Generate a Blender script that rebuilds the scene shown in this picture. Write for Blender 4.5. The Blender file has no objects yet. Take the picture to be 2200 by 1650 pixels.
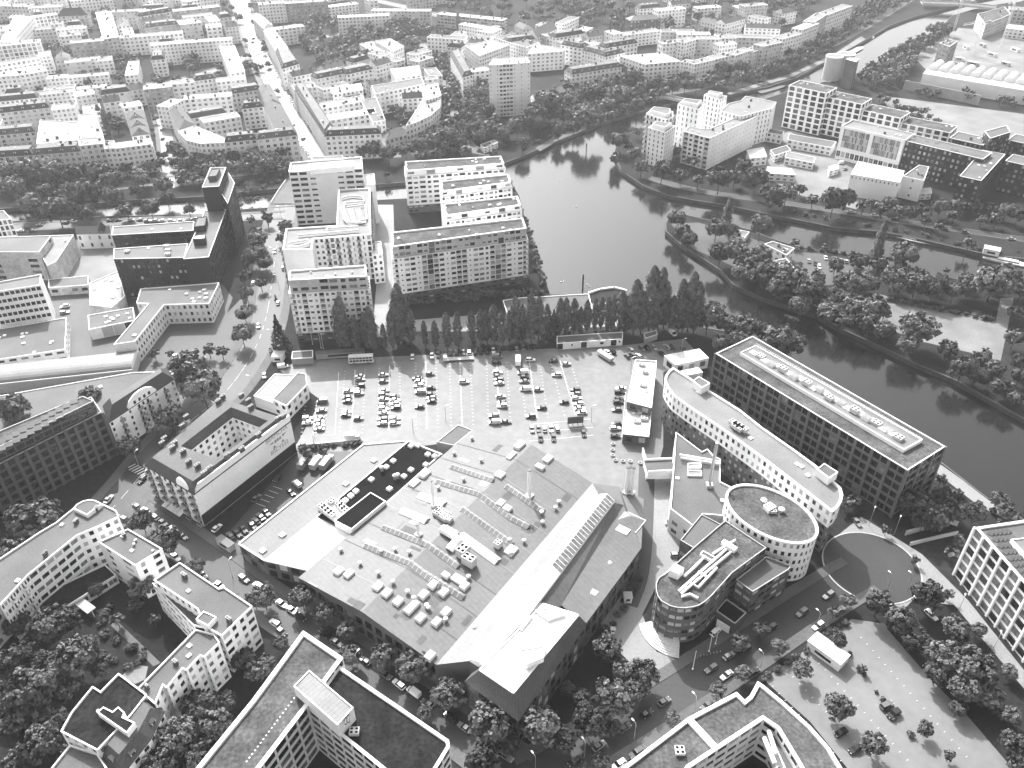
import bpy, math, random
from mathutils import Vector, Matrix, geometry
R = math.radians
SC = bpy.context.scene
COL = SC.collection
# ------------------------------------------------------------------ camera
F_PX, PITCH, ROLL, CAM_H = 1780.0, R(36.1), R(0.65), 215.0
cr, sr, cp, sp = math.cos(ROLL), math.sin(ROLL), math.cos(PITCH), math.sin(PITCH)
fw = Vector((0, cp, -sp)); rt0 = Vector((1, 0, 0)); dn0 = Vector((0, -sp, -cp))
rt = rt0 * cr + dn0 * sr; dn = dn0 * cr - rt0 * sr
cam = bpy.data.cameras.new('camera'); cam.sensor_width = 36; cam.lens = 36 * F_PX / 2200
cam.clip_start = 1; cam.clip_end = 20000
camo = bpy.data.objects.new('camera', cam); COL.objects.link(camo)
m = Matrix((rt, -dn, -fw)).transposed().to_4x4(); m.translation = (0, 0, CAM_H)
camo.matrix_world = m; SC.camera = camo
# ------------------------------------------------------------------ sky, sun, exposure (a black-and-white photograph: neutral light)
SUN_EL, SUN_AZ = R(43), R(-19)
w = bpy.data.worlds.new('World'); SC.world = w; w.use_nodes = True
nt = w.node_tree; nt.nodes.clear()
sky = nt.nodes.new('ShaderNodeTexSky'); sky.sky_type = 'NISHITA'; sky.sun_disc = False
sky.sun_elevation = SUN_EL; sky.sun_rotation = SUN_AZ; sky.dust_density = 5.0; sky.air_density = 1.0
bw = nt.nodes.new('ShaderNodeRGBToBW'); bg = nt.nodes.new('ShaderNodeBackground'); bg.inputs[1].default_value = 0.15
wo = nt.nodes.new('ShaderNodeOutputWorld')
nt.links.new(sky.outputs[0], bw.inputs[0]); nt.links.new(bw.outputs[0], bg.inputs[0]); nt.links.new(bg.outputs[0], wo.inputs[0])
sl = bpy.data.lights.new('sun', 'SUN'); sl.energy = 2.7; sl.angle = R(0.55)
so = bpy.data.objects.new('sun', sl); COL.objects.link(so)
so.rotation_euler = (Vector((-math.sin(SUN_AZ) * math.cos(SUN_EL), -math.cos(SUN_AZ) * math.cos(SUN_EL), -math.sin(SUN_EL)))).to_track_quat('-Z', 'Y').to_euler()
so.location = (-200, 600, 900)
SC.view_settings.view_transform = 'Standard'; SC.view_settings.look = 'None'
SC.view_settings.exposure = 1.62; SC.view_settings.gamma = 1.0; SC.view_settings.use_curve_mapping = False
SC.render.engine = 'CYCLES'
SC.cycles.max_bounces = 6; SC.cycles.diffuse_bounces = 3; SC.cycles.glossy_bounces = 2; SC.cycles.transmission_bounces = 3
SC.cycles.volume_bounces = 0; SC.cycles.transparent_max_bounces = 4; SC.cycles.use_denoising = True
SC.cycles.caustics_reflective = False; SC.cycles.caustics_refractive = False

def ray(px, py):
    u, v = px - 1100, py - 825
    a = cr * u - sr * v; b = sr * u + cr * v
    return a, F_PX * cp - b * sp, -F_PX * sp - b * cp
def P(px, py, z=0.0):                      # survey point: where the sight line through a photo point meets height z
    d = ray(px, py); t = (z - CAM_H) / d[2]
    return Vector((d[0] * t, d[1] * t))
def PS(s, z=0.0):                          # 'x,y x,y ...' -> list of ground-plan points
    return [P(*map(float, q.split(',')), z) for q in s.split()]
def SCALE(py): return (py + 473) * cp / CAM_H   # px per metre across, on the ground
# ------------------------------------------------------------------ materials (grey tones, procedural wear)
MATS = {}
def mat(name, v, rough=.75, amp=.18, sc=.12, amp2=.12, sc2=1.3, spec=.3, metal=0., stripe=None, bump=0., transl=0.):
    m = bpy.data.materials.new(name); m.use_nodes = True; n = m.node_tree.nodes; l = m.node_tree.links
    b = n['Principled BSDF']; b.inputs['Roughness'].default_value = rough; b.inputs['Metallic'].default_value = metal
    b.inputs['Specular IOR Level'].default_value = spec
    geo = n.new('ShaderNodeNewGeometry')
    def noise(s, det):
        t = n.new('ShaderNodeTexNoise'); t.inputs['Scale'].default_value = s; t.inputs['Detail'].default_value = det
        l.new(geo.outputs['Position'], t.inputs['Vector']); return t
    def mul(a, lo, hi):
        r = n.new('ShaderNodeMapRange'); r.inputs[1].default_value = .3; r.inputs[2].default_value = .7
        r.inputs[3].default_value = lo; r.inputs[4].default_value = hi; l.new(a, r.inputs[0]); return r.outputs[0]
    n1 = noise(sc, 5); n2 = noise(sc2, 4)
    x = n.new('ShaderNodeMath'); x.operation = 'MULTIPLY'
    l.new(mul(n1.outputs[0], 1 - amp, 1 + amp), x.inputs[0]); l.new(mul(n2.outputs[0], 1 - amp2, 1 + amp2), x.inputs[1])
    out = x.outputs[0]
    if stripe:                             # seams / boards: (period m, darkening, angle)
        mp = n.new('ShaderNodeMapping'); mp.inputs['Rotation'].default_value[2] = stripe[2]; l.new(geo.outputs['Position'], mp.inputs[0])
        wv = n.new('ShaderNodeTexWave'); wv.inputs['Scale'].default_value = 1 / stripe[0] * .314; wv.inputs['Distortion'].default_value = .15
        l.new(mp.outputs[0], wv.inputs[0])
        r = n.new('ShaderNodeMapRange'); r.inputs[1].default_value = .0; r.inputs[2].default_value = .25; r.inputs[3].default_value = 1 - stripe[1]; r.inputs[4].default_value = 1
        l.new(wv.outputs['Fac'], r.inputs[0])
        y = n.new('ShaderNodeMath'); y.operation = 'MULTIPLY'; l.new(out, y.inputs[0]); l.new(r.outputs[0], y.inputs[1]); out = y.outputs[0]
    z = n.new('ShaderNodeMath'); z.operation = 'MULTIPLY'; z.inputs[1].default_value = v; z.use_clamp = True
    l.new(out, z.inputs[0]); l.new(z.outputs[0], b.inputs['Base Color'])
    if bump:
        bp = n.new('ShaderNodeBump'); bp.inputs['Strength'].default_value = bump; bp.inputs['Distance'].default_value = .3
        l.new(n2.outputs[0], bp.inputs['Height']); l.new(bp.outputs[0], b.inputs['Normal'])
    if transl:
        tr = n.new('ShaderNodeBsdfTranslucent'); l.new(z.outputs[0], tr.inputs[0]); mx = n.new('ShaderNodeMixShader'); mx.inputs[0].default_value = transl
        l.new(b.outputs[0], mx.inputs[1]); l.new(tr.outputs[0], mx.inputs[2]); l.new(mx.outputs[0], n['Material Output'].inputs[0])
    MATS[name] = m; return m
mat('white', 0.84, amp=.07, amp2=.05); mat('offwhite', 0.74, amp=.08, amp2=.06); mat('cream', 0.62, amp=.1); mat('lightgrey', 0.45, amp=.1)
mat('midgrey', 0.26, amp=.12); mat('darkgrey', .09); mat('stucco_old', 0.45, amp=.25, sc=.2, amp2=.15, sc2=.8)
mat('brick', 0.085, amp=.15, amp2=.2, sc2=3); mat('brick_dark', 0.017, amp=.15, amp2=.2, sc2=3); mat('brick_mid', 0.12, amp=.15, amp2=.18, sc2=3)
mat('concrete', .32, amp=.15); mat('parapet', 0.68, amp=.06, amp2=.05); mat('parapet_grey', .34)
mat('gravel', 0.08, amp=.22, sc=.07, amp2=.18, sc2=2.0); mat('gravel_light', 0.14, amp=.2, sc=.08); mat('roof_white', 0.42, amp=.1)
mat('sheet', 0.08, amp=.14, sc=.06, amp2=.14, sc2=.7, stripe=(1.6, .12, R(-40)), spec=.4, rough=.6)
mat('sheet_light', 0.15, amp=.12, sc=.06, amp2=.12, sc2=.6, stripe=(1.6, .08, R(-40)), spec=.4, rough=.55)
mat('bitumen', 0.009, amp=.2, amp2=.2, rough=.95, spec=.03); mat('tile_dark', 0.03, amp=.15, amp2=.2, stripe=(.8, .25, 0)); mat('tile', 0.06, amp=.18, amp2=.2, stripe=(.8, .22, 0))
mat('sedum', 0.07, amp=.4, sc=.16, amp2=.4, sc2=1.1, rough=.9, spec=.1, bump=.4); mat('sedum_dark', 0.013, amp=.5, sc=.18, amp2=.5, sc2=.9, rough=.9, spec=.1, bump=.5)
mat('metal_roof', .13, amp=.15, rough=.55, metal=0., stripe=(1.2, .2, R(40))); mat('metal', .5, rough=.4, metal=.6, amp=.1); mat('steel_dark', .06, rough=.5)
mat('glass', .02, rough=.08, spec=.5, amp=.5, sc=.21, amp2=.5, sc2=.9); mat('glass_light', .16, rough=.1, spec=.6, amp=.4, sc=.4, amp2=.3)
mat('blind', .40, amp=.15); mat('skylight', 0.2, rough=.3, amp=.2, sc2=1.0); mat('solar', .06, rough=.15, spec=.7)
mat('asphalt', 0.026, amp=.22, sc=.05, amp2=.16, sc2=.9, rough=.62, spec=.35); mat('asphalt_old', 0.13, amp=.18, sc=.03, amp2=.14, sc2=.3, rough=.62, spec=.3)
mat('lot_paving', 0.058, amp=.14, sc=.06, amp2=.1, sc2=.6, rough=.7); mat('pavement', 0.08, amp=.18, sc=.1, amp2=.14, rough=.8); mat('plaza', 0.19, amp=.1, sc=.08)
mat('deck_white', .62, amp=.12, sc=.1, amp2=.08); mat('lot_light', .14, amp=.1, sc=.04, amp2=.08, sc2=.4, rough=.7); mat('sand', 0.14, amp=.25, sc=.06, amp2=.15); mat('earth', 0.02, amp=.35, sc=.03, amp2=.3, sc2=.5, rough=.95, spec=.1)
mat('grass', 0.018, amp=.3, sc=.05, amp2=.3, sc2=1.2, rough=.95, spec=.1, bump=.3); mat('grass_dry', 0.09, amp=.25, sc=.04, amp2=.2, rough=.95, spec=.1)
mat('paint', .70, amp=.12, sc2=2); mat('bark', .05, amp=.2); mat('wood', .2)
mat('leaf', 0.08, rough=.55, amp=.25, sc=.05, amp2=.45, sc2=.45, spec=.25, transl=.12); mat('leaf_light', 0.12, rough=.55, amp=.2, sc=.05, amp2=.4, sc2=.45, spec=.3, transl=.12)
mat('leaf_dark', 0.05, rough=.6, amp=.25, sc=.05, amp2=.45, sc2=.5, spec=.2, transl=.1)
mat('car_white', .75, rough=.25, amp=0, amp2=0, spec=.6); mat('car_silver', .35, rough=.3, metal=.5, amp=0, amp2=0); mat('car_grey', .10, rough=.28, amp=0, amp2=0, spec=.6); mat('car_black', .012, rough=.2, amp=0, amp2=0, spec=.6)
mat('car_glass', .012, rough=.05, spec=.7, amp=0, amp2=0); mat('tyre', .012, rough=.8, amp=0, amp2=0); mat('lamp_glass', .7, rough=.1, amp=0, amp2=0); mat('umbrella', .55, amp=.08)
# ------------------------------------------------------------------ mesh and object helpers
class MB:
    def __init__(s): s.v = []; s.f = []; s.m = []
    def poly(s, pts, mi=0):
        k = len(s.v); s.v += [tuple(p) for p in pts]; s.f.append(tuple(range(k, k + len(pts)))); s.m.append(mi)
    def tess(s, pts2, z, mi=0):
        pts2 = [Vector((p[0], p[1])) for p in pts2]
        for t in geometry.tessellate_polygon([[p.to_3d() for p in pts2]]):
            a, b, c = (pts2[i] for i in t)
            if (b - a).cross(c - a) < 0: b, c = c, b
            s.poly([(a.x, a.y, z), (b.x, b.y, z), (c.x, c.y, z)], mi)
    def box(s, cx, cy, z0, sx, sy, sz, rot=0., mi=0, top=None, taper=1.):
        c, q = math.cos(rot), math.sin(rot)
        def r(x, y, z): return (cx + x * c - y * q, cy + x * q + y * c, z)
        x, y = sx / 2, sy / 2; X, Y = x * taper, y * taper
        b = [r(-x, -y, z0), r(x, -y, z0), r(x, y, z0), r(-x, y, z0)]; t = [r(-X, -Y, z0 + sz), r(X, -Y, z0 + sz), r(X, Y, z0 + sz), r(-X, Y, z0 + sz)]
        for i in range(4): j = (i + 1) % 4; s.poly([b[i], b[j], t[j], t[i]], mi)
        s.poly(t, mi if top is None else top); s.poly(b[::-1], mi)
    def wallring(s, pts, z0, z1, mi=0):
        n = len(pts)
        for i in range(n):
            a, b = pts[i], pts[(i + 1) % n]; s.poly([(a[0], a[1], z0), (b[0], b[1], z0), (b[0], b[1], z1), (a[0], a[1], z1)], mi)
    def prism(s, pts, z0, z1, mi=0, top=None):
        s.wallring(pts, z0, z1, mi); s.tess(pts, z1, mi if top is None else top)
    def cyl(s, x, y, z0, z1, r0, r1=None, n=10, mi=0):
        r1 = r0 if r1 is None else r1
        a = [(x + r0 * math.cos(6.2832 * i / n), y + r0 * math.sin(6.2832 * i / n), z0) for i in range(n)]
        b = [(x + r1 * math.cos(6.2832 * i / n), y + r1 * math.sin(6.2832 * i / n), z1) for i in range(n)]
        for i in range(n): j = (i + 1) % n; s.poly([a[i], a[j], b[j], b[i]], mi)
        s.poly(b, mi)
    def tube(s, pts, r, n=6, mi=0):
        pts = [Vector(p) for p in pts]; rings = []
        for i, p in enumerate(pts):
            d = (pts[min(i + 1, len(pts) - 1)] - pts[max(i - 1, 0)]).normalized()
            u = d.cross(Vector((0, 0, 1)));  u = u.normalized() if u.length > 1e-4 else Vector((1, 0, 0)); v = d.cross(u)
            rr = r[i] if isinstance(r, (list, tuple)) else r
            rings.append([p + (u * math.cos(6.2832 * k / n) + v * math.sin(6.2832 * k / n)) * rr for k in range(n)])
        for a, b in zip(rings, rings[1:]):
            for k in range(n): j = (k + 1) % n; s.poly([a[k], a[j], b[j], b[k]], mi)
        s.poly(rings[-1], mi)
    def mesh(s, name, mats, o=(0, 0, 0), smooth=False):
        me = bpy.data.meshes.new(name)
        me.from_pydata([(a[0] - o[0], a[1] - o[1], a[2] - o[2]) for a in s.v], [], s.f)
        for k in ([mats] if isinstance(mats, str) else mats): me.materials.append(MATS[k])
        me.polygons.foreach_set('material_index', s.m)
        if smooth: me.polygons.foreach_set('use_smooth', [True] * len(s.f))
        me.update(); return me
    def build(s, name, mats, parent=None, o=(0, 0, 0), kind=None, smooth=False):
        ob = bpy.data.objects.new(name, s.mesh(name, mats, o, smooth)); COL.objects.link(ob)
        if parent: ob.parent = parent
        else: ob.location = o
        if kind: ob['kind'] = kind
        return ob
def tag(o, label, cat, group=None):
    o['label'] = label; o['category'] = cat
    if group: o['group'] = group
    return o
def thing(name, label, cat, loc=(0, 0, 0), rz=0., group=None):
    o = bpy.data.objects.new(name, None); COL.objects.link(o); o.empty_display_size = .5
    o.location = loc; o.rotation_euler = (0, 0, rz); return tag(o, label, cat, group)
def part(name, me, parent, loc=(0, 0, 0), rz=0., scale=(1, 1, 1)):
    o = bpy.data.objects.new(name, me); COL.objects.link(o); o.parent = parent
    o.location = loc; o.rotation_euler = (0, 0, rz); o.scale = scale; return o
def ccw(p):
    a = sum(p[i].x * p[(i + 1) % len(p)].y - p[(i + 1) % len(p)].x * p[i].y for i in range(len(p)))
    return a > 0
def inpoly(x, y, p):
    c = False; j = len(p) - 1
    for i in range(len(p)):
        if (p[i][1] > y) != (p[j][1] > y) and x < (p[j][0] - p[i][0]) * (y - p[i][1]) / (p[j][1] - p[i][1]) + p[i][0]: c = not c
        j = i
    return c
def inset(p, d):                            # CCW polygon moved inwards by d
    n = len(p); q = []
    for i in range(n):
        a, b, c = p[i - 1], p[i], p[(i + 1) % n]
        e, f = (b - a), (c - b); e = e.normalized() if e.length > 1e-6 else Vector((1, 0)); f = f.normalized() if f.length > 1e-6 else e
        n1, n2 = Vector((-e.y, e.x)), Vector((-f.y, f.x)); k = 1 + n1.dot(n2)
        q.append(b + (n1 + n2) * (d / max(k, .35)))
    return q
# ================================================================== SETTING: water, ground, roads
WZ = -2.2
WATER = PS('-250,462 203,438 254,432 433,423 520,413 600,405 700,402 807,397 868,392 980,372 1085,350 1130,333 1180,310 1235,288 1290,265 1345,248 1400,235 1440,224 1520,214 1566,204 1650,187 1711,167 1750,146 1793,122 1861,86 1910,56 1960,37 2017,22 2100,0 2250,-30 2300,-15 2130,12 2085,22 2045,34 2022,58 1990,83 1958,107 1920,125 1854,153 1780,178 1690,197 1640,214 1580,232 1500,245 1440,252 1400,272 1360,282 1330,297 1318,330 1335,368 1383,400 1434,420 1500,432 1561,441 1624,455 1670,464 1793,489 1882,497 1945,507 2009,522 2124,548 2200,556 2600,600 2600,1290 2200,1108 2124,1072 2019,991 1900,915 1800,855 1700,793 1640,755 1560,712 1430,688 1350,665 1344,627 1319,621 1290,624 1263,632 1184,633 1160,570 1136,502 1105,415 1088,378 1000,395 870,427 811,430 700,438 600,445 520,450 433,461 346,462 203,466 -250,490')
ISLAND = PS('1430,479 1437,466 1460,458 1500,468 1560,480 1612,494 1660,513 1704,527 1754,537 1851,550 1907,576 1996,591 2085,604 2174,626 2200,637 2620,740 2620,1120 2200,901 2052,817 1971,784 1915,756 1798,703 1754,677 1640,642 1574,611 1548,581 1487,542 1464,527 1430,497')
def is_water(x, y): return inpoly(x, y, WATER) and not inpoly(x, y, ISLAND)
def make_ground():
    vs = [Vector(p) for p in [(-2900, -500), (2900, -500), (2900, 3300), (-2900, 3300)]]; es = [(0, 1), (1, 2), (2, 3), (3, 0)]
    for poly in (WATER, ISLAND):
        k = len(vs); vs += list(poly); n = len(poly); es += [(k + i, k + (i + 1) % n) for i in range(n)]
    r = geometry.delaunay_2d_cdt(vs, es, [], 0, 1e-4)
    M = MB()
    for f in r[2]:
        p = [r[0][i] for i in f]; c = sum(p, Vector((0, 0))) / len(p)
        if not is_water(c.x, c.y): M.poly([(q.x, q.y, 0) for q in p])
    M.build('ground', 'earth', kind='structure')
    W = MB(); W.poly([(-2900, -300, WZ), (2900, -300, WZ), (2900, 3000, WZ), (-2900, 3000, WZ)]); W.build('water', 'water', kind='structure')
    Q = MB(); K = MB()
    for poly in (WATER, ISLAND):
        n = len(poly); q = poly if (ccw(poly) == (poly is WATER)) else poly[::-1]   # land on the right-hand side of travel
        for i in range(n):
            a, b = q[i], q[(i + 1) % n]
            if max(abs(a.x), abs(b.x)) > 900 and abs(a.y - b.y) > 250: continue
            Q.poly([(b.x, b.y, -4), (a.x, a.y, -4), (a.x, a.y, .01), (b.x, b.y, .01)])
            d = (b - a); L = d.length
            if L < .5: continue
            d /= L; nn = Vector((d.y, -d.x)); c = (a + b) / 2 + nn * .25
            K.box(c.x, c.y, -.3, L + .1, .6, .55, math.atan2(d.y, d.x))
    Q.build('quay_wall', 'quay', kind='structure'); K.build('quay_coping', 'pavement', kind='structure')
mq = mat('quay', .06, amp=.3, sc=.3, amp2=.3)
mw = mat('water', .012, rough=.2, amp=.1, sc=.01, amp2=0, spec=.5)
def water_nodes():
    n = mw.node_tree.nodes; l = mw.node_tree.links
    g = n.new('ShaderNodeNewGeometry'); t = n.new('ShaderNodeTexNoise'); t.inputs['Scale'].default_value = .9; t.inputs['Detail'].default_value = 4; t.inputs['Roughness'].default_value = .6
    l.new(g.outputs['Position'], t.inputs['Vector'])
    bp = n.new('ShaderNodeBump'); bp.inputs['Strength'].default_value = .08; bp.inputs['Distance'].default_value = .25; l.new(t.outputs[0], bp.inputs['Height'])
    fr = n.new('ShaderNodeFresnel'); fr.inputs['IOR'].default_value = 1.34; mu = n.new('ShaderNodeMath'); mu.operation = 'MULTIPLY'; mu.inputs[1].default_value = 1.0; mu.use_clamp = True
    df = n.new('ShaderNodeBsdfDiffuse'); df.inputs[0].default_value = (.012, .012, .012, 1); gl = n.new('ShaderNodeBsdfGlossy'); gl.inputs['Roughness'].default_value = .11; gl.inputs[0].default_value = (1, 1, 1, 1)
    mx = n.new('ShaderNodeMixShader'); l.new(bp.outputs[0], gl.inputs['Normal']); l.new(fr.outputs[0], mu.inputs[0]); l.new(mu.outputs[0], mx.inputs[0]); l.new(df.outputs[0], mx.inputs[1]); l.new(gl.outputs[0], mx.inputs[2]); l.new(mx.outputs[0], n['Material Output'].inputs[0])
water_nodes(); make_ground()
ZL = [0.0]
def sheet(name, px, m, z=.03, kind='structure'):
    M = MB(); M.tess(PS(px), z); o = M.build(name, m, kind=kind); return o
def offs(pts, d):
    q = []
    for i, p in enumerate(pts):
        t = (pts[min(i + 1, len(pts) - 1)] - pts[max(i - 1, 0)]).normalized(); q.append(p + Vector((t.y, -t.x)) * d)
    return q
def smooth(pts, n=2):
    for _ in range(n):
        q = [pts[0]]
        for a, b in zip(pts, pts[1:]): q += [a * .75 + b * .25, a * .25 + b * .75]
        pts = q + [pts[-1]]
    return pts
ROADS = []
def road(px, width, walk=3.0, m='asphalt', z=.05, dash=True, skipwalk=(), zlift=0):
    pts = smooth(PS(px)); ROADS.append((pts, width / 2 + walk))
    a, b = offs(pts, -width / 2), offs(pts, width / 2)
    M = MB()
    for i in range(len(pts) - 1): M.poly([(*b[i], z), (*b[i + 1], z), (*a[i + 1], z), (*a[i], z)])
    o = M.build('road', m, kind='structure')
    if dash:
        D = MB(); acc = 0
        for i in range(len(pts) - 1):
            d = pts[i + 1] - pts[i]; L = d.length; d /= L; s = 0
            while s < L:
                if int((acc + s) / 4) % 2 == 0:
                    q = pts[i] + d * s; e = pts[i] + d * min(s + 4, L); nn = Vector((d.y, -d.x)) * .06
                    D.poly([(*(q + nn), z + .03), (*(e + nn), z + .03), (*(e - nn), z + .03), (*(q - nn), z + .03)])
                s += 4 - ((acc + s) % 4) + 1e-3
            acc += L
        D.build('lane_marking', 'paint', o)
    if walk:
        for sd in (-1, 1):
            if sd in skipwalk: continue
            c, e = offs(pts, sd * width / 2), offs(pts, sd * (width / 2 + walk)); W = MB()
            for i in range(len(pts) - 1):
                W.poly([(*c[i], z + .14), (*c[i + 1], z + .14), (*e[i + 1], z + .14), (*e[i], z + .14)] if sd < 0 else [(*e[i], z + .14), (*e[i + 1], z + .14), (*c[i + 1], z + .14), (*c[i], z + .14)])
                W.poly([(*c[i], z), (*c[i + 1], z), (*c[i + 1], z + .14), (*c[i], z + .14)])
            W.build('pavement', 'pavement', kind='structure')
# broad ground covers
sheet('paved_yard', '600,795 640,775 800,768 1000,758 1200,748 1340,742 1470,728 1500,760 1425,800 1425,960 1395,1075 1270,1060 1140,975 1010,945 880,962 770,975 630,968 690,860', 'asphalt_old', .04)
sheet('paved_yard', '300,800 470,690 520,640 540,760 470,850 400,880 330,860', 'lot_paving', .03)
sheet('paved_yard', '0,600 130,520 250,500 470,600 500,640 470,720 300,820 0,830', 'lot_paving', .025)
sheet('paved_yard', '125,600 160,540 250,520 270,640 240,660 120,600', 'sand', .034)
sheet('paved_yard', '470,1170 640,970 760,970 800,960 520,1190', 'asphalt', .05)
sheet('paved_yard', '1395,1010 1445,1000 1440,1110 1520,1140 1480,1230 1420,1240 1380,1320 1410,1400 1490,1430 1510,1450 1440,1500 1330,1440 1290,1340 1390,1180', 'plaza', .045)
sheet('paved_yard', '1640,1460 1740,1390 1830,1330 1900,1340 2020,1470 2200,1680 2200,1800 1830,1800 1820,1650 1740,1550', 'lot_light', .04)
sheet('paved_yard', '1800,1150 1850,1110 1980,1190 2080,1290 2200,1440 2200,1640 2100,1540 2010,1420 1940,1310 1850,1260 1790,1250 1815,1190', 'plaza', .036)
sheet('lawn', '1905,1350 1960,1290 2050,1300 2200,1480 2200,1640 2110,1570 2000,1460', 'grass', .06)
sheet('lawn', '1270,1360 1330,1400 1420,1490 1380,1530 1180,1640 1060,1650 1050,1560 1130,1560 1250,1390', 'grass', .055)
sheet('lawn', '0,1160 60,1110 230,1170 310,1240 350,1290 460,1370 330,1540 250,1650 0,1650', 'grass', .03)
sheet('lawn', '1350,760 1430,690 1560,715 1600,770 1540,770 1480,735', 'grass', .028)
sheet('lawn', '640,728 780,735 1060,745 1340,715 1345,700 1100,700 1000,712 640,712', 'earth', .03)
sheet('garden_path', '205,1312 222,1306 345,1424 330,1432', 'pavement', .05); sheet('garden_path', '262,1452 285,1428 318,1432 312,1460 290,1470', 'sand', .055)
sheet('paved_yard', '860,690 1080,672 1345,645 1345,700 1100,712 880,712 800,720', 'plaza', .034)
sheet('paved_yard', '810,590 850,570 858,720 800,725', 'plaza', .037); sheet('paved_yard', '800,440 845,440 850,590 815,600', 'plaza', .035)
sheet('lawn', '838,640 1180,625 1184,650 1080,665 850,690', 'grass', .04); sheet('lawn', '1090,380 1115,420 1150,560 1184,632 1140,620 1130,480 1085,400', 'grass', .04)
sheet('playing_field', '1880,630 2140,690 2130,768 1985,735 1860,690', 'sand', .04); sheet('path', '2150,640 2178,640 2150,775 2122,770', 'sand', .045)
sheet('paved_yard', '1700,540 1760,545 1870,566 1880,590 1800,610 1740,620 1690,570', 'lot_paving', .04)
sheet('lawn', '1440,480 1500,478 1640,520 1700,560 1640,600 1490,535', 'grass_dry', .03)
sheet('sports_ground', '1890,205 2200,245 2200,300 2050,290 1930,260', 'sand', .04); sheet('building_site', '1960,120 2060,60 2200,70 2200,170 1990,150', 'sand', .035)
sheet('paved_yard', '1600,320 1700,280 1850,320 1880,400 1840,450 1720,420 1620,370', 'sand', .036)
sheet('quay_path', '1150,318 1200,288 1330,240 1335,246 1205,298 1160,325', 'pavement', .03)
sheet('promenade', '2000,985 2019,997 2130,1075 2200,1118 2200,1135 2100,1085 2005,1010', 'plaza', .04)
sheet('sand_bank', '1560,200 1700,158 1790,117 1850,78 1860,84 1795,122 1700,166 1570,204', 'sand', .03)
# streets
road('505,-40 520,20 560,130 612,232 690,340', 16, 4, m='asphalt_old', z=.06, dash=False)
road('690,340 672,362 640,395', 15, 3, z=.07)
road('618,430 598,500 585,600 572,690 545,760 490,840 440,880 385,925 330,985 280,1050 225,1110 150,1170', 14, 4, z=.05)
road('290,1085 380,1150 480,1225 600,1312 730,1392 880,1490 1010,1585 1120,1665', 9, 3.5, z=.064, dash=False)
road('1130,1680 1240,1620 1390,1530 1560,1420 1700,1325 1800,1262 1850,1235', 10.5, 3.5, z=.078, dash=False)
road('360,405 362,330 352,260 330,215', 9, 3, m='asphalt_old', z=.055, dash=False)
road('-20,400 120,412 300,395 440,378 560,365 690,345 860,330', 9, 3, z=.045, dash=False)
road('0,490 150,482 420,472 520,466 610,462', 8, 2.5, z=.042, dash=False)
road('1395,383 1500,412 1700,438 1900,471 2200,515', 5, 1, z=.04, dash=False)
road('1400,205 1520,185 1660,150 1780,100 1870,50 1950,0', 8, 2.5, z=.04, dash=False)
road('1440,250 1540,262 1640,300 1680,330', 6, 2, z=.05, dash=False)
road('1390,1000 1385,1150 1375,1240 1350,1300', 6, 0, m='asphalt', z=.07, dash=False)
road('-20,150 150,180 260,190 420,170 560,110', 8, 3, z=.04, dash=False); road('-20,60 200,40 420,30 540,45', 8, 3, z=.043, dash=False)
road('640,90 800,60 960,110 960,230 1000,320 1060,330', 7, 2.5, z=.04, dash=False); road('700,-20 900,20 1100,80 1300,110 1500,60 1700,20', 8, 3, z=.046, dash=False)
def turning_circle():
    c = P(1872, 1218); M = MB(); pts = [c + Vector((15.5 * math.cos(t * .1309), 15.5 * math.sin(t * .1309))) for t in range(48)]
    M.tess(pts, .1); M.build('turning_circle', 'asphalt', kind='structure')
    K = MB(); o = [c + (p - c) * 1.03 for p in pts]
    for i in range(48):
        j = (i + 1) % 48; K.poly([(*pts[i], .2), (*o[i], .2), (*o[j], .2), (*pts[j], .2)][::-1]); K.poly([(*pts[i], .1), (*pts[j], .1), (*pts[j], .2), (*pts[i], .2)])
    K.build('kerb', 'concrete', kind='structure')
turning_circle()
def bridge(name, label, px, width, mt='concrete', z=1.2, rail=True, thick=1.0):
    p = PS(px, z); o = p[0]; t = thing(name, label, 'bridge', (o.x, o.y, 0)); org = (o.x, o.y, 0)
    D = MB()
    for a, b in zip(p, p[1:]):
        d = b - a; c = (a + b) / 2; D.box(c.x, c.y, z - thick, d.length + .2, width, thick, math.atan2(d.y, d.x), top=1)
    D.build('deck', [mt, 'pavement'], t, org)
    for sd in (-1, 1):
        Rr = MB()
        for a, b in zip(p, p[1:]):
            d = b - a; u = d.normalized(); nn = Vector((u.y, -u.x)) * sd * (width / 2 - .15); c = (a + b) / 2 + nn; Rr.box(c.x, c.y, z + .02, d.length, .25, 1.0, math.atan2(d.y, d.x))
        Rr.build('parapet', mt, t, org)
    return t
bridge('road_bridge', 'pale road bridge carrying the main street over the narrow canal', '646,388 630,412 616,436', 20, 'offwhite', .9)
bridge('foot_bridge', 'pale slim footbridge crossing the river mouth beside the white apartment towers', '1395,200 1470,216 1580,240', 6, 'lightgrey', 4)
bridge('road_bridge', 'wide road bridge over the far end of the waterway', '1980,5 2060,8 2140,16', 16, 'lightgrey', 5)
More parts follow.
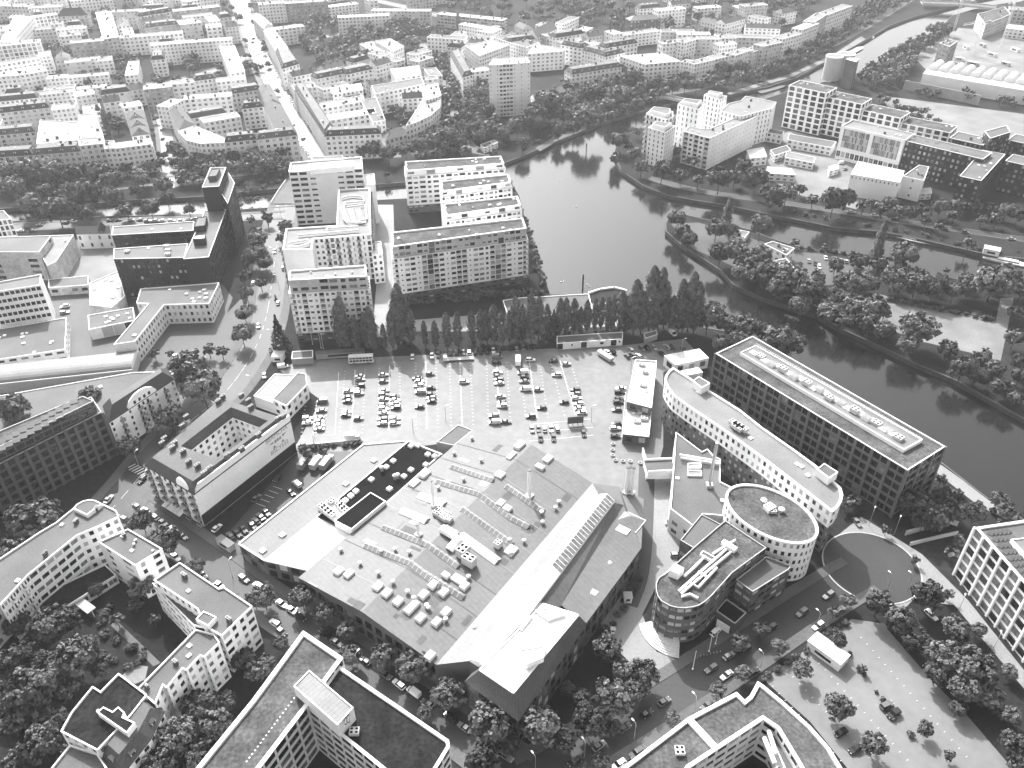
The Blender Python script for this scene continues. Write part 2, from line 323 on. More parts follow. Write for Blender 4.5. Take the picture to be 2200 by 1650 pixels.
# ================================================================== BUILDINGS
# unit window meshes: x across (-.5..5), y outwards, z up 0..1
def win_mesh(kind):
    M = MB(); t, u = (.07, .05)
    def q(x0, x1, z0, z1, y, mi): M.poly([(x0, y, z0), (x1, y, z0), (x1, y, z1), (x0, y, z1)], mi)
    q(-.5, .5, 0, 1, -.02, 1)
    q(-.5, .5, 0, u, .03, 0); q(-.5, .5, 1 - u, 1, .03, 0); q(-.5, -.5 + t, u, 1 - u, .03, 0); q(.5 - t, .5, u, 1 - u, .03, 0)
    if kind in 'wWBL': q(-.035, .035, u, 1 - u, .03, 0)
    if kind == 'W': q(-.25, -.22, u, 1 - u, .03, 0); q(.22, .25, u, 1 - u, .03, 0)
    if kind == 'Q':
        for z in (.28, .5, .72): q(-.43, .43, z, z + .06, .03, 0)
        for x in (-.17, .17): q(x - .012, x + .012, u, 1 - u, .031, 0)
    if kind == 'P':
        for z in (.3, .52, .74): q(-.43, .43, z, z + .045, .03, 0)
        q(-.02, .02, u, 1 - u, .031, 0)
    if kind == 'G':
        for z in (.33, .66): q(-.43, .43, z, z + .03, .03, 0)
        for x in (-.25, 0, .25): q(x - .012, x + .012, u, 1 - u, .031, 0)
    return M
WCH = 'wWnPGBLQ'
WIN = {}
for fr in ('parapet', 'steel_dark', 'concrete', 'lightgrey'):
    for gl in ('glass', 'glass_light', 'blind'):
        for ch in WCH: WIN[ch, fr, gl] = win_mesh(ch).mesh('window', [fr, gl])
def balcony_mesh():
    M = MB(); M.box(0, .6, -.15, 1, 1.2, .15, 0, 0); M.box(0, 1.16, 0, 1, .08, 1, 0, 1); M.box(-.48, .58, 0, .04, 1.1, 1, 0, 1); M.box(.48, .58, 0, .04, 1.1, 1, 0, 1); return M
BALC = {k: balcony_mesh().mesh('balcony', ['concrete', k]) for k in ('lightgrey', 'white', 'midgrey', 'darkgrey')}
def rail_mesh():
    M = MB(); M.box(0, -.05, 0, 1, .1, 1, 0, 0); return M
RAIL = {k: rail_mesh().mesh('balcony', [k]) for k in ('lightgrey', 'white', 'midgrey', 'darkgrey')}
SHAPE = {'w': (.48, .52, .26), 'W': (.8, .5, .28), 'n': (.28, .6, .22), 'P': (.86, .68, .2), 'Q': (.93, .76, .14), 'G': (.96, .94, .02), 'B': (.5, .72, .06), 'L': (.86, .82, .04), 's': (.26, .3, .45), 't': (.62, .36, .36), 'f': (.66, .74, .12)}
def facade(M, WL, a, b, z0, z1, nf, pats, bay, dep=.18):
    d = b - a; L = d.length
    if L < .3: return
    d /= L; n = Vector((d.y, -d.x)); fh = (z1 - z0) / nf
    def q(u0, u1, s0, s1, y=0.):
        o = n * y; A, B_ = a + d * u0 + o, a + d * u1 + o
        M.poly([(A.x, A.y, s0), (B_.x, B_.y, s0), (B_.x, B_.y, s1), (A.x, A.y, s1)])
    for r in range(nf):                      # r = 0 is the top floor
        pat = pats[min(r, len(pats) - 1)]
        if len(pat) == 1: pat = pat * max(1, round(L / bay))
        zb = z1 - (r + 1) * fh; zt = zb + fh; nc = len(pat); cw = L / nc; run = None
        if not pat.strip('.'): q(0, L, zb, zt); continue
        for i, ch in enumerate(pat):
            u0, u1 = i * cw, (i + 1) * cw
            if ch == '.': q(u0, u1, zb, zt); continue
            sw, sh, sb = SHAPE[ch]; x0, x1 = u0 + cw * (1 - sw) / 2, u1 - cw * (1 - sw) / 2; s0, s1 = zb + fh * sb, zb + fh * (sb + sh)
            q(u0, x0, zb, zt); q(x1, u1, zb, zt); q(x0, x1, zb, s0); q(x0, x1, s1, zt)
            dd = 1.2 if ch == 'L' else dep; i0 = n * -dd
            A, B_ = a + d * x0, a + d * x1; C, D_ = A + i0, B_ + i0
            M.poly([(A.x, A.y, s0), (B_.x, B_.y, s0), (D_.x, D_.y, s0), (C.x, C.y, s0)]); M.poly([(A.x, A.y, s1), (C.x, C.y, s1), (D_.x, D_.y, s1), (B_.x, B_.y, s1)])
            M.poly([(A.x, A.y, s0), (C.x, C.y, s0), (C.x, C.y, s1), (A.x, A.y, s1)]); M.poly([(B_.x, B_.y, s0), (B_.x, B_.y, s1), (D_.x, D_.y, s1), (D_.x, D_.y, s0)])
            c = (A + B_) / 2; WL.append((ch, c, s0, math.atan2(d.y, d.x), x1 - x0, s1 - s0, n, dd))
UNIT = {}
def unit(kind):
    if kind in UNIT: return UNIT[kind]
    M = MB()
    if kind == 'skylight': M.box(0, 0, 0, 1, 1, .7, 0, 0, 1, .92); me = M.mesh('skylight', ['parapet', 'skylight'])
    elif kind == 'roof_vent': M.cyl(0, 0, 0, .7, .28, n=8); M.cyl(0, 0, .7, .85, .5, .45, 8); M.cyl(0, 0, .85, 1.0, .45, .1, 8); me = M.mesh('roof_vent', 'metal')
    elif kind == 'chimney': M.box(0, 0, 0, 1, .6, 1, 0, 0); M.box(0, 0, 1.0, 1.12, .72, .1, 0, 1); M.box(-.25, 0, 1.1, .2, .2, .2, 0, 1); M.box(.25, 0, 1.1, .2, .2, .2, 0, 1); me = M.mesh('chimney', ['brick', 'midgrey'])
    elif kind == 'air_unit':
        M.box(0, 0, .12, 1, 1, .7, 0, 0); M.box(0, 0, 0, .8, .8, .12, 0, 1)
        for x, y in ((-.25, -.25), (.25, -.25), (-.25, .25), (.25, .25)): M.poly([(x + .17 * math.cos(.785 * i), y + .17 * math.sin(.785 * i), .825) for i in range(8)], 1)
        me = M.mesh('air_unit', ['lightgrey', 'bitumen'])
    elif kind == 'dormer':
        M.box(0, 0, 0, 1, 1, 1, 0, 0); M.box(0, 0, 1, 1.15, 1.12, .1, 0, 1); M.poly([(-.38, -.52, .2), (.38, -.52, .2), (.38, -.52, .85), (-.38, -.52, .85)], 2); me = M.mesh('dormer', ['offwhite', 'tile_dark', 'glass'])
    elif kind == 'roof_window': M.poly([(-.5, -.5, 0), (.5, -.5, 0), (.5, .5, 0), (-.5, .5, 0)], 0); M.poly([(-.4, -.4, .03), (.4, -.4, .03), (.4, .4, .03), (-.4, .4, .03)], 1); me = M.mesh('roof_window', ['parapet', 'glass_light'])
    elif kind == 'solar_panel':
        M.poly([(-.5, -.5, .1), (.5, -.5, .1), (.5, .5, .5), (-.5, .5, .5)], 0); M.poly([(-.5, .5, 0), (-.5, .5, .5), (.5, .5, .5), (.5, .5, 0)][::-1], 1)
        M.poly([(-.5, -.5, .1), (-.5, .5, .5), (-.5, .5, 0)], 1); M.poly([(.5, -.5, .1), (.5, .5, 0), (.5, .5, .5)], 1); me = M.mesh('solar_panel', ['solar', 'metal'])
    elif kind == 'hatch': M.box(0, 0, 0, 1, 1, .35, 0, 0, None, .95); me = M.mesh('roof_hatch', 'parapet')
    UNIT[kind] = me; return me
FOOT = []
CAMP = Vector((0, 0))
def clutter(root, org, poly, z, n, seed, kinds=('roof_vent', 'hatch', 'chimney')):
    rg = random.Random(seed); xs = [p.x for p in poly]; ys = [p.y for p in poly]; q = inset(poly, 1.6); k = 0
    for _ in range(n * 12):
        x, y = rg.uniform(min(xs), max(xs)), rg.uniform(min(ys), max(ys))
        if not inpoly(x, y, q): continue
        kd = rg.choice(kinds); s = {'roof_vent': (1, 1, 1.1), 'hatch': (1.3, 1.3, 1.2), 'chimney': (1.6, 1.2, 1.5), 'skylight': (1.6, 1.6, 1), 'air_unit': (2.2, 2.2, 1.6), 'solar_panel': (2, 1.6, 1.5)}[kd]
        e = poly[1] - poly[0]
        part({'hatch': 'roof_hatch'}.get(kd, kd), unit(kd), root, (x - org[0], y - org[1], z), math.atan2(e.y, e.x), tuple(v * rg.uniform(.8, 1.25) for v in s)); k += 1
        if k >= n: break
def put_windows(root, org, WL, ind, fr, glass, bal, seed, shell=None):
    rg = random.Random(seed); J = MB(); nm = 0
    for ch, c, s0, ang, ww, hh, n, dd in WL:
        g = rg.choices(glass[0], glass[1])[0]; k = ch if ch in WCH else 'w' if ch == 't' else 'n'
        p = c - n * dd
        if ind:
            part('window', WIN[k, fr, g], root, (p.x - org[0], p.y - org[1], s0), ang, (ww, 1, hh))
            if ch == 'B': part('balcony', BALC[bal], root, (c.x - org[0], c.y - org[1], s0 - .1), ang, (ww * 1.7, 1, 1.05)).rotation_euler = (0, 0, ang + math.pi)
            if ch == 'L': part('balcony', RAIL[bal], root, (c.x - org[0], c.y - org[1], s0), ang, (ww, 1, 1.0))
        else:
            d = Vector((-n.y, n.x)); A, B_ = p - d * (ww / 2), p + d * (ww / 2); gi = {'glass': 1, 'glass_light': 2, 'blind': 3}[g]
            J.poly([(A.x, A.y, s0), (B_.x, B_.y, s0), (B_.x, B_.y, s0 + hh), (A.x, A.y, s0 + hh)], gi)
            o = n * .04; m1, m2 = p - d * .07 + o, p + d * .07 + o; J.poly([(m1.x, m1.y, s0), (m2.x, m2.y, s0), (m2.x, m2.y, s0 + hh), (m1.x, m1.y, s0 + hh)], 0)
            if ch in 'BL': q = c + n * (.5 if ch == 'B' else -.1); J.box(q.x, q.y, s0 - .1, ww * 1.1, 1.0 if ch == 'B' else .12, 1.05, ang, 4)
    if J.f: J.build('windows', [fr, 'glass', 'glass_light', 'blind', bal], root, org, kind='stuff')
DG = (['glass', 'glass_light', 'blind'], [6, 3, 2])
def bld(name, label, pts, h, wall='offwhite', roof='gravel', rk='flat', par=.6, parm='parapet', floors=None, bay=3.3, pats='w', edge=None, ind=False, fr='parapet', glass=DG, bal='lightgrey', z0=0., n=0, seed=1, cat='building', group=None, mh=3.2, mi=2.2, kinds=('roof_vent', 'hatch', 'chimney'), base=None, dorm=0, foot=True, root=None, thick=.32):
    if isinstance(pts, str): pts = PS(pts, h)
    idx = list(range(len(pts)))
    if not ccw(pts): pts = pts[::-1]; k = len(pts); idx = [(k - 2 - i) % k for i in range(k)]
    if foot: FOOT.append(pts)
    c = sum(pts, Vector((0, 0))) / len(pts); org = (c.x, c.y, z0 if root is None else 0)
    if root is None: root = thing(name, label, cat, (c.x, c.y, z0), group=group)
    else: org = tuple(root.location)
    rg = random.Random(seed); top = h if rk != 'flat' else h; floors = floors or max(1, round((h - z0) / 3.2)); pats = [pats] if isinstance(pats, str) else pats
    M = MB(); WL = []; N = len(pts)
    for i in range(N):
        a, b = pts[i], pts[(i + 1) % N]; d = b - a; nn = Vector((d.y, -d.x)); mid = (a + b) / 2
        pp = pats if edge is None or idx[i] not in edge else edge[idx[i]]; pp = [pp] if isinstance(pp, str) else pp
        if nn.length < .2: continue
        if nn.normalized().dot((CAMP - mid).normalized()) < -.35: pp = ['.']
        facade(M, WL, a, b, z0, h - (par if rk == 'flat' else 0) * 0, floors, pp, bay)
    M.build('wall', [wall], root, org)
    put_windows(root, org, WL, ind, fr, glass, bal, seed)
    if rk == 'flat':
        inn = inset(pts, thick); Q = MB(); zr = h - par
        for i in range(N):
            j = (i + 1) % N; o1, o2 = pts[i], pts[j]; i1, i2 = inn[i], inn[j]; ex = .06
            e = (o2 - o1); e = e.normalized() if e.length > 1e-6 else Vector((1, 0)); on = Vector((e.y, -e.x)) * ex
            Q.poly([(*(o1 + on), h + .04), (*(o2 + on), h + .04), (*i2, h + .04), (*i1, h + .04)]); Q.poly([(*i1, h + .04), (*i2, h + .04), (*i2, zr - .02), (*i1, zr - .02)])
            Q.poly([(*(o1 + on), h - .25), (*(o2 + on), h - .25), (*(o2 + on), h + .04), (*(o1 + on), h + .04)])
        Q.build('parapet', [parm], root, org)
        T = MB(); T.tess(inn, zr); ro = T.build('roof', [roof], root, org)
        if n: clutter(ro, org, pts, zr, n, seed, kinds)
    elif rk == 'mans':
        e = inset(pts, -.35); inn = inset(pts, mi); T = MB()
        for i in range(N):
            j = (i + 1) % N; T.poly([(*e[i], h), (*e[j], h), (*inn[j], h + mh), (*inn[i], h + mh)])
            T.poly([(*pts[i], h - .3), (*pts[j], h - .3), (*e[j], h), (*e[i], h)], 1)
        mo = T.build('mansard_roof', [roof, 'parapet'], root, org)
        T2 = MB(); T2.tess(inn, h + mh + .01); ro = T2.build('roof_deck', ['gravel' if roof != 'gravel' else 'tile'], root, org)
        if n: clutter(ro, org, inn, h + mh, n, seed, kinds)
        if dorm:
            for i in range(N):
                a, b = pts[i], pts[(i + 1) % N]; d = b - a; L = d.length
                if L < 6: continue
                d /= L; nn = Vector((d.y, -d.x))
                if nn.dot((CAMP - a).normalized()) < 0: continue
                k = int(L / dorm)
                for s in range(k):
                    q = a + d * (L * (s + .5) / k) - nn * (mi * .55); part('dormer', unit('dormer'), mo, (q.x - org[0], q.y - org[1], h + .5 - org[2]), math.atan2(d.y, d.x), (1.5, 1.6, 1.7))
    elif rk in ('gable', 'hip'):
        L1, L2 = (pts[1] - pts[0]).length, (pts[2] - pts[1]).length; p = pts if L1 >= L2 else pts[1:] + pts[:1]
        m1, m2 = (p[1] + p[2]) / 2, (p[3] + p[0]) / 2; ax = (m1 - m2).normalized(); ins = min(L1, L2) / 2 if rk == 'hip' else 0
        r1, r2 = m1 - ax * ins, m2 + ax * ins; e = inset(p, -.4) if rk == 'hip' else p; T = MB(); hz = h + mh
        T.poly([(*e[0], h), (*e[1], h), (*r1, hz), (*r2, hz)]); T.poly([(*e[2], h), (*e[3], h), (*r2, hz), (*r1, hz)])
        T.poly([(*e[1], h), (*e[2], h), (*r1, hz)], 0 if rk == 'hip' else 1); T.poly([(*e[3], h), (*e[0], h), (*r2, hz)], 0 if rk == 'hip' else 1)
        T.build('roof', [roof, wall], root, org)
        if n:
            for s in range(n):
                q = m2 + (m1 - m2) * ((s + .5) / n); part('chimney', unit('chimney'), root, (q.x - org[0], q.y - org[1], hz - .5 - org[2]), math.atan2(ax.y, ax.x), (1.4, 1.1, 1.6))
    return root
def strip(px, h, d):                         # front eave line in the photo -> quad running back d metres
    a, b = PS(px, h); e = (b - a).normalized(); n = Vector((-e.y, e.x))
    if n.dot(a) < 0: n = -n
    return [a, b, b + n * d, a + n * d]
def raised(root, px, z, hh, wall='white', roof='gravel', name='penthouse', win=None):     # a smaller storey on a roof
    org = tuple(root.location); pts = PS(px, z + hh) if isinstance(px, str) else px
    if not ccw(pts): pts = pts[::-1]
    M = MB(); M.wallring(pts, z, z + hh, 0)
    inn = inset(pts, .3); N = len(pts)
    for i in range(N):
        j = (i + 1) % N; M.poly([(*pts[i], z + hh), (*pts[j], z + hh), (*inn[j], z + hh), (*inn[i], z + hh)], 0); M.poly([(*inn[i], z + hh), (*inn[j], z + hh), (*inn[j], z + hh - .3), (*inn[i], z + hh - .3)], 0)
    M.tess(inn, z + hh - .3, 1); return M.build(name, [wall, roof], root, org)
def at(root, kind, px, py, z, s=(1.5, 1.5, 1), rz=0.):
    p = P(px, py, z); o = root.location; return part({'hatch': 'roof_hatch'}.get(kind, kind), unit(kind), root, (p.x - o[0], p.y - o[1], z - o[2]), rz, s)
# ------------------------------------------------------------------ factory hall
def factory():
    o0 = P(960, 1200, 0); rt_ = thing('factory_hall', 'huge factory hall with grey felt roofs, skylight strips, vents and white fronted head house', 'factory', (o0.x, o0.y, 0)); org = (o0.x, o0.y, 0)
    zE, zR, zV, zM, zD, zA = 9.5, 12.5, 10., 14.6, 12.2, 11.2
    En, Es = P(1016, 923, zE), P(641, 1241, zE); Rn, Rs = P(1142, 955, zR), P(777, 1314, zR); Vn, Vs = P(1273, 1038, zV), P(937, 1428, zV)
    Mn, Ms = P(1288, 1066, zM), P(1008, 1420, zM); On, Os = P(1320, 1080, zM), P(1048, 1446, zM); Dn, Ds = P(1340, 1085, zD), P(1206, 1300, zD)
    A = [P(1330, 1046, zA), P(1383, 1072, zA), P(1378, 1177, zA), P(1340, 1230, zA), P(1257, 1342, zA)]
    v = lambda p, z: (p.x, p.y, z)
    def rf(name, m, *q): M = MB(); M.poly(q if (Vector(q[1][:2]) - Vector(q[0][:2])).cross(Vector(q[2][:2]) - Vector(q[1][:2])) > 0 else q[::-1]); return M.build(name, m, rt_, org)
    rf('roof_slope', 'sheet', v(En, zE), v(Es, zE), v(Rs, zR), v(Rn, zR)); rf('roof_slope', 'sheet', v(Rn, zR), v(Rs, zR), v(Vs, zV), v(Vn, zV))
    rf('roof_slope', 'sheet_light', v(Vn, zV), v(Vs, zV), v(Ms, zM), v(Mn, zM)); rf('roof_slope', 'sheet', v(On, zM), v(Os, zM), v(Ds, zD), v(Dn, zD))
    M = MB(); a = [v(Dn, zD), v(Ds, zD), v(A[4], zA), v(A[3], zA), v(A[2], zA), v(A[1], zA), v(A[0], zA)]
    M.poly(a); M.build('roof_slope', 'sheet', rt_, org)
    # raised glazed monitor along the nave, with its bars
    G = MB(); N = 46; c0, c1 = (Mn + On) / 2, (Ms + Os) / 2
    G.poly([v(Mn, zM - .3), v(Ms, zM - .3), v(Ms, zM + 1), v(Mn, zM + 1)], 0); G.poly([v(Os, zM - .3), v(On, zM - .3), v(On, zM + 1), v(Os, zM + 1)], 0)
    for e, f, k in ((Mn, Ms, 1), (On, Os, 2)):
        for i in range(N):
            t0, t1 = i / N, (i + 1) / N; p, q, r_, s_ = e.lerp(f, t0), e.lerp(f, t1), c0.lerp(c1, t1), c0.lerp(c1, t0)
            mi = 3 if t0 > .46 else k
            G.poly([v(p, zM + 1), v(q, zM + 1), v(r_, zM + 2.6), v(s_, zM + 2.6)], mi)
            if mi != 3:
                w_ = (q - p) * .12; G.poly([v(p, zM + 1.06), v(p + w_, zM + 1.06), v(s_ + w_, zM + 2.66), v(s_, zM + 2.66)], 0)
    G.poly([v(Ms, zM), v(Os, zM), v(Os, zM + 1), v(c1, zM + 2.6), v(Ms, zM + 1)], 0); G.poly([v(On, zM), v(Mn, zM), v(Mn, zM + 1), v(c0, zM + 2.6), v(On, zM + 1)], 0)
    G.build('glazed_monitor', ['offwhite', 'skylight', 'glass_light', 'deck_white'], rt_, org)
    # outer walls in dark brick with tall windows
    W = MB(); WL = []
    def wl(p, zp, q, zq, pat='f', bay=4.2, f=2):
        zz = min(zp, zq); facade(W, WL, p, q, 0, zz - .4, f, [pat], bay); W.poly([v(p, zz - .4), v(q, zz - .4), v(q, zq), v(p, zp)])
    for s in ((Es, zE, Rs, zR), (Rs, zR, Vs, zV), (A[3], zA, A[2], zA), (A[4], zA, A[3], zA)): wl(*s)
    wl(A[2], zA, A[1], zA, '.'); wl(A[1], zA, A[0], zA, '.'); wl(Vn, zV, Rn, zR, '.'); wl(Rn, zR, En, zE, '.'); wl(A[0], zA, Vn, zV, '.'); wl(En, zE, Es, zE, '.')
    W.poly([v(Mn, zM), v(Vn, zV), v(A[0], zA), v(Dn, zD), v(On, zM)])
    for p_, zp, q_, zq in ((Vs, zV, Ms, zM), (Ms, zM, Os, zM), (Os, zM, Ds, zD), (Ds, zD, A[4], zA)): W.poly([v(p_, 0), v(q_, 0), v(q_, zq), v(p_, zp)])
    W.build('wall', 'brick', rt_, org)
    put_windows(rt_, org, WL, True, 'offwhite' if False else 'parapet', (['glass', 'glass_light'], [4, 1]), 'lightgrey', 5)
    # head house: hipped roof below a white flat deck
    e = [P(1257, 1342, 12.5), P(1113, 1545, 12.5), P(1003, 1464, 12.5), P(1150, 1290, 12.5)]; t = [P(1243, 1322, 17), P(1103, 1490, 17), P(1030, 1440, 17), P(1168, 1298, 17)]
    if not ccw(e): e = e[::-1]; t = t[::-1]
    Hh = MB(); WL = []
    for i in range(4): facade(Hh, WL, e[i], e[(i + 1) % 4], 0, 12.5, 3, ['f'], 3.4)
    Hh.build('wall', 'brick', rt_, org); put_windows(rt_, org, WL, True, 'parapet', DG, 'lightgrey', 6)
    T = MB(); ee = inset(e, -.5)
    for i in range(4): j = (i + 1) % 4; T.poly([v(ee[i], 12.5), v(ee[j], 12.5), v(t[j], 17), v(t[i], 17)])
    T.build('hipped_roof', 'tile', rt_, org); T = MB(); T.tess(t, 17.02); T.build('roof_deck', 'deck_white', rt_, org)
    for i in range(4):                                    # white coping
        j = (i + 1) % 4; C = MB(); d = t[j] - t[i]; c = (t[i] + t[j]) / 2; C.box(c.x, c.y, 16.9, d.length, .35, .45, math.atan2(d.y, d.x)); C.build('coping', 'parapet', rt_, org)
    raised(rt_, '1117,1395 1172,1386 1168,1412 1130,1428', 17, 2.2, 'white', 'deck_white', 'roof_box'); raised(rt_, '1150,1310 1190,1302 1215,1318 1178,1330', 17, 1.2, 'white', 'deck_white', 'roof_box')
    C = MB(); q0, q1 = P(1117, 1355, 17), P(1140, 1325, 17); d = q1 - q0; C.box((q0.x + q1.x) / 2, (q0.y + q1.y) / 2, 17, d.length, 1.4, .7, math.atan2(d.y, d.x), 0, 1); C.build('skylight', ['parapet', 'skylight'], rt_, org)
    # height of the main roof at a sight line
    def zat(px, py):
        z = 11.
        for _ in range(4):
            p = P(px, py, z)
            def sd(a, b): d = (b - a).normalized(); return d.cross(p - a)
            e1, r1, v1 = sd(En, Es), sd(Rn, Rs), sd(Vn, Vs)
            if r1 * e1 < 0 or abs(e1) < .01: f = abs(e1) / (abs(e1) + abs(r1) + 1e-6); z = zE + (zR - zE) * f
            elif v1 * r1 < 0: f = abs(r1) / (abs(r1) + abs(v1) + 1e-6); z = zR + (zV - zR) * f
            else: z = zV + .3
        return z
    def sky(px, white=False, wd=2.6):
        q = [tuple(map(float, s.split(','))) for s in px.split()]
        for s0, s1 in zip(q, q[1:]):
            z0, z1 = zat(*s0), zat(*s1); a, b = P(*s0, z0), P(*s1, z1); d = b - a; n = Vector((-d.y, d.x)).normalized() * wd / 2; K = MB(); k = max(2, int(d.length / 1.8))
            for i in range(k):
                t0, t1 = i / k, (i + 1) / k; p, r_ = a.lerp(b, t0), a.lerp(b, t1); y0, y1 = z0 + (z1 - z0) * t0, z0 + (z1 - z0) * t1
                for sg in (-1, 1):
                    if sg < 0: K.poly([v(p + n * sg, y0 + .2), v(p, y0 + 1.1), v(r_, y1 + 1.1), v(r_ + n * sg, y1 + .2)][::-1], 1)
                    else: K.poly([v(p + n * sg, y0 + .2), v(p, y0 + 1.1), v(r_, y1 + 1.1), v(r_ + n * sg, y1 + .2)], 1)
                    ww = (r_ - p) * .14; pl = [v(p + n * sg, y0 + .26), v(p, y0 + 1.16), v(p + ww, y0 + 1.16), v(p + ww + n * sg, y0 + .26)]; K.poly(pl if sg > 0 else pl[::-1], 0)
                    pl = [v(p + n * sg, y0 - .3), v(r_ + n * sg, y1 - .3), v(r_ + n * sg, y1 + .2), v(p + n * sg, y0 + .2)]; K.poly(pl[::-1] if sg > 0 else pl, 0)
            for p, z in ((a, z0), (b, z1)): K.poly([v(p - n, z - .3), v(p + n, z - .3), v(p + n, z + .2), v(p, z + 1.1), v(p - n, z + .2)], 0)
            K.build('skylight_strip', ['lightgrey', 'roof_white' if white else 'skylight'], rt_, org)
    for s in ('970,1003 1060,1033', '938,1035 1029,1062 1100,1115 1136,1133', '823,1133 917,1170 985,1218', '784,1172 881,1210 945,1260', '993,1094 1100,1170', '957,1133 985,1150', '1088,1045 1167,1100', '912,1233 996,1285'): sky(s)
    for s in ('900,1064 955,1085', '862,1097 918,1120', '990,1150 1070,1208'): sky(s, True, 3.4)
    ra = math.atan2((Es - En).y, (Es - En).x)
    def put(kind, L, s):
        for x, y in L: z = zat(x, y); at(rt_, kind, x, y, z - .15, s, ra)
    put('skylight', [(540 + a / 3.93, 1230 + b / 3.93) for a, b in ((825, 25), (1070, 130), (1145, 185), (1240, 255), (1375, 285), (1335, 325), (1455, 200), (1430, 395), (1565, 430), (1645, 345), (1535, 115), (1625, 180), (1800, 125), (740, 0), (1510, 715))], (3.2, 2.4, 1.8))
    rgb = random.Random(31)
    for x, y in [(1074, 1022), (1116, 960), (1099, 981), (1177, 988), (1160, 1006), (1076, 1086), (1090, 1096), (909, 1025), (917, 1018), (890, 1040), (1070, 1176), (995, 1195), (1008, 1214), (958, 1240), (985, 1248), (1098, 1185)]:
        z = zat(x, y); at(rt_, rgb.choice(['hatch', 'air_unit', 'hatch']), x, y, z - .2, (rgb.uniform(2, 4.6), rgb.uniform(1.8, 3.4), rgb.uniform(2.5, 5)), ra + rgb.choice([0, 1.57]))
    put('air_unit', [(945, 1100), (953, 1107), (961, 1112), (948, 1113), (956, 1118), (965, 1120), (938, 1106)], (2.1, 2.1, 2.2))
    put('roof_vent', [(1014, 945), (1034, 992), (996, 1033), (942, 1051), (976, 977), (1201, 1082), (1194, 1095), (1164, 1105), (1166, 1126), (1126, 1166), (1095, 1164), (1097, 1192), (774, 1214), (813, 1235), (845, 1254), (876, 1275), (890, 1289), (917, 1305), (921, 1310), (958, 1335), (1007, 1243), (820, 1188), (733, 1185), (880, 1190), (849, 1184), (1319, 1092), (1273, 1143), (1258, 1166), (1283, 1166), (1310, 1215), (1228, 1262), (1021, 1352)], (1.7, 1.7, 1.7))
    for i in range(46):
        u, v_ = rgb.random(), rgb.uniform(.04, .96); sd = i % 2; A0, A1, B0, B1, za, zb = (En, Es, Rn, Rs, zE, zR) if sd else (Rn, Rs, Vn, Vs, zR, zV)
        du, dv = rgb.uniform(.01, .05), rgb.uniform(.04, .2)
        def pt(a_, b_): p_ = A0.lerp(A1, a_).lerp(B0.lerp(B1, a_), b_); return (p_.x, p_.y, za + (zb - za) * b_ + .05)
        K = MB(); v2 = min(.97, v_ + dv); q4 = [pt(u, v_), pt(min(1, u + du), v_), pt(min(1, u + du), v2), pt(u, v2)]; K.poly(q4 if (Vector(q4[1]) - Vector(q4[0])).cross(Vector(q4[2]) - Vector(q4[1])).z > 0 else q4[::-1]); K.build('roof_patch', rgb.choice(['gravel', 'sheet_light', 'sheet', 'lot_paving']), rt_, org)
    for i in range(1, 9):
        for A0, A1, B0, B1, za, zb in ((En, Es, Rn, Rs, zE, zR), (Rn, Rs, Vn, Vs, zR, zV)):
            t = i / 9; a_, b_ = A0.lerp(A1, t), B0.lerp(B1, t); e_ = (A1 - A0).normalized() * .12; K = MB(); q4 = [v(a_ - e_, za + .08), v(a_ + e_, za + .08), v(b_ + e_, zb + .08), v(b_ - e_, zb + .08)]; K.poly(q4 if (Vector(q4[1]) - Vector(q4[0])).cross(Vector(q4[2]) - Vector(q4[1])).z > 0 else q4[::-1]); K.build('roof_seam', rgb.choice(['gravel', 'sheet_light']), rt_, org)
    def stack(px, py, z, h, r):
        p = P(px, py, z); S = MB(); S.cyl(p.x, p.y, z - .3, z + h, r, r * .92, 12); S.cyl(p.x, p.y, z + h, z + h + .25, r * 1.15, n=12, mi=1); S.box(p.x, p.y, z - .3, r * 3.4, r * 3.4, 1.1, ra, 0); S.build('chimney_stack', ['offwhite', 'steel_dark'], rt_, org)
    stack(1137, 1067, 11, 12.5, .75); stack(932, 1088, 11.5, 12, .42); stack(1344, 1060, 11, 12, .55); stack(1350, 1058, 11, 12, .55); stack(1357, 1060, 11, 12, .55); stack(899, 1150, 12, 5, .6)
    # wide duct elbow
    K = MB(); K.tube([(*P(950, 1140, 12.5), 13.4), (*P(975, 1155, 12.5), 13.6), (*P(982, 1165, 12.5), 13.4), (*P(965, 1180, 12.5), 12)], 1.5, 10); K.build('air_duct', 'offwhite', rt_, org, smooth=True)
    # pyramid skylight and boxes on the aisle
    pc = P(1352, 1120, zA); K = MB(); K.box(pc.x, pc.y, zA, 7, 9, .3, ra, 0); K.box(pc.x, pc.y, zA + .3, 6.6, 8.6, 2.2, ra, 1, 1, .08); K.build('pyramid_skylight', ['parapet', 'skylight'], rt_, org)
    for x, y, s in ((1338, 1142, (4.5, 3, 2.6)), (1268, 1270, (5, 2, 1.4)), (1267, 1244, (2.6, 2, 1)), (1277, 1233, (2.6, 2, 1))): at(rt_, 'hatch', x, y, zA - .1, s, ra + 1.57)
    # low wing beside the yard: felt roof, dark section, raised box, white section
    Lw = PS('513,1168 780,955 876,947 950,976 828,1084 755,1152 672,1227 568,1203', 8)
    if not ccw(Lw): Lw = Lw[::-1]
    W = MB(); WL = []; FOOT.append(Lw)
    for i in range(8):
        a, b = Lw[i], Lw[(i + 1) % 8]; facade(W, WL, a, b, 0, 8, 2, ['f' if (b - a).x > 0 and a.y < P(700, 1150).y else '.'], 4)
    W.build('wall', 'brick', rt_, org); put_windows(rt_, org, WL, True, 'parapet', DG, 'lightgrey', 8)
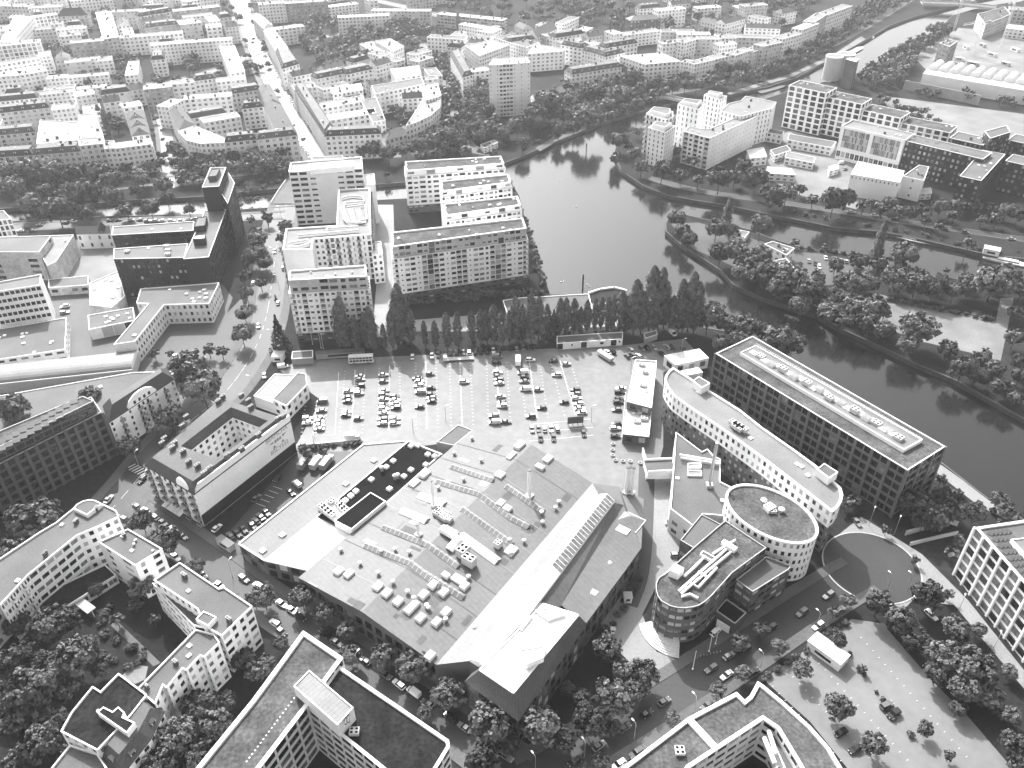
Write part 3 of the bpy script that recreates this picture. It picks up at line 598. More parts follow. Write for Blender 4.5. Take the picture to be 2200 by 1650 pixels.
    for nm, px, z, m in (('roof_slope', None, 8, 'sheet'), ('dark_felt_roof', '876,951 945,978 830,1076 755,1140 680,1110', 8.06, 'bitumen'), ('white_felt_roof', '680,1110 755,1151 672,1227 568,1203', 8.12, 'deck_white')):
        T = MB(); T.tess(Lw if px is None else PS(px, z), z); T.build(nm, m, rt_, org)
    for s in ('780,955 876,947', '876,947 950,976', '513,1168 780,955', '876,949 680,1110', '945,977 672,1227', '568,1203 672,1227', '513,1168 568,1203'):
        a, b = PS(s, 8.3); d = b - a; K = MB(); K.box((a.x + b.x) / 2, (a.y + b.y) / 2, 7.9, d.length, .5, .5, math.atan2(d.y, d.x)); K.build('coping', 'parapet', rt_, org)
    raised(rt_, '796,1057 829,1076 755,1137 718,1118', 8.1, 3.2, 'white', 'bitumen', 'roof_box')
    fr_ = PS('682,1090 718,1072 760,1100 722,1120', 9.5); K = MB(); K.prism(fr_ if ccw(fr_) else fr_[::-1], 8.2, 10.2, 0); K.build('plant_deck', ['offwhite'], rt_, org)
    for a, b in ((692, 1090), (699, 1096), (706, 1102), (713, 1107), (730, 1085), (735, 1092), (741, 1098), (712, 1079)): at(rt_, 'air_unit', a, b, 10.3, (2.4, 2.4, 1.4), ra)
    for a, b in ((883, 960), (919, 978), (898, 959), (934, 982), (845, 992), (830, 1005), (883, 1011), (868, 1025), (837, 1052), (798, 1032), (915, 1000), (765, 1057), (754, 1067), (742, 1077)): at(rt_, 'skylight', a, b, 8.05, (1.9, 1.9, 1.3), ra)
    for a, b in ((803, 990), (743, 1040), (607, 1150), (565, 1184)): at(rt_, 'hatch', a, b, 8.05, (2, 2, 1.5), ra)
    for a, b in ((849, 1030), (821, 1012), (855, 1028)): at(rt_, 'roof_vent', a, b, 8.05, (2, 2, 2.6), ra)
    # small porch at the north corner
    raised(rt_, '984,912 1016,924 975,957 938,949', 0, 7.5, 'lightgrey', 'gravel', 'porch')
    FOOT.extend([[En, Es, Vs, Vn], [Vn, Vs, e[1], A[4], A[2], A[1]], e])
factory()
# ------------------------------------------------------------------ long office by the water
r = bld('office_block', 'long office block with dark brick piers and planted roof beside the wide river', '1538,759 1617,722 2030.6,959 1950,1010', 22.5, 'brick_mid', 'sedum', par=.5, floors=6, ind=True, pats=['P'], edge={3: ['P' * 26], 2: ['P' * 6], 0: ['P' * 6]}, fr='concrete', glass=(['glass', 'glass_light'], [8, 1]))
def piers(root, px, h, n, m='brick_mid', w=1.1, d=.55, z0=0., name='pier'):
    a, b = PS(px, h); o = root.location; e = b - a; ang = math.atan2(e.y, e.x); nn = Vector((e.y, -e.x)).normalized()
    if nn.dot(-a) < 0: nn = -nn
    M = MB(); M.box(0, 0, 0, w, d, h - z0); me = M.mesh(name, m)
    for i in range(n + 1):
        q = a.lerp(b, i / n) + nn * (d / 2 - .05); part(name, me, root, (q.x - o[0], q.y - o[1], z0 - o[2]), ang)
piers(r, '1538,759 1950,1010', 22.4, 13); piers(r, '1950,1010 2030.6,959', 22.4, 3)
raised(r, '1590,757 1624,741 1982,944 1942,966', 22, 1.6, 'white', 'gravel_light', 'roof_trough')
rg = random.Random(3); ra = math.atan2(*(P(1950, 1010, 22) - P(1538, 759, 22)).yx)
for i in range(26):
    t = .04 + .93 * i / 26; x, y = 1607 + (1955 - 1607) * t, 752 + (956 - 752) * t; at(r, ('hatch', 'air_unit', 'hatch', 'skylight')[i % 4], x + rg.uniform(-3, 3), y + rg.uniform(-3, 3), 23.2, (3.2, 2.6, 1.6 + rg.random()), ra)
Rl = MB(); a, b = P(1624, 741, 24.3), P(1982, 944, 24.3)
for i in range(60): q = a.lerp(b, i / 60); Rl.box(q.x, q.y, 23.5, .12, .12, 1.3, ra)
d = b - a; Rl.box((a.x + b.x) / 2, (a.y + b.y) / 2, 24.75, d.length, .1, .1, ra); Rl.build('railing', 'parapet', r, tuple(r.location))
# ------------------------------------------------------------------ crescent building
CR = '1446,789 1436,797 1429,808 1428,818 1432,829 1446,849 1472,868.5 1502,889 1548,919.5 1594,952.5 1650,993 1716,1044 1787.6,1100 1800,1090 1808,1077 1811,1063 1807,1048 1790,1031.5 1753,999.6 1700,961 1640,919.5 1590,880 1523,838 1479.5,810'
r = bld('crescent_building', 'long curved white crescent building with two panelled upper floors over brick floors', CR, 20, 'white', 'gravel_light', par=.7, floors=2, bay=2.7, ind=True, pats=['w'], z0=12.6, glass=(['glass', 'glass_light', 'blind'], [4, 3, 3]), thick=.8)
r.location.z = 0
for c_ in r.children: c_.location.z = c_.location.z if c_.name.startswith('window') else 12.6
low = inset(PS(CR, 20) if ccw(PS(CR, 20)) else PS(CR, 20)[::-1], .5)
bld('', '', low, 12.6, 'brick_mid', 'gravel', par=.1, floors=4, bay=2.7, ind=True, pats=['w'], glass=(['glass', 'blind', 'glass_light'], [5, 4, 2]), root=r, foot=False)
raised(r, '1489,818 1501,808 1526,823 1508,833', 19.4, 3.4, 'white', 'gravel'); raised(r, '1755,1007 1771,995 1801,1014 1782,1027', 19.4, 3.4, 'white', 'gravel')
for x, y in ((1574, 912), (1582, 917), (1590, 921), (1598, 926), (1580, 920), (1588, 925)): at(r, 'air_unit', x, y, 20, (2.6, 2.2, 2.0), ra)
for x, y in ((1500, 843), (1712, 998), (1722, 1003), (1735, 1022), (1612, 942)): at(r, 'hatch', x, y, 19.3, (1.6, 1.6, 1.2), ra)
# ------------------------------------------------------------------ oval building
ov = [];  c0 = P(1658, 1094, 18); ax = (P(1735, 1140, 18) - P(1580, 1050, 18)); an = math.atan2(ax.y, ax.x)
c0 = (P(1565.5, 1097, 18) + P(1751, 1123, 18) + P(1622, 1036.5, 18) + P(1691, 1152, 18)) / 4
for i in range(40): t = 6.28318 * i / 40; x, y = 16.2 * math.cos(t), 10.9 * math.sin(t); ov.append(c0 + Vector((x * math.cos(an) - y * math.sin(an), x * math.sin(an) + y * math.cos(an))))
r = bld('oval_building', 'oval white office drum with rings of square windows and grey roof', ov, 18, 'white', 'sedum', par=.6, floors=5, ind=True, bay=2.4, pats=['w'], glass=(['glass', 'glass_light', 'blind'], [6, 3, 1]), thick=.8)
raised(r, '1640,1085 1655,1078 1668,1088 1652,1097', 17.4, 1.6, 'white', 'roof_white', 'roof_box'); at(r, 'roof_vent', 1640, 1082, 17.4, (2.4, 2.4, 2.2)); at(r, 'roof_vent', 1678, 1100, 17.4, (2.4, 2.4, 1.8)); at(r, 'air_unit', 1660, 1100, 17.4, (2, 2, 1.4))
# ------------------------------------------------------------------ low block with steel chimney
r = bld('workshop_block', 'low wedge shaped grey roofed block with tall steel chimney pipe', '1452,928 1508,970 1520,964 1533,979 1548,986 1547,1034 1580,1051 1563,1108 1510,1104 1491,1131 1440,1092 1442,1073 1449,976', 11, 'offwhite', 'gravel', floors=3, bay=5, ind=True, pats=['.', 'w', 'w'], n=3, kinds=('roof_vent', 'hatch'))
S = MB(); p = P(1524, 1043, 11); S.cyl(p.x, p.y, 10.5, 31, .62, .55, 12); S.box(p.x, p.y, 10.4, 2.2, 2.2, 1.4, 0); S.build('chimney_pipe', 'metal', r, tuple(r.location))
raised(r, '1477,995 1506,993 1507,1004 1478,1004', 10.4, 1.4, 'white', 'skylight', 'skylight_box'); raised(r, '1477,1010 1508,1011 1508,1022 1477,1021', 10.4, .8, 'parapet', 'skylight', 'skylight_box')
K = MB(); K.tube([(*P(1460, 977, 12), 12), (*P(1548, 992, 12), 12)], .45, 8); K.tube([(*P(1462, 983, 12), 12), (*P(1548, 997, 12), 12)], .3, 8); K.build('roof_pipe', 'parapet', r, tuple(r.location))
# ------------------------------------------------------------------ round fronted brick office
DB = '1431,1230 1415,1241 1410,1252 1409.5,1266 1413,1280 1421,1291 1439,1301 1455,1305 1472,1306 1488,1304 1502,1300 1516,1291 1530,1278 1573,1230 1646,1176.5 1558,1118 1497,1170'
r = bld('brick_office', 'five storey brick office with round front, wide steps and ducts on its roof', DB, 16.6, 'brick', 'sedum', par=.5, parm='concrete', thick=.22, floors=5, bay=3.0, ind=True, pats=['W'], glass=(['blind', 'glass_light', 'glass'], [4, 3, 4]))
def ducts(root, L, z, rad=.4, m='offwhite'):
    for s in L: K = MB(); K.tube([(*P(*map(float, q.split(',')), z), z) for q in s.split()], rad, 6); K.build('air_duct', m, root, tuple(root.location))
ducts(r, ('1458,1270 1520,1215 1560,1180', '1463,1276 1526,1222 1570,1186', '1470,1262 1480,1250 1500,1262 1540,1220', '1500,1285 1482,1276 1464,1282', '1515,1195 1490,1220 1470,1238', '1530,1190 1560,1172 1580,1160', '1520,1240 1500,1228'), 17, .42)
raised(r, '1437,1224 1458,1232 1470,1220 1450,1210', 16.2, 3, 'white', 'white', 'roof_box'); raised(r, '1556,1158 1585,1176 1578,1182 1550,1164', 16.2, 1.6, 'white', 'roof_white', 'roof_box'); raised(r, '1510,1182 1540,1198 1532,1206 1504,1190', 16.2, 1.2, 'white', 'gravel', 'roof_box')
bld('', '', '1582,1245 1646,1195 1700,1215 1694,1223 1617,1271', 12.5, 'brick', 'gravel', par=.5, parm='concrete', thick=.22, floors=4, bay=3, ind=True, pats=['W'], root=r, glass=(['blind', 'glass_light', 'glass'], [4, 3, 4]))
bld('', '', '1561,1286 1603,1316.5 1579,1339.5 1539,1311.5', 5, 'brick', 'bitumen', par=.4, parm='concrete', thick=.22, floors=1, bay=4, ind=True, pats=['.'], root=r)
bld('', '', '1462,1160 1507,1105 1560,1132 1499,1182', 12, 'brick_mid', 'gravel', par=.4, parm='concrete', thick=.22, floors=3, bay=3, ind=True, pats=['W'], root=r)
for k in range(6):                                  # fan of entrance steps
    S = MB(); c = P(1458, 1343); rr = 9.3 + k * .62; pts = [c + Vector((rr * math.cos(t), rr * math.sin(t))) for t in [R(178 + 9.2 * i) for i in range(10)]] + [c]
    S.prism(pts if ccw(pts) else pts[::-1], .05, 1.7 - k * .27); S.build('step', 'lightgrey', r, tuple(r.location))
for px in ('1545,1332 1565,1345', ): pass
S = MB(); pts = PS('1540,1316 1575,1342 1577,1348 1542,1322', 0); a, b = P(1538, 1345, 0), P(1565, 1362, 0); d = b - a; S.box((a.x + b.x) / 2, (a.y + b.y) / 2, 0, d.length, .15, 3.4, math.atan2(d.y, d.x)); S.build('garage_door', 'offwhite', r, tuple(r.location))
# ------------------------------------------------------------------ car park edge: long low block, shed, hut
r = bld('car_park_block', 'long narrow pale roofed block along the bright car park', '1365,772 1411,775 1400,876 1347,862', 9, 'brick_mid', 'roof_white', floors=2, bay=5, ind=True, n=5, kinds=('hatch', 'air_unit'), pats=['w'])
bld('', '', '1347,868 1400,884 1394,938 1338,932', 5, 'brick', 'roof_white', par=.4, floors=1, bay=5, ind=True, n=5, kinds=('hatch', 'air_unit'), root=r)
bld('white_shed', 'white roofed shed behind the crescent building end', '1427,764 1502,749 1523,769 1451,784', 5.5, 'white', 'roof_white', par=.15, floors=1, bay=6, ind=True)
bld('white_shed', 'low white annex between white shed and long office', '1462,797 1500,789 1510,800 1478,806', 3.5, 'white', 'roof_white', par=.15, floors=1, pats='.')
bld('garage_row', 'low garage row with shaded flat roof under the poplars', '1196,722 1338,713 1338,728 1197,738', 3.6, 'white', 'gravel', par=.2, floors=1, ind=True, pats=['G.s.G..t.Gs'], glass=(['glass'], [1]), edge={})
bld('small_hut', 'small concrete hut near parked cars beneath the poplars', '1383,716 1410,709 1413,718 1386,727', 3, 'concrete', 'gravel_light', par=.2, floors=1, pats='.')
bld('waterside_hall', 'low flat hall with pale deck roof on the river quay', '1080,645 1112,640 1265,631 1273,665 1160,680 1095,690', 5, 'brick', 'lot_paving', par=.4, floors=1, bay=4, ind=False, pats='W')
bld('station_shelter', 'low bus station shelter roof by the street corner', '628,755 672,752 672,768 626,771', 3.4, 'midgrey', 'gravel', par=.2, floors=1, pats='.')
bld('patched_roof_block', 'two storey white block with patched rectangular roof panels', '585,858 640,800 657,803 660,826 615,872', 7.5, 'white', 'gravel', par=.3, floors=2, ind=True, pats='w', bay=4)
r = bld('patched_roof_block', 'low pale block with grey panel roof on the street corner', '545,850 590,803 650,806 590,866', 6, 'offwhite', 'sheet', par=.2, floors=2, ind=True, pats='.')
# ------------------------------------------------------------------ courtyard house with mural wall
def mural_house():
    h = 15.8; top = 3.0
    rt_ = thing('courtyard_house', 'old courtyard apartment house with chimneys and tall blank painted fire wall', 'apartment house', (*P(470, 1000), 0)); org = tuple(rt_.location)
    W_, N_, E_, S_ = P(312, 1000, h), P(476, 858, h), P(624, 905, h), P(417, 1062, h)
    out = [W_, S_, E_, N_]
    if not ccw(out): out = out[::-1]
    FOOT.append(out); M = MB(); WL = []
    cw = [(W_, S_, ['.', 'B.w.B..w.B.w'] if False else ['BwBwBwBwB']), (S_, E_, ['.']), (E_, N_, ['w']), (N_, W_, ['w'])]
    for a, b, pt in cw: facade(M, WL, a, b, 0, h, 5, pt, 3.2)
    # courtyard
    cc = [P(410, 968, h), P(500, 897, h), P(562, 920, h), P(470, 990, h)]
    if ccw(cc): cc = cc[::-1]
    for i in range(4): facade(M, WL, cc[i], cc[(i + 1) % 4], .5, h, 5, ['w'], 3.2)
    M.build('wall', 'offwhite', rt_, org); put_windows(rt_, org, WL, True, 'parapet', DG, 'midgrey', 12)
    # plain firewall panel: white above, dark plinth below
    F = MB(); d = (E_ - S_).normalized(); n = Vector((d.y, -d.x))
    n = n if n.dot(-S_) > 0 else -n
    a, b = S_ + n * .12, E_ + n * .12; zz = 5.5
    pl = [(*a, zz), (*b, zz), (*b, h + top), (*(a + d * 2.5), h + top), (*a, h)]; F.poly(pl, 0); F.poly([(*a, .3), (*b, .3), (*b, zz), (*a, zz)], 1)
    a2, b2 = S_ - n * .35, E_ - n * .35; F.poly([(*(a + d * 2.5), h + top), (*b, h + top), (*b2, h + top), (*(a2 + d * 2.5), h + top)], 0); F.poly([(*b2, 0), (*b2, h + top), (*(a2 + d * 2.5), h + top), (*a2, h), (*a2, 0)], 0); F.poly([(*b, 0), (*b2, 0), (*b2, h + top), (*b, h + top)], 0)
    F.build('fire_wall', ['white', 'brick_dark'], rt_, org)
    # painted mural on the wall: two lines of lettering and an emblem
    def text(s, u, z, size):
        cu = bpy.data.curves.new('lettering', 'FONT'); cu.body = s; cu.size = size; cu.align_x = 'CENTER'; cu.extrude = .01
        t_ = bpy.data.objects.new('lettering', cu); me = bpy.data.meshes.new_from_object(t_); bpy.data.objects.remove(t_); bpy.data.curves.remove(cu)
        me.materials.append(MATS['midgrey']); o = bpy.data.objects.new('lettering', me); COL.objects.link(o)
        p = S_.lerp(E_, u) + n * .17; ux = Vector((d.x, d.y, 0)); uz = Vector((0, 0, 1)); m4 = Matrix((ux, uz, ux.cross(uz))).transposed().to_4x4(); m4.translation = Vector((p.x, p.y, z)) - Vector(org)
        o.parent = rt_; o.matrix_local = m4
    text('BERMCHA', .835, 14.0, 2.5); text('BSCYS32', .835, 7.6, 2.5)
    E = MB(); c = S_.lerp(E_, .835) + n * .18
    def uv(x, z): q = c + d * x; return (q.x, q.y, 11.8 + z)
    for tri in (((-4.6, .8), (-2.2, 1.1), (-2.4, .2)), ((4.6, 1.2), (2.2, 1.4), (2.6, .1)), ((-3.2, -2.6), (-2.4, -.7), (-1.4, -1.9)), ((3.0, -2.2), (2.2, -.9), (1.4, -1.9))): E.poly([uv(*q) for q in tri])
    for i in range(3): E.poly([uv(-1.8 + i * 1.25, -.1), uv(-.75 + i * 1.25, -.1), uv(-.75 + i * 1.25, 1.1), uv(-1.8 + i * 1.25, 1.1)])
    E.build('emblem', 'midgrey', rt_, org)
    # roofs: steep tiled street slope, flat decks round the court
    T = MB(); i1 = [W_.lerp(E_, .07), S_.lerp(N_, .07)]
    inner = inset(out, 2.4); oi = inset(out, -.4); z1 = h + top
    for i in range(4): j = (i + 1) % 4; T.poly([(*oi[i], h), (*oi[j], h), (*inner[j], z1), (*inner[i], z1)])
    T.build('mansard_roof', 'tile_dark', rt_, org)
    Dk = MB(); cq = cc[::-1]; ic = inset(cq, -2.0)
    k = min(range(4), key=lambda s: (ic[s] - inner[0]).length); ic2 = ic[k:] + ic[:k]; cq2 = cq[k:] + cq[:k]
    for i in range(4): j = (i + 1) % 4; Dk.poly([(*inner[i], z1), (*inner[j], z1), (*ic2[j], z1), (*ic2[i], z1)]); Dk.poly([(*ic2[i], z1), (*ic2[j], z1), (*cq2[j], h), (*cq2[i], h)], 1)
    Dk.build('roof_deck', ['gravel', 'tile'], rt_, org)
    F = MB(); F.tess(cq, .4); F.build('court_floor', 'pavement', rt_, org)
    for a, b in ((540 - 540 + 402, 901), (393, 921), (355, 948), (377, 958), (372, 968), (350, 958), (470, 868), (535, 866), (540, 880), (395, 976), (407, 998), (426, 1006), (441, 1022), (452, 1012), (489, 984), (521, 970), (557, 940), (598, 905), (610, 900), (480, 858), (520, 855)): at(rt_, 'chimney', a, b, z1 - .3, (2.0, 1.5, 1.9), math.atan2(d.y, d.x))
    for i in range(7): q = P(440 + i * 9, 905 - i * 5, z1); 
    G = MB()                                              # curved street gable
    e = (S_ - W_).normalized(); nn = Vector((e.y, -e.x)); nn = nn if nn.dot(-W_) > 0 else -nn; c = W_.lerp(S_, .78) + nn * .1
    pr = [(-3, 0), (3, 0), (3, 2.2), (2.2, 3.6), (1.2, 4.4), (0, 4.8), (-1.2, 4.4), (-2.2, 3.6), (-3, 2.2)]; f0 = [(*(c + e * x), h - .2 + z) for x, z in pr]; f1 = [(*(c + e * x - nn * .5), h - .2 + z) for x, z in pr]
    G.poly(f0); G.poly(f1[::-1])
    for i in range(9): j = (i + 1) % 9; G.poly([f0[i], f1[i], f1[j], f0[j]])
    G.build('street_gable', 'white', rt_, org)
    for i in range(5):
        q = W_.lerp(S_, .35 + i * .07) + nn * 2.2; A_ = MB(); A_.poly([(*(q - e * 1.4 - nn * 2), 3.6), (*(q + e * 1.4 - nn * 2), 3.6), (*(q + e * 1.4 + nn * 1), 2.7), (*(q - e * 1.4 + nn * 1), 2.7)]); A_.build('awning', 'umbrella', rt_, org)
mural_house()
# ------------------------------------------------------------------ white house with curved gable, brick office with piers
r = bld('gabled_house', 'white balcony house with big curved gable and dark tiled roof', PS('234,908 374,815 358,792 222,872', 14.5), 14.5, 'white', 'tile_dark', rk='mans', floors=5, ind=True, pats=['w.B.w.BwB.w.B.w'], bal='midgrey', mh=4, mi=3.2, edge={1: ['.'], 2: ['.'], 3: ['.']})
a, b = P(234, 908, 14.5), P(374, 815, 14.5); e = (b - a).normalized(); nn = Vector((e.y, -e.x)); G = MB(); c = a.lerp(b, .5) + nn * .15
pr = [(-7, 0), (7, 0), (7, 1.4), (5.6, 3.4), (3, 4.8), (0, 5.3), (-3, 4.8), (-5.6, 3.4), (-7, 1.4)]; f0 = [(*(c + e * x), 14.3 + z) for x, z in pr]; f1 = [(*(c + e * x - nn * .6), 14.3 + z) for x, z in pr]
G.poly(f0); G.poly(f1[::-1])
for i in range(9): j = (i + 1) % 9; G.poly([f0[i], f1[i], f1[j], f0[j]])
G.build('street_gable', 'white', r, tuple(r.location))
for i in range(4): q = c + e * (-3.6 + 2.4 * i) + nn * .02; part('window', WIN['w', 'parapet', 'glass'], r, (q.x - r.location.x, q.y - r.location.y, 15.2), math.atan2(e.y, e.x), (1.1, 1, 1.5))
r = bld('pier_office', 'dark brick office with heavy piers, window bands and solar panels on its roof', PS('-60,1026 218,885 196,852 -60,965', 21.5), 21.5, 'brick', 'sedum', par=.5, parm='concrete', floors=6, ind=True, pats=['P' * 13], edge={1: ['P' * 3], 2: ['.'], 3: ['.']}, fr='concrete', glass=(['glass'], [1]), base=None)
piers(r, '-60,1026 218,885', 21.4, 13, 'brick', 1.2, .9)
up = PS('-60,988 201,861 178,851 -60,950', 27); up = up if ccw(up) else up[::-1]
bld('', '', up, 27, 'brick', 'sedum', par=.4, parm='concrete', floors=2, ind=True, pats=['P' * 13], edge=None, fr='concrete', glass=(['glass'], [1]), root=r, z0=21.6, foot=False)
for i in range(22): rg = random.Random(i); x = 4 + (i % 11) * 15.5; y = 975 - x * .56 + (i // 11) * 14 - 22; at(r, 'solar_panel', x, y, 26.7, (2.6, 2.2, 1.4), .45)
def tin_hall():
    a, b = P(-60, 832, 5), P(284, 795, 5); e = (b - a).normalized(); n = Vector((-e.y, e.x)); n = n if n.y > 0 else -n; W = 15.; r = thing('tin_hall', 'long hall with bright arched sheet roof at the industrial yard', 'hall', (*((a + b) / 2), 0)); org = tuple(r.location); FOOT.append([a, b, b + n * W, a + n * W])
    M = MB(); M.wallring([a, b, b + n * W, a + n * W], 0, 5); M.build('wall', 'lightgrey', r, org); V = MB(); k = 12; L = (b - a).length
    for i in range(k):
        t0, t1 = math.pi * i / k, math.pi * (i + 1) / k; y0, y1 = W / 2 - W / 2 * math.cos(t0), W / 2 - W / 2 * math.cos(t1); z0, z1 = 5 + 2.6 * math.sin(t0), 5 + 2.6 * math.sin(t1)
        V.poly([(*(a + n * y0), z0), (*(b + n * y0), z0), (*(b + n * y1), z1), (*(a + n * y1), z1)])
    for p in (a, b): V.poly([(*(p + n * (W / 2 - W / 2 * math.cos(math.pi * i / k))), 5 + 2.6 * math.sin(math.pi * i / k)) for i in range(k + 1)], 1)
    V.build('arched_roof', ['metal_roof', 'offwhite'], r, org); E = MB(); c = (a + b) / 2; E.box(c.x, c.y, 4.9, L, .5, .5, math.atan2(e.y, e.x)); c += n * W; E.box(c.x, c.y, 4.9, L, .5, .5, math.atan2(e.y, e.x)); E.build('gutter', 'parapet', r, org)
tin_hall()
bld('felt_hall', 'wide dark felt roofed hall with rows of small skylights', '-40,857 284,800 378,797 340,830 222,890 60,960 -40,1000', 6, 'brick', 'gravel', par=.3, floors=1, pats='.', n=16, kinds=('hatch', 'skylight'), seed=4)
# ------------------------------------------------------------------ white courtyard complex, lower left
r = bld('white_apartments', 'white apartment wing with rounded corner tower and roof terraces', '-40,1252 -40,1226 83,1144 120,1122 157,1092 165,1083 178,1076 192,1073 205,1075 219,1082 226,1085 250,1097 255,1110 203,1134 165,1150 60,1235 0,1300', 17, 'white', 'gravel', floors=5, ind=True, pats=['w'], bal='white', bay=3, n=5, edge={16: ['w'], 14: ['W'], 15: ['wWwBwWwBwW']})
raised(r, '157,1092 165,1083 178,1076 192,1073 205,1075 219,1082 186,1106', 16.4, 1.6, 'white', 'gravel', 'corner_tower')
bld('white_apartments', 'white apartment block with brown roof terrace and satellite dishes', '275,1136 349,1179 290,1215 211,1164', 16, 'white', 'gravel', floors=5, ind=True, pats=['nw'], bay=3, n=6, seed=5)
r = bld('white_apartments', 'white stepped apartment block above the garden beside the tree lined street', '330,1246 386,1208 470,1264 481,1261 542,1302 476,1366 440,1345 424,1308 345,1256', 17.5, 'white', 'gravel', floors=5, ind=True, pats=['w'], bay=3, n=4, seed=6, edge={4: ['WwwW']})
bld('', '', '327,1252 345,1258 424,1310 440,1347 415,1343', 13.5, 'white', 'gravel', floors=4, ind=True, pats=['W'], bay=4, root=r)
raised(r, '420,1330 437,1312 465,1325 447,1345', 17, 1.8, 'white', 'gravel')
r = bld('white_apartments', 'long white apartment wing with stepped terraces behind dark street trees', '420,1352 460,1362 472,1380 438,1412 430,1408 400,1440 392,1436 358,1478 350,1472 333,1512.5 295,1479.5', 16.5, 'white', 'gravel', floors=5, ind=True, pats=['w'], bay=3, n=4, seed=7, bal='white')
b = bld('planted_roof_house', 'white house with dark planted roof and mansard dormers beside the dark garden', '254.5,1446 315.6,1492 282,1535 209,1612 130,1571 153,1530 198.5,1474 216,1485', 17, 'white', 'sedum_dark', floors=5, ind=True, pats=['w'], bay=3, n=2, seed=8)
raised(b, '208,1530 222,1518 242,1528 254,1518 268,1530 264,1540 290,1552 272,1575', 16.5, 2.2, 'white', 'sedum_dark')
bld('planted_roof_house', 'white mansard house on the street corner below the planted roof', '318,1500 352,1530 322,1590 262,1665 215,1622 282,1540', 13, 'white', 'tile', rk='mans', mh=3.6, mi=2.2, floors=4, ind=True, pats=['w'], bay=3, dorm=6)
bld('garden_house', 'flat roofed grey house at the dark garden edge', '110,1650 150,1600 208,1618 230,1650 200,1700 120,1700', 14, 'offwhite', 'gravel', floors=4, ind=True, pats=['w'], n=1)
bld('white_apartments', 'white apartment wing at the garden edge with small windows', '-60,1290 0,1248 28,1258 -40,1330', 14.5, 'offwhite', 'tile', floors=4, ind=True, pats=['w'])
K = thing('pergola_walk', 'white covered garden walkway with glazed barrel roof', 'pergola', (*P(170, 1275), 0)); p0, p1 = P(122, 1255, 3), P(197, 1312, 3); d = p1 - p0; A_ = math.atan2(d.y, d.x)
M = MB(); M.box((p0.x + p1.x) / 2, (p0.y + p1.y) / 2, 2.8, d.length, 3, .3, A_); M.build('roof', 'concrete', K, tuple(K.location))
for i in range(8): q = p0.lerp(p1, i / 7); M = MB(); M.cyl(q.x, q.y, 0, 2.8, .18, n=6); M.build('post', 'parapet', K, tuple(K.location))
bld('garden_wing', 'low garden wing with planted dark roof between white blocks', '60,1290 225,1212 250,1235 100,1330', 4, 'offwhite', 'sedum_dark', par=.4, floors=1, pats='W')
# ------------------------------------------------------------------ big office at the bottom centre
r = bld('corner_office', 'big white edged office wing with weathered planted roof and metal roof hut', '651,1355 737,1413 660,1518 540,1675 380,1700 540,1505', 21, 'offwhite', 'sedum', par=.8, floors=6, ind=True, pats=['P'], edge={2: ['P'], 1: ['P']}, bay=4, glass=(['glass', 'glass_light'], [3, 1]), thick=1.1)
bld('', '', '727,1428.5 964,1590 966,1604 935,1655 880,1700 662,1523', 19.5, 'offwhite', 'sedum_dark', par=.7, floors=6, ind=True, bay=4, pats=['P'], root=r, glass=(['glass', 'glass_light'], [3, 1]), thick=.8)
hut = PS('663.5,1437 759,1517.6 724.5,1556 630,1472', 25); raised(r, hut, 19, 5.6, 'white', 'metal_roof', 'roof_hut')
ducts(r, ('747,1527 749,1552', '741,1532 743,1556'), 24, .3, 'steel_dark'); at(r, 'air_unit', 762, 1575, 19, (2.5, 2, 1.6))
for i in range(18): at(r, 'hatch', 632 - i * 6, 1500 + i * 8, 20.15, (.42, .34, .15), .9)
# ------------------------------------------------------------------ round edged office, bottom right
r = bld('stepped_office', 'white edged office with grass roof and curved stepped side above a parking lot', '1478,1542 1582.5,1487 1600,1504 1611,1495 1628,1464 1640,1472 1683,1507.5 1742,1561 1782.5,1607 1812,1655 1830,1720 1760,1720 1715,1640 1670,1565 1640,1545 1541,1610', 17, 'offwhite', 'sedum', par=.7, floors=5, ind=True, pats=['W'], bay=3.6, thick=.9)
bld('', '', '1478,1542 1541,1610 1480,1650 1440,1720 1260,1720 1335,1650', 18, 'offwhite', 'sedum', par=.7, floors=5, ind=True, pats=['W'], bay=3.6, root=r, thick=.9)
ducts(r, ('1652,1570 1668,1620', '1642,1585 1665,1640'), 15, .6); at(r, 'air_unit', 1460, 1615, 17.5, (2.4, 2.4, 1.2)); raised(r, '1640,1548 1655,1545 1720,1650 1690,1660', 6, 7.5, 'white', 'gravel', 'court_wing'); raised(r, '1662,1650 1720,1622 1755,1690 1680,1720', 4, 7, 'white', 'skylight', 'glass_roof')
# ------------------------------------------------------------------ white framed office, right edge
r = bld('framed_office', 'white framed office with deep window bays and solar panels beside the leafy strip', '2096,1133 2330,1098 2500,1330 2282,1345', 22.4, 'white', 'gravel', par=.6, floors=6, ind=True, pats=['Q' * 9], edge={0: ['Q'], 1: ['.'], 2: ['Q' * 9]}, fr='lightgrey', glass=(['glass', 'glass_light'], [3, 3]), thick=.8)
piers(r, '2096,1133 2282,1345', 22.3, 9, 'white', .7, .7)
for i in range(40): at(r, 'solar_panel', 2128 + (i % 5) * 9 + (i // 5) * 10.5, 1146 + (i // 5) * 13.5 - (i % 5) * .8, 21.9, (1.6, 1.9, 1.0), -.75)
raised(r, '2172,1158 2260,1150 2300,1200 2230,1220', 21.8, 2.0, 'white', 'gravel_light', 'roof_trough')
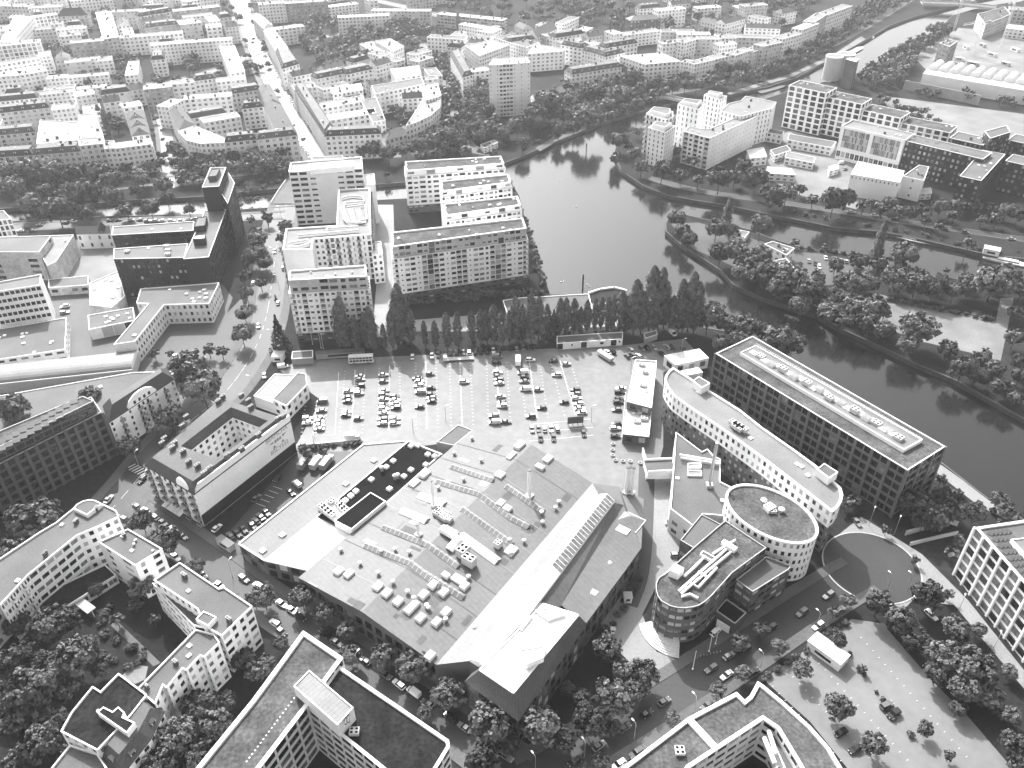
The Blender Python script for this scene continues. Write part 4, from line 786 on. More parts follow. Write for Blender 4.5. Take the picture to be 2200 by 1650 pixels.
# ------------------------------------------------------------------ apartments between street and basin
def tier(name, label, px, h, hb, pats, toppats, out=.9, wall='white', topwall='lightgrey', basewall='brick', roof='sedum', n=6, seed=1, floors=7, tf=2, **k):
    top = PS(px, h); top = top if ccw(top) else top[::-1]; lo = inset(top, -out)
    r = bld(name, label, lo, hb, wall, 'gravel_light', par=.5, floors=floors, ind=True, pats=pats, seed=seed, z0=5.2, **k); r.location.z = 0
    for c in r.children: c.location.z = c.location.z if c.name.startswith(('window', 'balcony')) else 5.2
    bld('', '', lo, 5.2, basewall, 'gravel', par=.05, floors=2, ind=True, pats=['t'], seed=seed, root=r, foot=False, bay=3.4)
    bld('', '', top, h, topwall, roof, par=.8, floors=tf, ind=True, pats=toppats, seed=seed + 1, root=r, z0=hb - .3, foot=False, n=n, kinds=('hatch', 'skylight', 'roof_vent'), thick=.7); return r
tier('apartment_slab', 'long white apartment slab with dark glass stair strips above the planted quay', '841,499 1123,468 1131,490 843,530', 31.4, 25.2, ['LsWWsL' 'G' 'LWsWLLsWWwL' 'G' 'LWsWL'], ['tLWtLtGtLWtttLWtttGtLWt'], seed=21)
tier('apartment_slab', 'white apartment block with grey setback floors behind the poplar row', '622,581 786,569 788,593 620,602', 33, 26.6, ['LwLtwLwtLwtLwL'], ['wWtLWwWt'], seed=22, roof='gravel_light')
A3 = ['LtLwWwLtLwWwLtL']
for px, lb, sd in (('870,347 1076,335 1083,351 872,367', 'white balcony apartment slab nearest the canal mouth', 23), ('947,389 1092,374 1098,391 948,411', 'white balcony apartment slab between two others on the basin', 24), ('953,438 1112,421 1119,440 957,463', 'white balcony apartment slab directly behind the long slab', 25)):
    tier('apartment_slab', lb, px, 27, 23.8, A3, ['t.L..t.L.t'], seed=sd, tf=1, floors=6, topwall='white', basewall='brick_mid', out=.7, bal='white')
r = bld('dark_window_office', 'tall pale office with wide dark window bands near the canal bridge', '620,369 624,349 777,336 779,361', 33.5, 'offwhite', 'gravel_light', par=.8, floors=10, ind=True, pats=['WWt..tWW'], edge={3: ['WWt..tWW'], 0: ['.']}, fr='steel_dark', glass=(['glass', 'glass_light'], [5, 1]), thick=.8)
raised(r, '662,351 758,344 758,356 664,364', 33, 3.2, 'white', 'roof_white'); raised(r, '668,337 736,334 738,340 670,344', 36, .8, 'white', 'gravel', 'roof_plant')
bld('', '', '781,375 804,373 806,395 784,398', 25, 'offwhite', 'roof_white', par=.5, floors=7, ind=True, pats=['.'], root=r)
r = bld('terraced_apartments', 'white terraced apartment house with solar pipes and planters on its roof', '614,491 723,484 727,406 795,404 797,503 673,513 670,536 607,537', 26, 'white', 'gravel_light', par=.8, floors=8, ind=True, bay=3.6, pats=['f'], edge={4: ['wwBfBnBnBnf'], 5: ['.'], 6: ['.'], 3: ['B'], 7: ['B']}, bal='midgrey', thick=.8, seed=3)
ducts(r, ('735,425 755,420 780,423 782,432 740,436 738,470 745,478 785,478', '640,505 700,500 770,494', '620,522 660,515 668,522 640,530 620,530', '745,445 785,440 788,470 760,478', '700,496 704,490 770,486'), 26.4, .5, 'parapet')
for i in range(6):
    for j in range(3): at(r, 'solar_panel', 735 + j * 17 + i * 2, 448 + i * 5.4 + j * 2, 25.5, (3.6, 2, 1.4), .3)
bld('', '', '797,520 818,518 822,545 799,548', 17, 'white', 'roof_white', par=.5, floors=5, ind=True, pats=['w'], root=r)
# ------------------------------------------------------------------ dark brick complex and yard buildings, left
r = bld('dark_brick_complex', 'dark brick factory office with comb wings and stepped tower beside the street', '394,556 448,552 486,449 440,452', 22.6, 'brick_dark', 'gravel', par=.4, floors=7, ind=True, bay=2.6, pats=['W'], edge={0: ['.']}, fr='steel_dark', glass=(['glass', 'glass_light'], [8, 1]))
bld('', '', '244,534 404,523 396,553 244,556', 22.4, 'brick_dark', 'gravel', par=.4, floors=7, ind=True, bay=2.5, pats=['w'], root=r, fr='steel_dark', glass=(['glass', 'blind'], [5, 1]), n=5, kinds=('hatch', 'air_unit'))
bld('', '', '242,487 417,475 415,495 240,505', 22.4, 'brick_dark', 'gravel', par=.4, floors=6, ind=True, bay=4.5, pats=['P'], root=r, glass=(['glass'], [1]), n=2, kinds=('hatch',))
bld('', '', '434,402 470,400 486,359 452,360', 36.5, 'brick_dark', 'gravel', par=.4, floors=11, ind=True, bay=3, pats=['W'], edge={0: ['.']}, root=r, fr='steel_dark', glass=(['glass'], [1]))
bld('', '', '474,412 491,371 504,393 489,437', 30.5, 'brick_dark', 'gravel', par=.4, floors=9, ind=True, bay=3, pats=['W'], root=r, fr='steel_dark', glass=(['glass'], [1]))
raised(r, '416,487 440,484 444,464 424,467', 22, 3.6, 'brick_dark', 'gravel'); raised(r, '414,514 440,512 441,502 418,505', 22, 4, 'brick_dark', 'roof_white'); raised(r, '446,379 464,377 472,361 454,363', 36, 3, 'brick', 'gravel')
bld('angled_workshop', 'pale three storey workshop with angled wing and white roof edges', '302,620 471,607 449,652 352.5,654.5 290,733 244,740 319,652 293,651', 11, 'offwhite', 'gravel', par=.4, floors=3, ind=True, bay=2.8, pats=['w'], edge={4: ['.']}, n=10, kinds=('hatch', 'skylight'), seed=2)
bld('shed_roof_hall', 'low hall with flat skylit roof beside the angled workshop', '189,677 286,660 290,688 191,708', 6, 'offwhite', 'gravel', par=.3, floors=1, ind=True, pats=['.GGG'], n=8, kinds=('hatch',), seed=2)
bld('sawtooth_shed', 'long shed with stepped weathered roof between brick complex and yard', '192,608 255,582 268,636 240,660 193,655', 7, 'stucco_old', 'sheet', par=.2, floors=1, pats='.', n=5, kinds=('hatch',))
bld('old_shed', 'low weathered shed row along the yard wall', '104,600 190,592 190,612 104,618', 5, 'stucco_old', 'gravel', par=.2, floors=1, ind=True, pats='t', bay=5)
bld('banded_office', 'white office with dark ribbon windows above the industrial yard', '-40,612 88,589 86,612 -40,632', 22, 'white', 'gravel', par=.6, floors=6, ind=True, bay=2.2, pats=['W'], edge={1: ['.']}, glass=(['glass'], [1]))
bld('yard_hall', 'low white hall with dark roof and loading doors beside the industrial yard', '-40,712 143,682 140,750 -40,778', 6.5, 'offwhite', 'gravel', par=.4, floors=2, ind=True, bay=5, pats=['t'], n=9, kinds=('hatch',), seed=3)
bld('grey_works', 'old grey works building with irregular windows behind the yard', '-40,510 110,506 84,541 -40,541', 17, 'stucco_old', 'gravel', par=.3, floors=5, ind=True, bay=4, pats=['w.w'])
bld('grey_works', 'narrow grey works annex with pale plaster flank', '110,506 158,504 120,562 102,570 84,541', 13, 'stucco_old', 'gravel_light', par=.4, floors=4, pats='.', n=2)
r = bld('gate_house', 'small pale gate house with dark tiled roof and corner turret', '164,504 238,502 240,488 163,490', 9, 'offwhite', 'tile', rk='gable', mh=3, floors=2, ind=True, pats=['w.w.w.w'])
T = MB(); p = P(222, 496, 9); T.cyl(p.x, p.y, 0, 10, 3, n=8, mi=1); T.cyl(p.x, p.y, 10, 14.5, 3.2, .3, 8, 0); T.build('turret', ['tile_dark', 'offwhite'], r, tuple(r.location))
bld('white_tower_end', 'white gridded office end beyond the canal quay trees', '-60,456 8,452 24,470 -60,480', 20, 'white', 'gravel', floors=6, ind=True, bay=2.4, pats=['f'])
# ------------------------------------------------------------------ white apartments on the peninsula
WP = dict(wall='white', roof='gravel_light', par=.5, ind=True, bay=3.4, glass=(['glass', 'glass_light', 'blind'], [6, 2, 1]))
for px, lb, h, pt in (('1388,244 1400,234 1446,239 1446,251 1430,256', 'slim white apartment tower with round balconies on the water', 28, 'B'), ('1393,274 1405,265 1452,270 1430,285', 'white apartment tower with roof shrubs beside weeping willows', 25, 'n'), ('1456,224 1466,216 1515,221 1502,235', 'white apartment tower with penthouse behind the balcony tower', 30, 'n'), ('1512,204 1522,199 1562,206 1546,213', 'small white apartment tower nearest the footbridge', 28, 'n')):
    r = bld('apartment_tower', lb, px, h, floors=8, pats=[pt], n=3, **WP); q = inset(PS(px, h) if ccw(PS(px, h)) else PS(px, h)[::-1], 2.2); raised(r, q, h - .5, 3, 'white', 'gravel')
bld('apartment_bar', 'long white apartment bar with blank side wall and dark loggias', '1469,282 1482,270 1510,277 1523,277 1599,244 1627,249 1525,297', 22, floors=7, pats=['L'], edge={0: ['n'], 5: ['s.' * 14], 6: ['LwLwL']}, n=10, **WP)
bld('apartment_bar', 'white slab house with slit windows behind the long apartment bar', '1548,238 1566,222 1592,216 1602,206 1668,219 1660,232 1590,250', 24, floors=7, pats=['n'], n=3, **WP)
# ------------------------------------------------------------------ east bank: terraced white building, framed box, dark brick blocks
root = None
for px, h, nf in (('1695,183 1776,200', 31, 8), ('1776,208 1853,224', 27, 7), ('1853,236 1936,254', 22.5, 6), ('1936,264 2042,285', 18.5, 5)):
    q = strip(px, h, 17); 
    x = bld('terraced_building', 'long white gridded building stepping down with planted roof terraces', q, h, 'white', 'sedum', par=.6, floors=nf, ind=True, pats=['f'], bay=5.4, glass=(['glass', 'glass_light'], [4, 1]), root=root, n=6, kinds=('hatch', 'solar_panel')); root = root or x
r = bld('framed_box', 'white framed box building with two striped glass panels', strip('1809,270 1944,301', 23, 17), 23, 'white', 'gravel_light', par=.8, floors=3, ind=False, pats=['.', '.', 'W'], n=4)
a, b = P(1809, 270, 23), P(1944, 301, 23); d = (b - a); e = d.normalized(); nn = Vector((e.y, -e.x)); L = d.length
for k0, k1 in ((.05, .47), (.53, .95)):
    n_ = 16
    for i in range(n_):
        for j in range(3):
            t0 = k0 + (k1 - k0) * i / n_; t1 = k0 + (k1 - k0) * (i + .92) / n_; z0 = 9 + j * 4.2; p0, p1 = a + d * t0 + nn * .12, a + d * t1 + nn * .12
            M = MB(); M.poly([(*p0, z0), (*p1, z0), (*p1, z0 + 4.05), (*p0, z0 + 4.05)]); M.build('pane', random.Random(i * 7 + j).choice(['glass_light', 'lightgrey', 'midgrey']), r, tuple(r.location))
BK = dict(wall='brick_dark', roof='gravel', par=.5, ind=True, bay=3, pats=['w'], glass=(['blind', 'glass_light', 'glass'], [3, 3, 3]))
bld('dark_brick_block', 'long dark brick block with pale windows beside the framed box', strip('1946,302 2112,342', 22, 15), 22, floors=6, n=6, kinds=('solar_panel',), **BK)
bld('dark_brick_block', 'dark brick wing with light ribbed roof pointing at the canal', '2062,378 2110,322 2160,331 2108,388', 20, floors=6, n=10, kinds=('hatch', 'skylight'), **BK)
bld('dark_brick_block', 'dark brick block behind the ribbed roof wing', strip('2160,345 2290,375', 20, 15), 20, floors=6, **BK)
bld('dark_brick_block', 'brick block with rooftop cube next to the sports ground', strip('2040,296 2112,312', 21, 16), 21, floors=6, n=3, **BK)
r = bld('dark_brick_block', 'brick cube with flat overhanging roof above the brick blocks', '2115,282 2163,269 2172,283 2128,297', 27, floors=8, **BK)
bld('dark_brick_block', 'outlying brick row with pale window bands', strip('2165,300 2300,330', 20, 15), 20, floors=6, **BK)
bld('white_gym', 'white gymnasium with plain roof and row of small square windows', '1843.6,346 1943,366.5 1933,392 1828,374', 14, 'white', 'roof_white', par=.2, floors=3, ind=True, pats=['ssssssssssss', '.', '.'])
bld('white_gym', 'white flat roofed hall joined to the gymnasium end', '1940,378 1975,354 1996,358 1985,388', 14, 'white', 'gravel', par=.5, floors=3, ind=True, pats=['.s.'], n=3)
for px, h, lb, rf in (('1695,287 1797,304 1787,317 1692,300', 6, 'low brick shed with dark roof below the terraced building', 'gravel'), ('1655,322 1690,312 1700,322 1665,334', 5, 'low yard shed with grey roof near the yard trucks', 'gravel'), ('1690,325 1752,338 1748,350 1686,338', 5, 'flat shed with pale roof among parked yard vans', 'gravel_light'), ('1648,358 1700,362 1710,376 1652,372', 5, 'small white roofed shed at the yard corner', 'roof_white'), ('1780,358 1800,352 1802,362 1782,368', 4, 'white container hut beside the gymnasium', 'roof_white'), ('1975,405 2000,403 2002,415 1978,417', 4, 'white tent roof between gymnasium and brick wing', 'roof_white'), ('1605,322 1640,316 1648,336 1612,340', 6, 'round cornered pale annex behind the long white bar', 'roof_white'), ('1650,275 1685,282 1680,290 1648,284', 7, 'small house with dark arched roof at the yard entrance', 'tile')):
    bld('yard_shed', lb, px, h, 'offwhite', rf, par=.2, floors=2, bay=4, pats='w')
# wave roofed hall
def wave_hall():
    a, b = P(1985, 150, 14), P(2300, 202, 14); e = (b - a).normalized(); n = Vector((-e.y, e.x)); L = (b - a).length
    r = thing('wave_roof_hall', 'white market hall with a row of wave shaped roof vaults', 'hall', (*((a + b) / 2), 0)); org = tuple(r.location); FOOT.append([a, b, b + n * 30, a + n * 30])
    W = MB(); W.wallring([a, b, b + n * 32, a + n * 32], 0, 11); W.build('wall', 'offwhite', r, org)
    F = MB(); F.poly([(*a, 11), (*b, 11), (*(b + n * 9), 13), (*(a + n * 9), 13)]); F.build('front_roof', 'roof_white', r, org)
    k = 13
    for i in range(k):
        V = MB(); s0, s1 = L * i / k, L * (i + 1) / k
        for j in range(8):
            t0, t1 = j / 8, (j + 1) / 8; z0, z1 = 13 + 3.4 * math.sin(math.pi * t0) ** .7, 13 + 3.4 * max(0, math.sin(math.pi * t1)) ** .7; p0, p1 = a + e * (s0 + (s1 - s0) * t0) + n * 9, a + e * (s0 + (s1 - s0) * t1) + n * 9
            V.poly([(*p0, z0), (*p1, z1), (*(p1 + n * 23), z1), (*(p0 + n * 23), z0)]); V.poly([(*p0, 12), (*p1, 12), (*p1, z1), (*p0, z0)], 1)
        V.build('roof_vault', ['roof_white', 'white'], r, org, smooth=True)
    w0, w1 = P(1945, 172, 8), P(2108, 205, 8); K = tag(MB_wall(w0, w1, 8, 'boundary_wall'), 'long plain grey wall below the wave roofed hall', 'wall')
def MB_wall(a, b, h, name, m='concrete', t=.5):
    M = MB(); d = b - a; M.box(0, 0, 0, d.length, t, h); o = M.build(name, m); o.location = ((a.x + b.x) / 2, (a.y + b.y) / 2, 0); o.rotation_euler = (0, 0, math.atan2(d.y, d.x)); return o
wave_hall()
for x, y, m, lb, rr in ((1783, 170, 'lightgrey', 'pale round concrete silo by the far canal', 7.2), (1808, 165, 'lightgrey', 'pale round silo standing next to the dark silo tower', 7.2)):
    p = P(x, y); r = thing('silo', lb, 'silo', (*p, 0), group='silos by the canal'); M = MB(); M.cyl(0, 0, 0, 19, rr, n=28); M.build('drum', m, r, smooth=False); M = MB(); M.cyl(0, 0, 19, 19.8, rr + .2, n=28); M.cyl(0, 0, 19.85, 19.9, rr - 1, n=28, mi=1); M.build('rim', ['white', 'gravel_light'], r)
r = bld('silo_tower', 'dark angular tower beside the round silos', '1817,127 1826,123 1846,126 1840,133', 23, 'darkgrey', 'roof_white', par=.6, floors=1, pats='.')
# ------------------------------------------------------------------ far city blocks
def far(L):
    for i, t in enumerate(L):
        px, h, d, wall, roof, rk, lb = t[:7]; kw = t[7] if len(t) > 7 else {}
        pts = strip(px, h, d) if len(px.split()) == 2 else px
        if rk == 'flat': kw = dict(n=5, par=.4, **kw)
        elif rk == 'mans': kw = dict(n=4, mh=3.4, mi=2.2, dorm=7, **kw)
        else: kw = dict(n=2, mh=kw.pop('mh', 3.6), **kw)
        kw.setdefault('pats', 'w'); bld(kw.pop('nm', 'town_house'), lb, pts, h, wall, roof, rk, seed=i + 40, floors=max(2, round(h / 3.4)), bay=kw.pop('bay', 3.5 + .25 * (i % 4)), glass=(['glass', 'glass_light', 'blind'], [4, 4, 3]), cat='building', **kw)
W, O, C, G = 'white', 'offwhite', 'cream', 'lightgrey'
far([
 ('-30,339 70,333', 17, 12, C, 'tile_dark', 'mans', 'old stucco row house with dark mansard and small round gable above the canal trees'),
 ('70,333 172,325', 17.5, 12, C, 'tile', 'mans', 'old stucco house with tall stepped white gable and dark mansard'),
 ('168,298 222,294 222,308 170,313', 21, 0, C, 'gravel_light', 'flat', 'stucco house with arched attic and glazed stair bay'),
 ('223,303 245,301 247,318 224,319', 20, 0, O, 'gravel_light', 'flat', 'narrow white house beside the arched attic house'),
 ('246,319 324,309', 19.5, 11, O, 'roof_white', 'flat', 'gently curved white house with corner balconies', dict(edge={1: ['B']})),
 ('283,293 322,288 318,272 279,277', 18, 0, O, 'tile', 'hip', 'dark hipped roof wing nearest the curved white house'), ('279,277 318,272 313,256 275,261', 18, 0, O, 'tile', 'hip', 'dark hipped roof wing in the middle of three'), ('275,261 313,256 308,238 271,244', 18, 0, O, 'tile', 'hip', 'dark hipped roof wing farthest from the canal'),
 ('86,257 168,262 168,300 78,309', 16, 0, O, 'gravel_light', 'flat', 'large pale roofed rear house with blank fire walls'), ('170,246 202,243 222,291 172,294', 19, 0, W, 'gravel_light', 'flat', 'white terraced house with roof gardens'),
 ('-30,293 76,283', 16, 11, C, 'tile', 'mans', 'dark roofed rear row behind the canal houses'), ('-30,246 106,231', 16, 11, C, 'tile_dark', 'mans', 'row with nearly black mansard roof behind bushes'),
 ('110,236 160,231', 17, 14, O, 'gravel_light', 'flat', 'pale flat house with a tall poplar at its terrace side'), ('163,207 204,201', 16, 14, O, 'roof_white', 'flat', 'white terrace house sharing a garden with a tall poplar'),
 ('222,222 259,217', 16, 12, C, 'tile_dark', 'gable', 'small dark gabled house by three poplars'), ('264,232 306,225', 15, 13, W, 'roof_white', 'flat', 'white roofed house above the hipped wings'),
 ('-30,166 42,161', 20, 14, O, 'roof_white', 'flat', 'large bright school wing with arched windows'), ('42,161 101,151', 20, 22, O, 'roof_white', 'flat', 'large bright school block with plain upper windows'), ('-30,143 86,124', 22, 10, W, 'gravel', 'flat', 'bright building with dark roof field and domed lights'),
 ('-30,102 86,90', 21, 13, W, 'roof_white', 'flat', 'bright office with rows of tall dark windows', dict(pats='f')), ('0,90 24,90 72,36 32,32', 22, 0, W, 'roof_white', 'flat', 'bright angled office wing with glaring roof'), ('74,37 123,31', 20, 10, O, 'roof_white', 'flat', 'pale office with regular window grid', dict(pats='f')),
 ('107,52 134,50', 18, 9, O, 'gravel', 'flat', 'small balcony house with loggia bands'), ('122,36 188,33', 12, 13, C, 'tile_dark', 'hip', 'long house under a big dark hipped roof', dict(mh=7)), ('150,93 222,87', 20, 11, 'midgrey', 'gravel_light', 'flat', 'dark grey flat block with pale window bands'),
 ('222,84 256,79', 20, 11, G, 'roof_white', 'flat', 'grey plain house with few windows'), ('205,26 238,24 254,73 220,79', 20, 0, O, 'roof_white', 'flat', 'bright long wing joining two cross wings'), ('256,82 392,71', 17, 12, W, 'gravel_light', 'flat', 'long white ribbon windowed building'),
 ('240,26 310,22', 19, 10, G, 'gravel_light', 'flat', 'pale long block beyond the bright long wing'), ('106,170 232,160', 9, 8, W, 'roof_white', 'flat', 'low white school wing with gable lights'), ('126,196 228,186', 9, 8, W, 'roof_white', 'flat', 'low white school wing with arched entrance'), ('135,132 214,124', 9, 8, W, 'roof_white', 'flat', 'low pointed white school hall'),
 ('276,132 299,130 296,160 268,162', 13, 0, W, 'roof_white', 'flat', 'narrow white roofed rear building'), ('262,197 316,191', 13, 12, C, 'tile', 'gable', 'dark gabled rear house near the street trees'), ('300,36 372,24', 18, 12, C, 'tile_dark', 'mans', 'row with dark roof and white attic windows'), ('312,60 384,52', 18, 12, 'midgrey', 'tile', 'mans', 'dark plastered house with white windows'),
 ('322,98 412,91', 19, 11, O, 'roof_white', 'flat', 'courtyard end half of a long bright plaster slab'), ('412,91 498,85', 19, 11, O, 'roof_white', 'flat', 'street end half of a long bright plaster slab'), ('368,25 472,14', 18, 11, 'midgrey', 'roof_white', 'flat', 'long grey slab near the far end of the street'),
 ('443,60 476,57', 18, 16, O, 'roof_white', 'flat', 'bright cube house near the street bend'), ('484,60 512,57', 16, 12, O, 'tile', 'gable', 'small gabled house at the street bend'), ('470,98 504,97 526,153 494,157', 17, 0, W, 'gravel_light', 'flat', 'long white roofed house with cluttered roof'),
 ('308,192 368,186', 17, 11, 'midgrey', 'roof_white', 'flat', 'grey plastered house with small square windows'), ('368,181 418,176', 17, 11, O, 'gravel_light', 'flat', 'pale house with dormer band and balconies'), ('418,174 464,168', 17, 11, O, 'tile', 'mans', 'pale house with dark gable roof above the curved slab'), ('464,176 526,170', 16, 12, O, 'gravel_light', 'flat', 'pale corner house with stacked roofs'),
 ('362,230 394,214', 17, 11, O, 'roof_white', 'flat', 'bent end of the pale curved slab'), ('394,214 497,206', 17, 11, O, 'roof_white', 'flat', 'pale curved slab with small square windows'), ('496,202 562,192', 15, 12, C, 'tile', 'mans', 'dark roofed house above the courtyard corner'), ('520,234 566,229', 16, 11, O, 'tile_dark', 'mans', 'pale house end with dark roof in the courtyard'),
 ('555,190 578,181 604,224 576,229', 16, 0, G, 'gravel', 'hip', 'grey stepped roof house along the bright street'), ('566,229 605,225 639,286 598,292', 17, 0, O, 'tile', 'gable', 'corner house with dark roof dotted with roof windows'),
 ('383,282 424,272 482,296 482,306 430,308 400,301', 18, 0, O, 'roof_white', 'flat', 'white house with rounded bright roof at the side street'), ('363,238 386,226 420,268 386,279', 18, 0, O, 'tile', 'hip', 'dark triple gable roof along the side street'), ('482,306 552,299', 17, 11, C, 'tile_dark', 'mans', 'stucco house with dark roof and ridge railing'), ('552,300 638,290', 18.5, 10, C, 'tile', 'mans', 'stucco corner house with turret bay'),
 ('543,40 558,30 586,53 566,62', 16, 0, G, 'roof_white', 'gable', 'bright gabled house at the far street side'), ('566,66 588,62 620,104 592,109', 19, 0, O, 'gravel_light', 'flat', 'long street house with flat bright roof'), ('592,110 620,105 643,137 606,148', 18, 0, O, 'tile', 'mans', 'mansard corner house at the bright street'), ('572,66 654,56', 16, 11, O, 'roof_white', 'flat', 'bright rear wing beside the park trees'),
 ('632,190 656,183 716,272 698,292', 17, 0, O, 'tile', 'mans', 'long street front of the roof terrace block'), ('698,293 818,287', 17.5, 11, O, 'tile_dark', 'mans', 'stucco house with dark attic facing the canal park', dict(pats='w')), ('675,222 778,205 782,217 680,235', 17, 0, O, 'gravel_light', 'flat', 'roof terrace wing with planters'), ('690,247 805,232 808,243 696,260', 17, 0, O, 'roof_white', 'flat', 'cluttered bright roof wing behind the dark attic'), ('775,215 808,208 828,258 800,262', 17, 0, W, 'tile', 'flat', 'tall blank white fire wall house'),
 ('632,192 680,186', 18, 13, O, 'gravel_light', 'flat', 'pale corner house with stacked terraces'), ('680,170 744,157', 17, 11, C, 'tile', 'mans', 'dark roofed house behind the corner terraces'), ('744,160 800,148', 17, 12, O, 'tile', 'mans', 'dark roofed house with firewall ivy'), ('808,143 842,133', 16, 11, C, 'tile', 'gable', 'gabled house at the end of the courtyard row'),
 ('712,188 775,178 780,192 716,202', 17, 0, W, 'roof_white', 'flat', 'white roofed courtyard wing'), ('798,184 905,166 912,180 806,202', 17, 0, O, 'tile', 'flat', 'long wing with dark roof field between fire walls'), ('838,148 900,140 905,160 850,168', 16, 0, O, 'roof_white', 'flat', 'bright stepped house among courtyard trees'), ('905,186 940,178 948,205 915,215', 17, 0, W, 'roof_white', 'flat', 'white firewall house above the curved roof'),
 ('908,216 946,208 945,230 925,248 895,262 872,270 885,250', 15, 0, O, 'gravel_light', 'flat', 'curved pale roof house along the riverside trees'), ('816,288 868,270 884,284 828,302', 8, 0, C, 'tile', 'hip', 'low dark roofed house among park trees'),
 ('772,94 800,88 830,104 822,116 800,112', 12, 0, W, 'gravel_light', 'flat', 'white modern school with flat roofs in the park'), ('805,88 838,82 868,99 845,110', 15, 0, W, 'gravel_light', 'flat', 'white modern school tower block in the park'), ('725,38 836,33', 17, 11, O, 'roof_white', 'flat', 'bright long house beyond the park trees'), ('797,23 924,24', 16, 11, G, 'roof_white', 'flat', 'pale long house beyond the park trees'), ('938,30 1080,44', 13, 11, G, 'roof_white', 'flat', 'long low pale school with big windows', dict(pats='W')), ('985,52 1066,66', 16, 10, O, 'roof_white', 'flat', 'pale house with dark stair strips'),
 ('917,80 997,85', 17, 12, W, 'tile', 'flat', 'white house with huge blank end wall'), ('967,118 988,110 1016,160 994,166', 17, 0, O, 'tile', 'mans', 'row with bright roof edge beside the riverside trees'), ('1000,156 1052,150', 16, 10, O, 'roof_white', 'flat', 'pale roof terrace house beside the tower'), ('1000,98 1052,86 1095,96 1030,120', 17, 0, O, 'gravel_light', 'flat', 'pale curved courtyard house behind the tower'),
 ('1060,80 1092,74 1160,92 1130,102', 16, 0, O, 'tile', 'flat', 'courtyard house with dark roof fields near the tower'), ('1133,116 1150,94 1214,104 1210,110', 16, 0, W, 'gravel_light', 'flat', 'house with broad blank white fire wall behind the tower'), ('1155,82 1198,62', 14, 12, W, 'sheet_light', 'gable', 'pale church like hall with steep bright roof', dict(mh=7)), ('1174,78 1200,74', 16, 10, G, 'gravel_light', 'flat', 'small office with dark glass floors'),
 ('1090,92 1150,84', 15, 11, O, 'tile', 'mans', 'dark roofed row behind the blank fire wall'), ('1228,160 1336,143', 16, 12, O, 'tile', 'mans', 'pale mansard house among the river trees'), ('1205,96 1250,104', 17, 11, O, 'tile', 'mans', 'pale house with dark dormers behind the mansard house'), ('1250,108 1300,120', 17, 11, O, 'tile', 'mans', 'long dormer row sloping toward the river'), ('1300,122 1342,113', 17, 11, W, 'tile', 'mans', 'ornate white gabled house by the river street'),
 ('1332,120 1386,138 1462,131 1420,113', 17, 0, O, 'roof_white', 'flat', 'bright roofed corner apartment house on the river street'), ('1300,104 1370,92', 15, 11, C, 'tile_dark', 'mans', 'courtyard house with dark double roof'), ('1462,132 1492,138', 16, 10, O, 'gravel_light', 'flat', 'pale house adjoining the bright corner house'), ('1492,138 1536,128', 17, 10, O, 'gravel_light', 'flat', 'ribbon windowed river house with pale stair tower'), ('1536,127 1580,117', 17, 10, O, 'gravel_light', 'flat', 'ribbon windowed river house in the middle of the row'), ('1580,119 1618,106', 18, 10, O, 'gravel_light', 'flat', 'tall plain river house with shaded gable'), ('1618,112 1640,103', 17, 10, C, 'gravel', 'flat', 'narrow river house at the row end'),
 ('1424,94 1470,89', 18, 10, O, 'gravel_light', 'flat', 'pale rear slab beside two poplars'), ('1470,92 1500,83', 19, 10, O, 'gravel_light', 'flat', 'pale rear slab behind two poplars'), ('1500,84 1546,84', 19, 10, G, 'gravel_light', 'flat', 'grey rear slab with dark stair strips'), ('1546,98 1584,93', 18, 10, O, 'roof_white', 'flat', 'bright rear house behind the river row'), ('1354,45 1420,40', 13, 13, 'brick', 'gravel_light', 'hip', 'dark square villa with pale roof in the trees'), ('1414,24 1474,18', 20, 12, W, 'roof_white', 'flat', 'big plain white block among the villa trees'),
 ('1340,76 1420,66', 12, 12, O, 'gravel_light', 'flat', 'low pale house among leafy gardens'), ('1490,66 1512,60', 11, 14, G, 'tile', 'gable', 'small grey roofed chapel in the trees'), ('1535,78 1700,84', 11, 11, G, 'gravel_light', 'flat', 'long low hall behind the river row'), ('1640,100 1682,90', 21, 11, G, 'gravel_light', 'flat', 'grey balcony slab at the canal street'), ('1682,84 1724,72', 21, 11, O, 'gravel_light', 'flat', 'pale balcony slab with ribbon balconies'), ('1724,64 1760,50', 21, 11, O, 'roof_white', 'flat', 'pale slab with long balcony lines'), ('1750,48 1778,30', 22, 11, G, 'gravel_light', 'flat', 'tall grey slab along the far canal'), ('1778,32 1832,12', 22, 11, O, 'gravel_light', 'flat', 'tall gridded slab at the far canal bend'), ('1680,30 1712,24', 12, 12, O, 'tile', 'hip', 'small villa between the canal slabs'), ('1600,14 1650,10', 20, 12, G, 'gravel_light', 'flat', 'plain grey block beyond the villa trees'),
 ('2100,30 2158,14 2172,30 2118,52', 14, 0, G, 'sedum', 'flat', 'grey wedge shaped office with curved roof'), ('2160,60 2260,72', 9, 20, O, 'roof_white', 'flat', 'low white hall beside the building site'), ('2170,20 2260,26', 14, 16, G, 'gravel_light', 'flat', 'grey office beyond the building site'), ('2018,92 2040,84 2058,88 2040,100', 18, 0, 'midgrey', 'gravel', 'flat', 'unfinished concrete tower on the building site'),
 ('1032,310 1062,300 1070,306 1040,318', 4, 0, W, 'gravel_light', 'flat', 'small white pavilion on the river bank'), ('1140,208 1200,186 1215,200 1150,218', 6, 0, O, 'gravel', 'gable', 'low barn like hall behind the tower'),
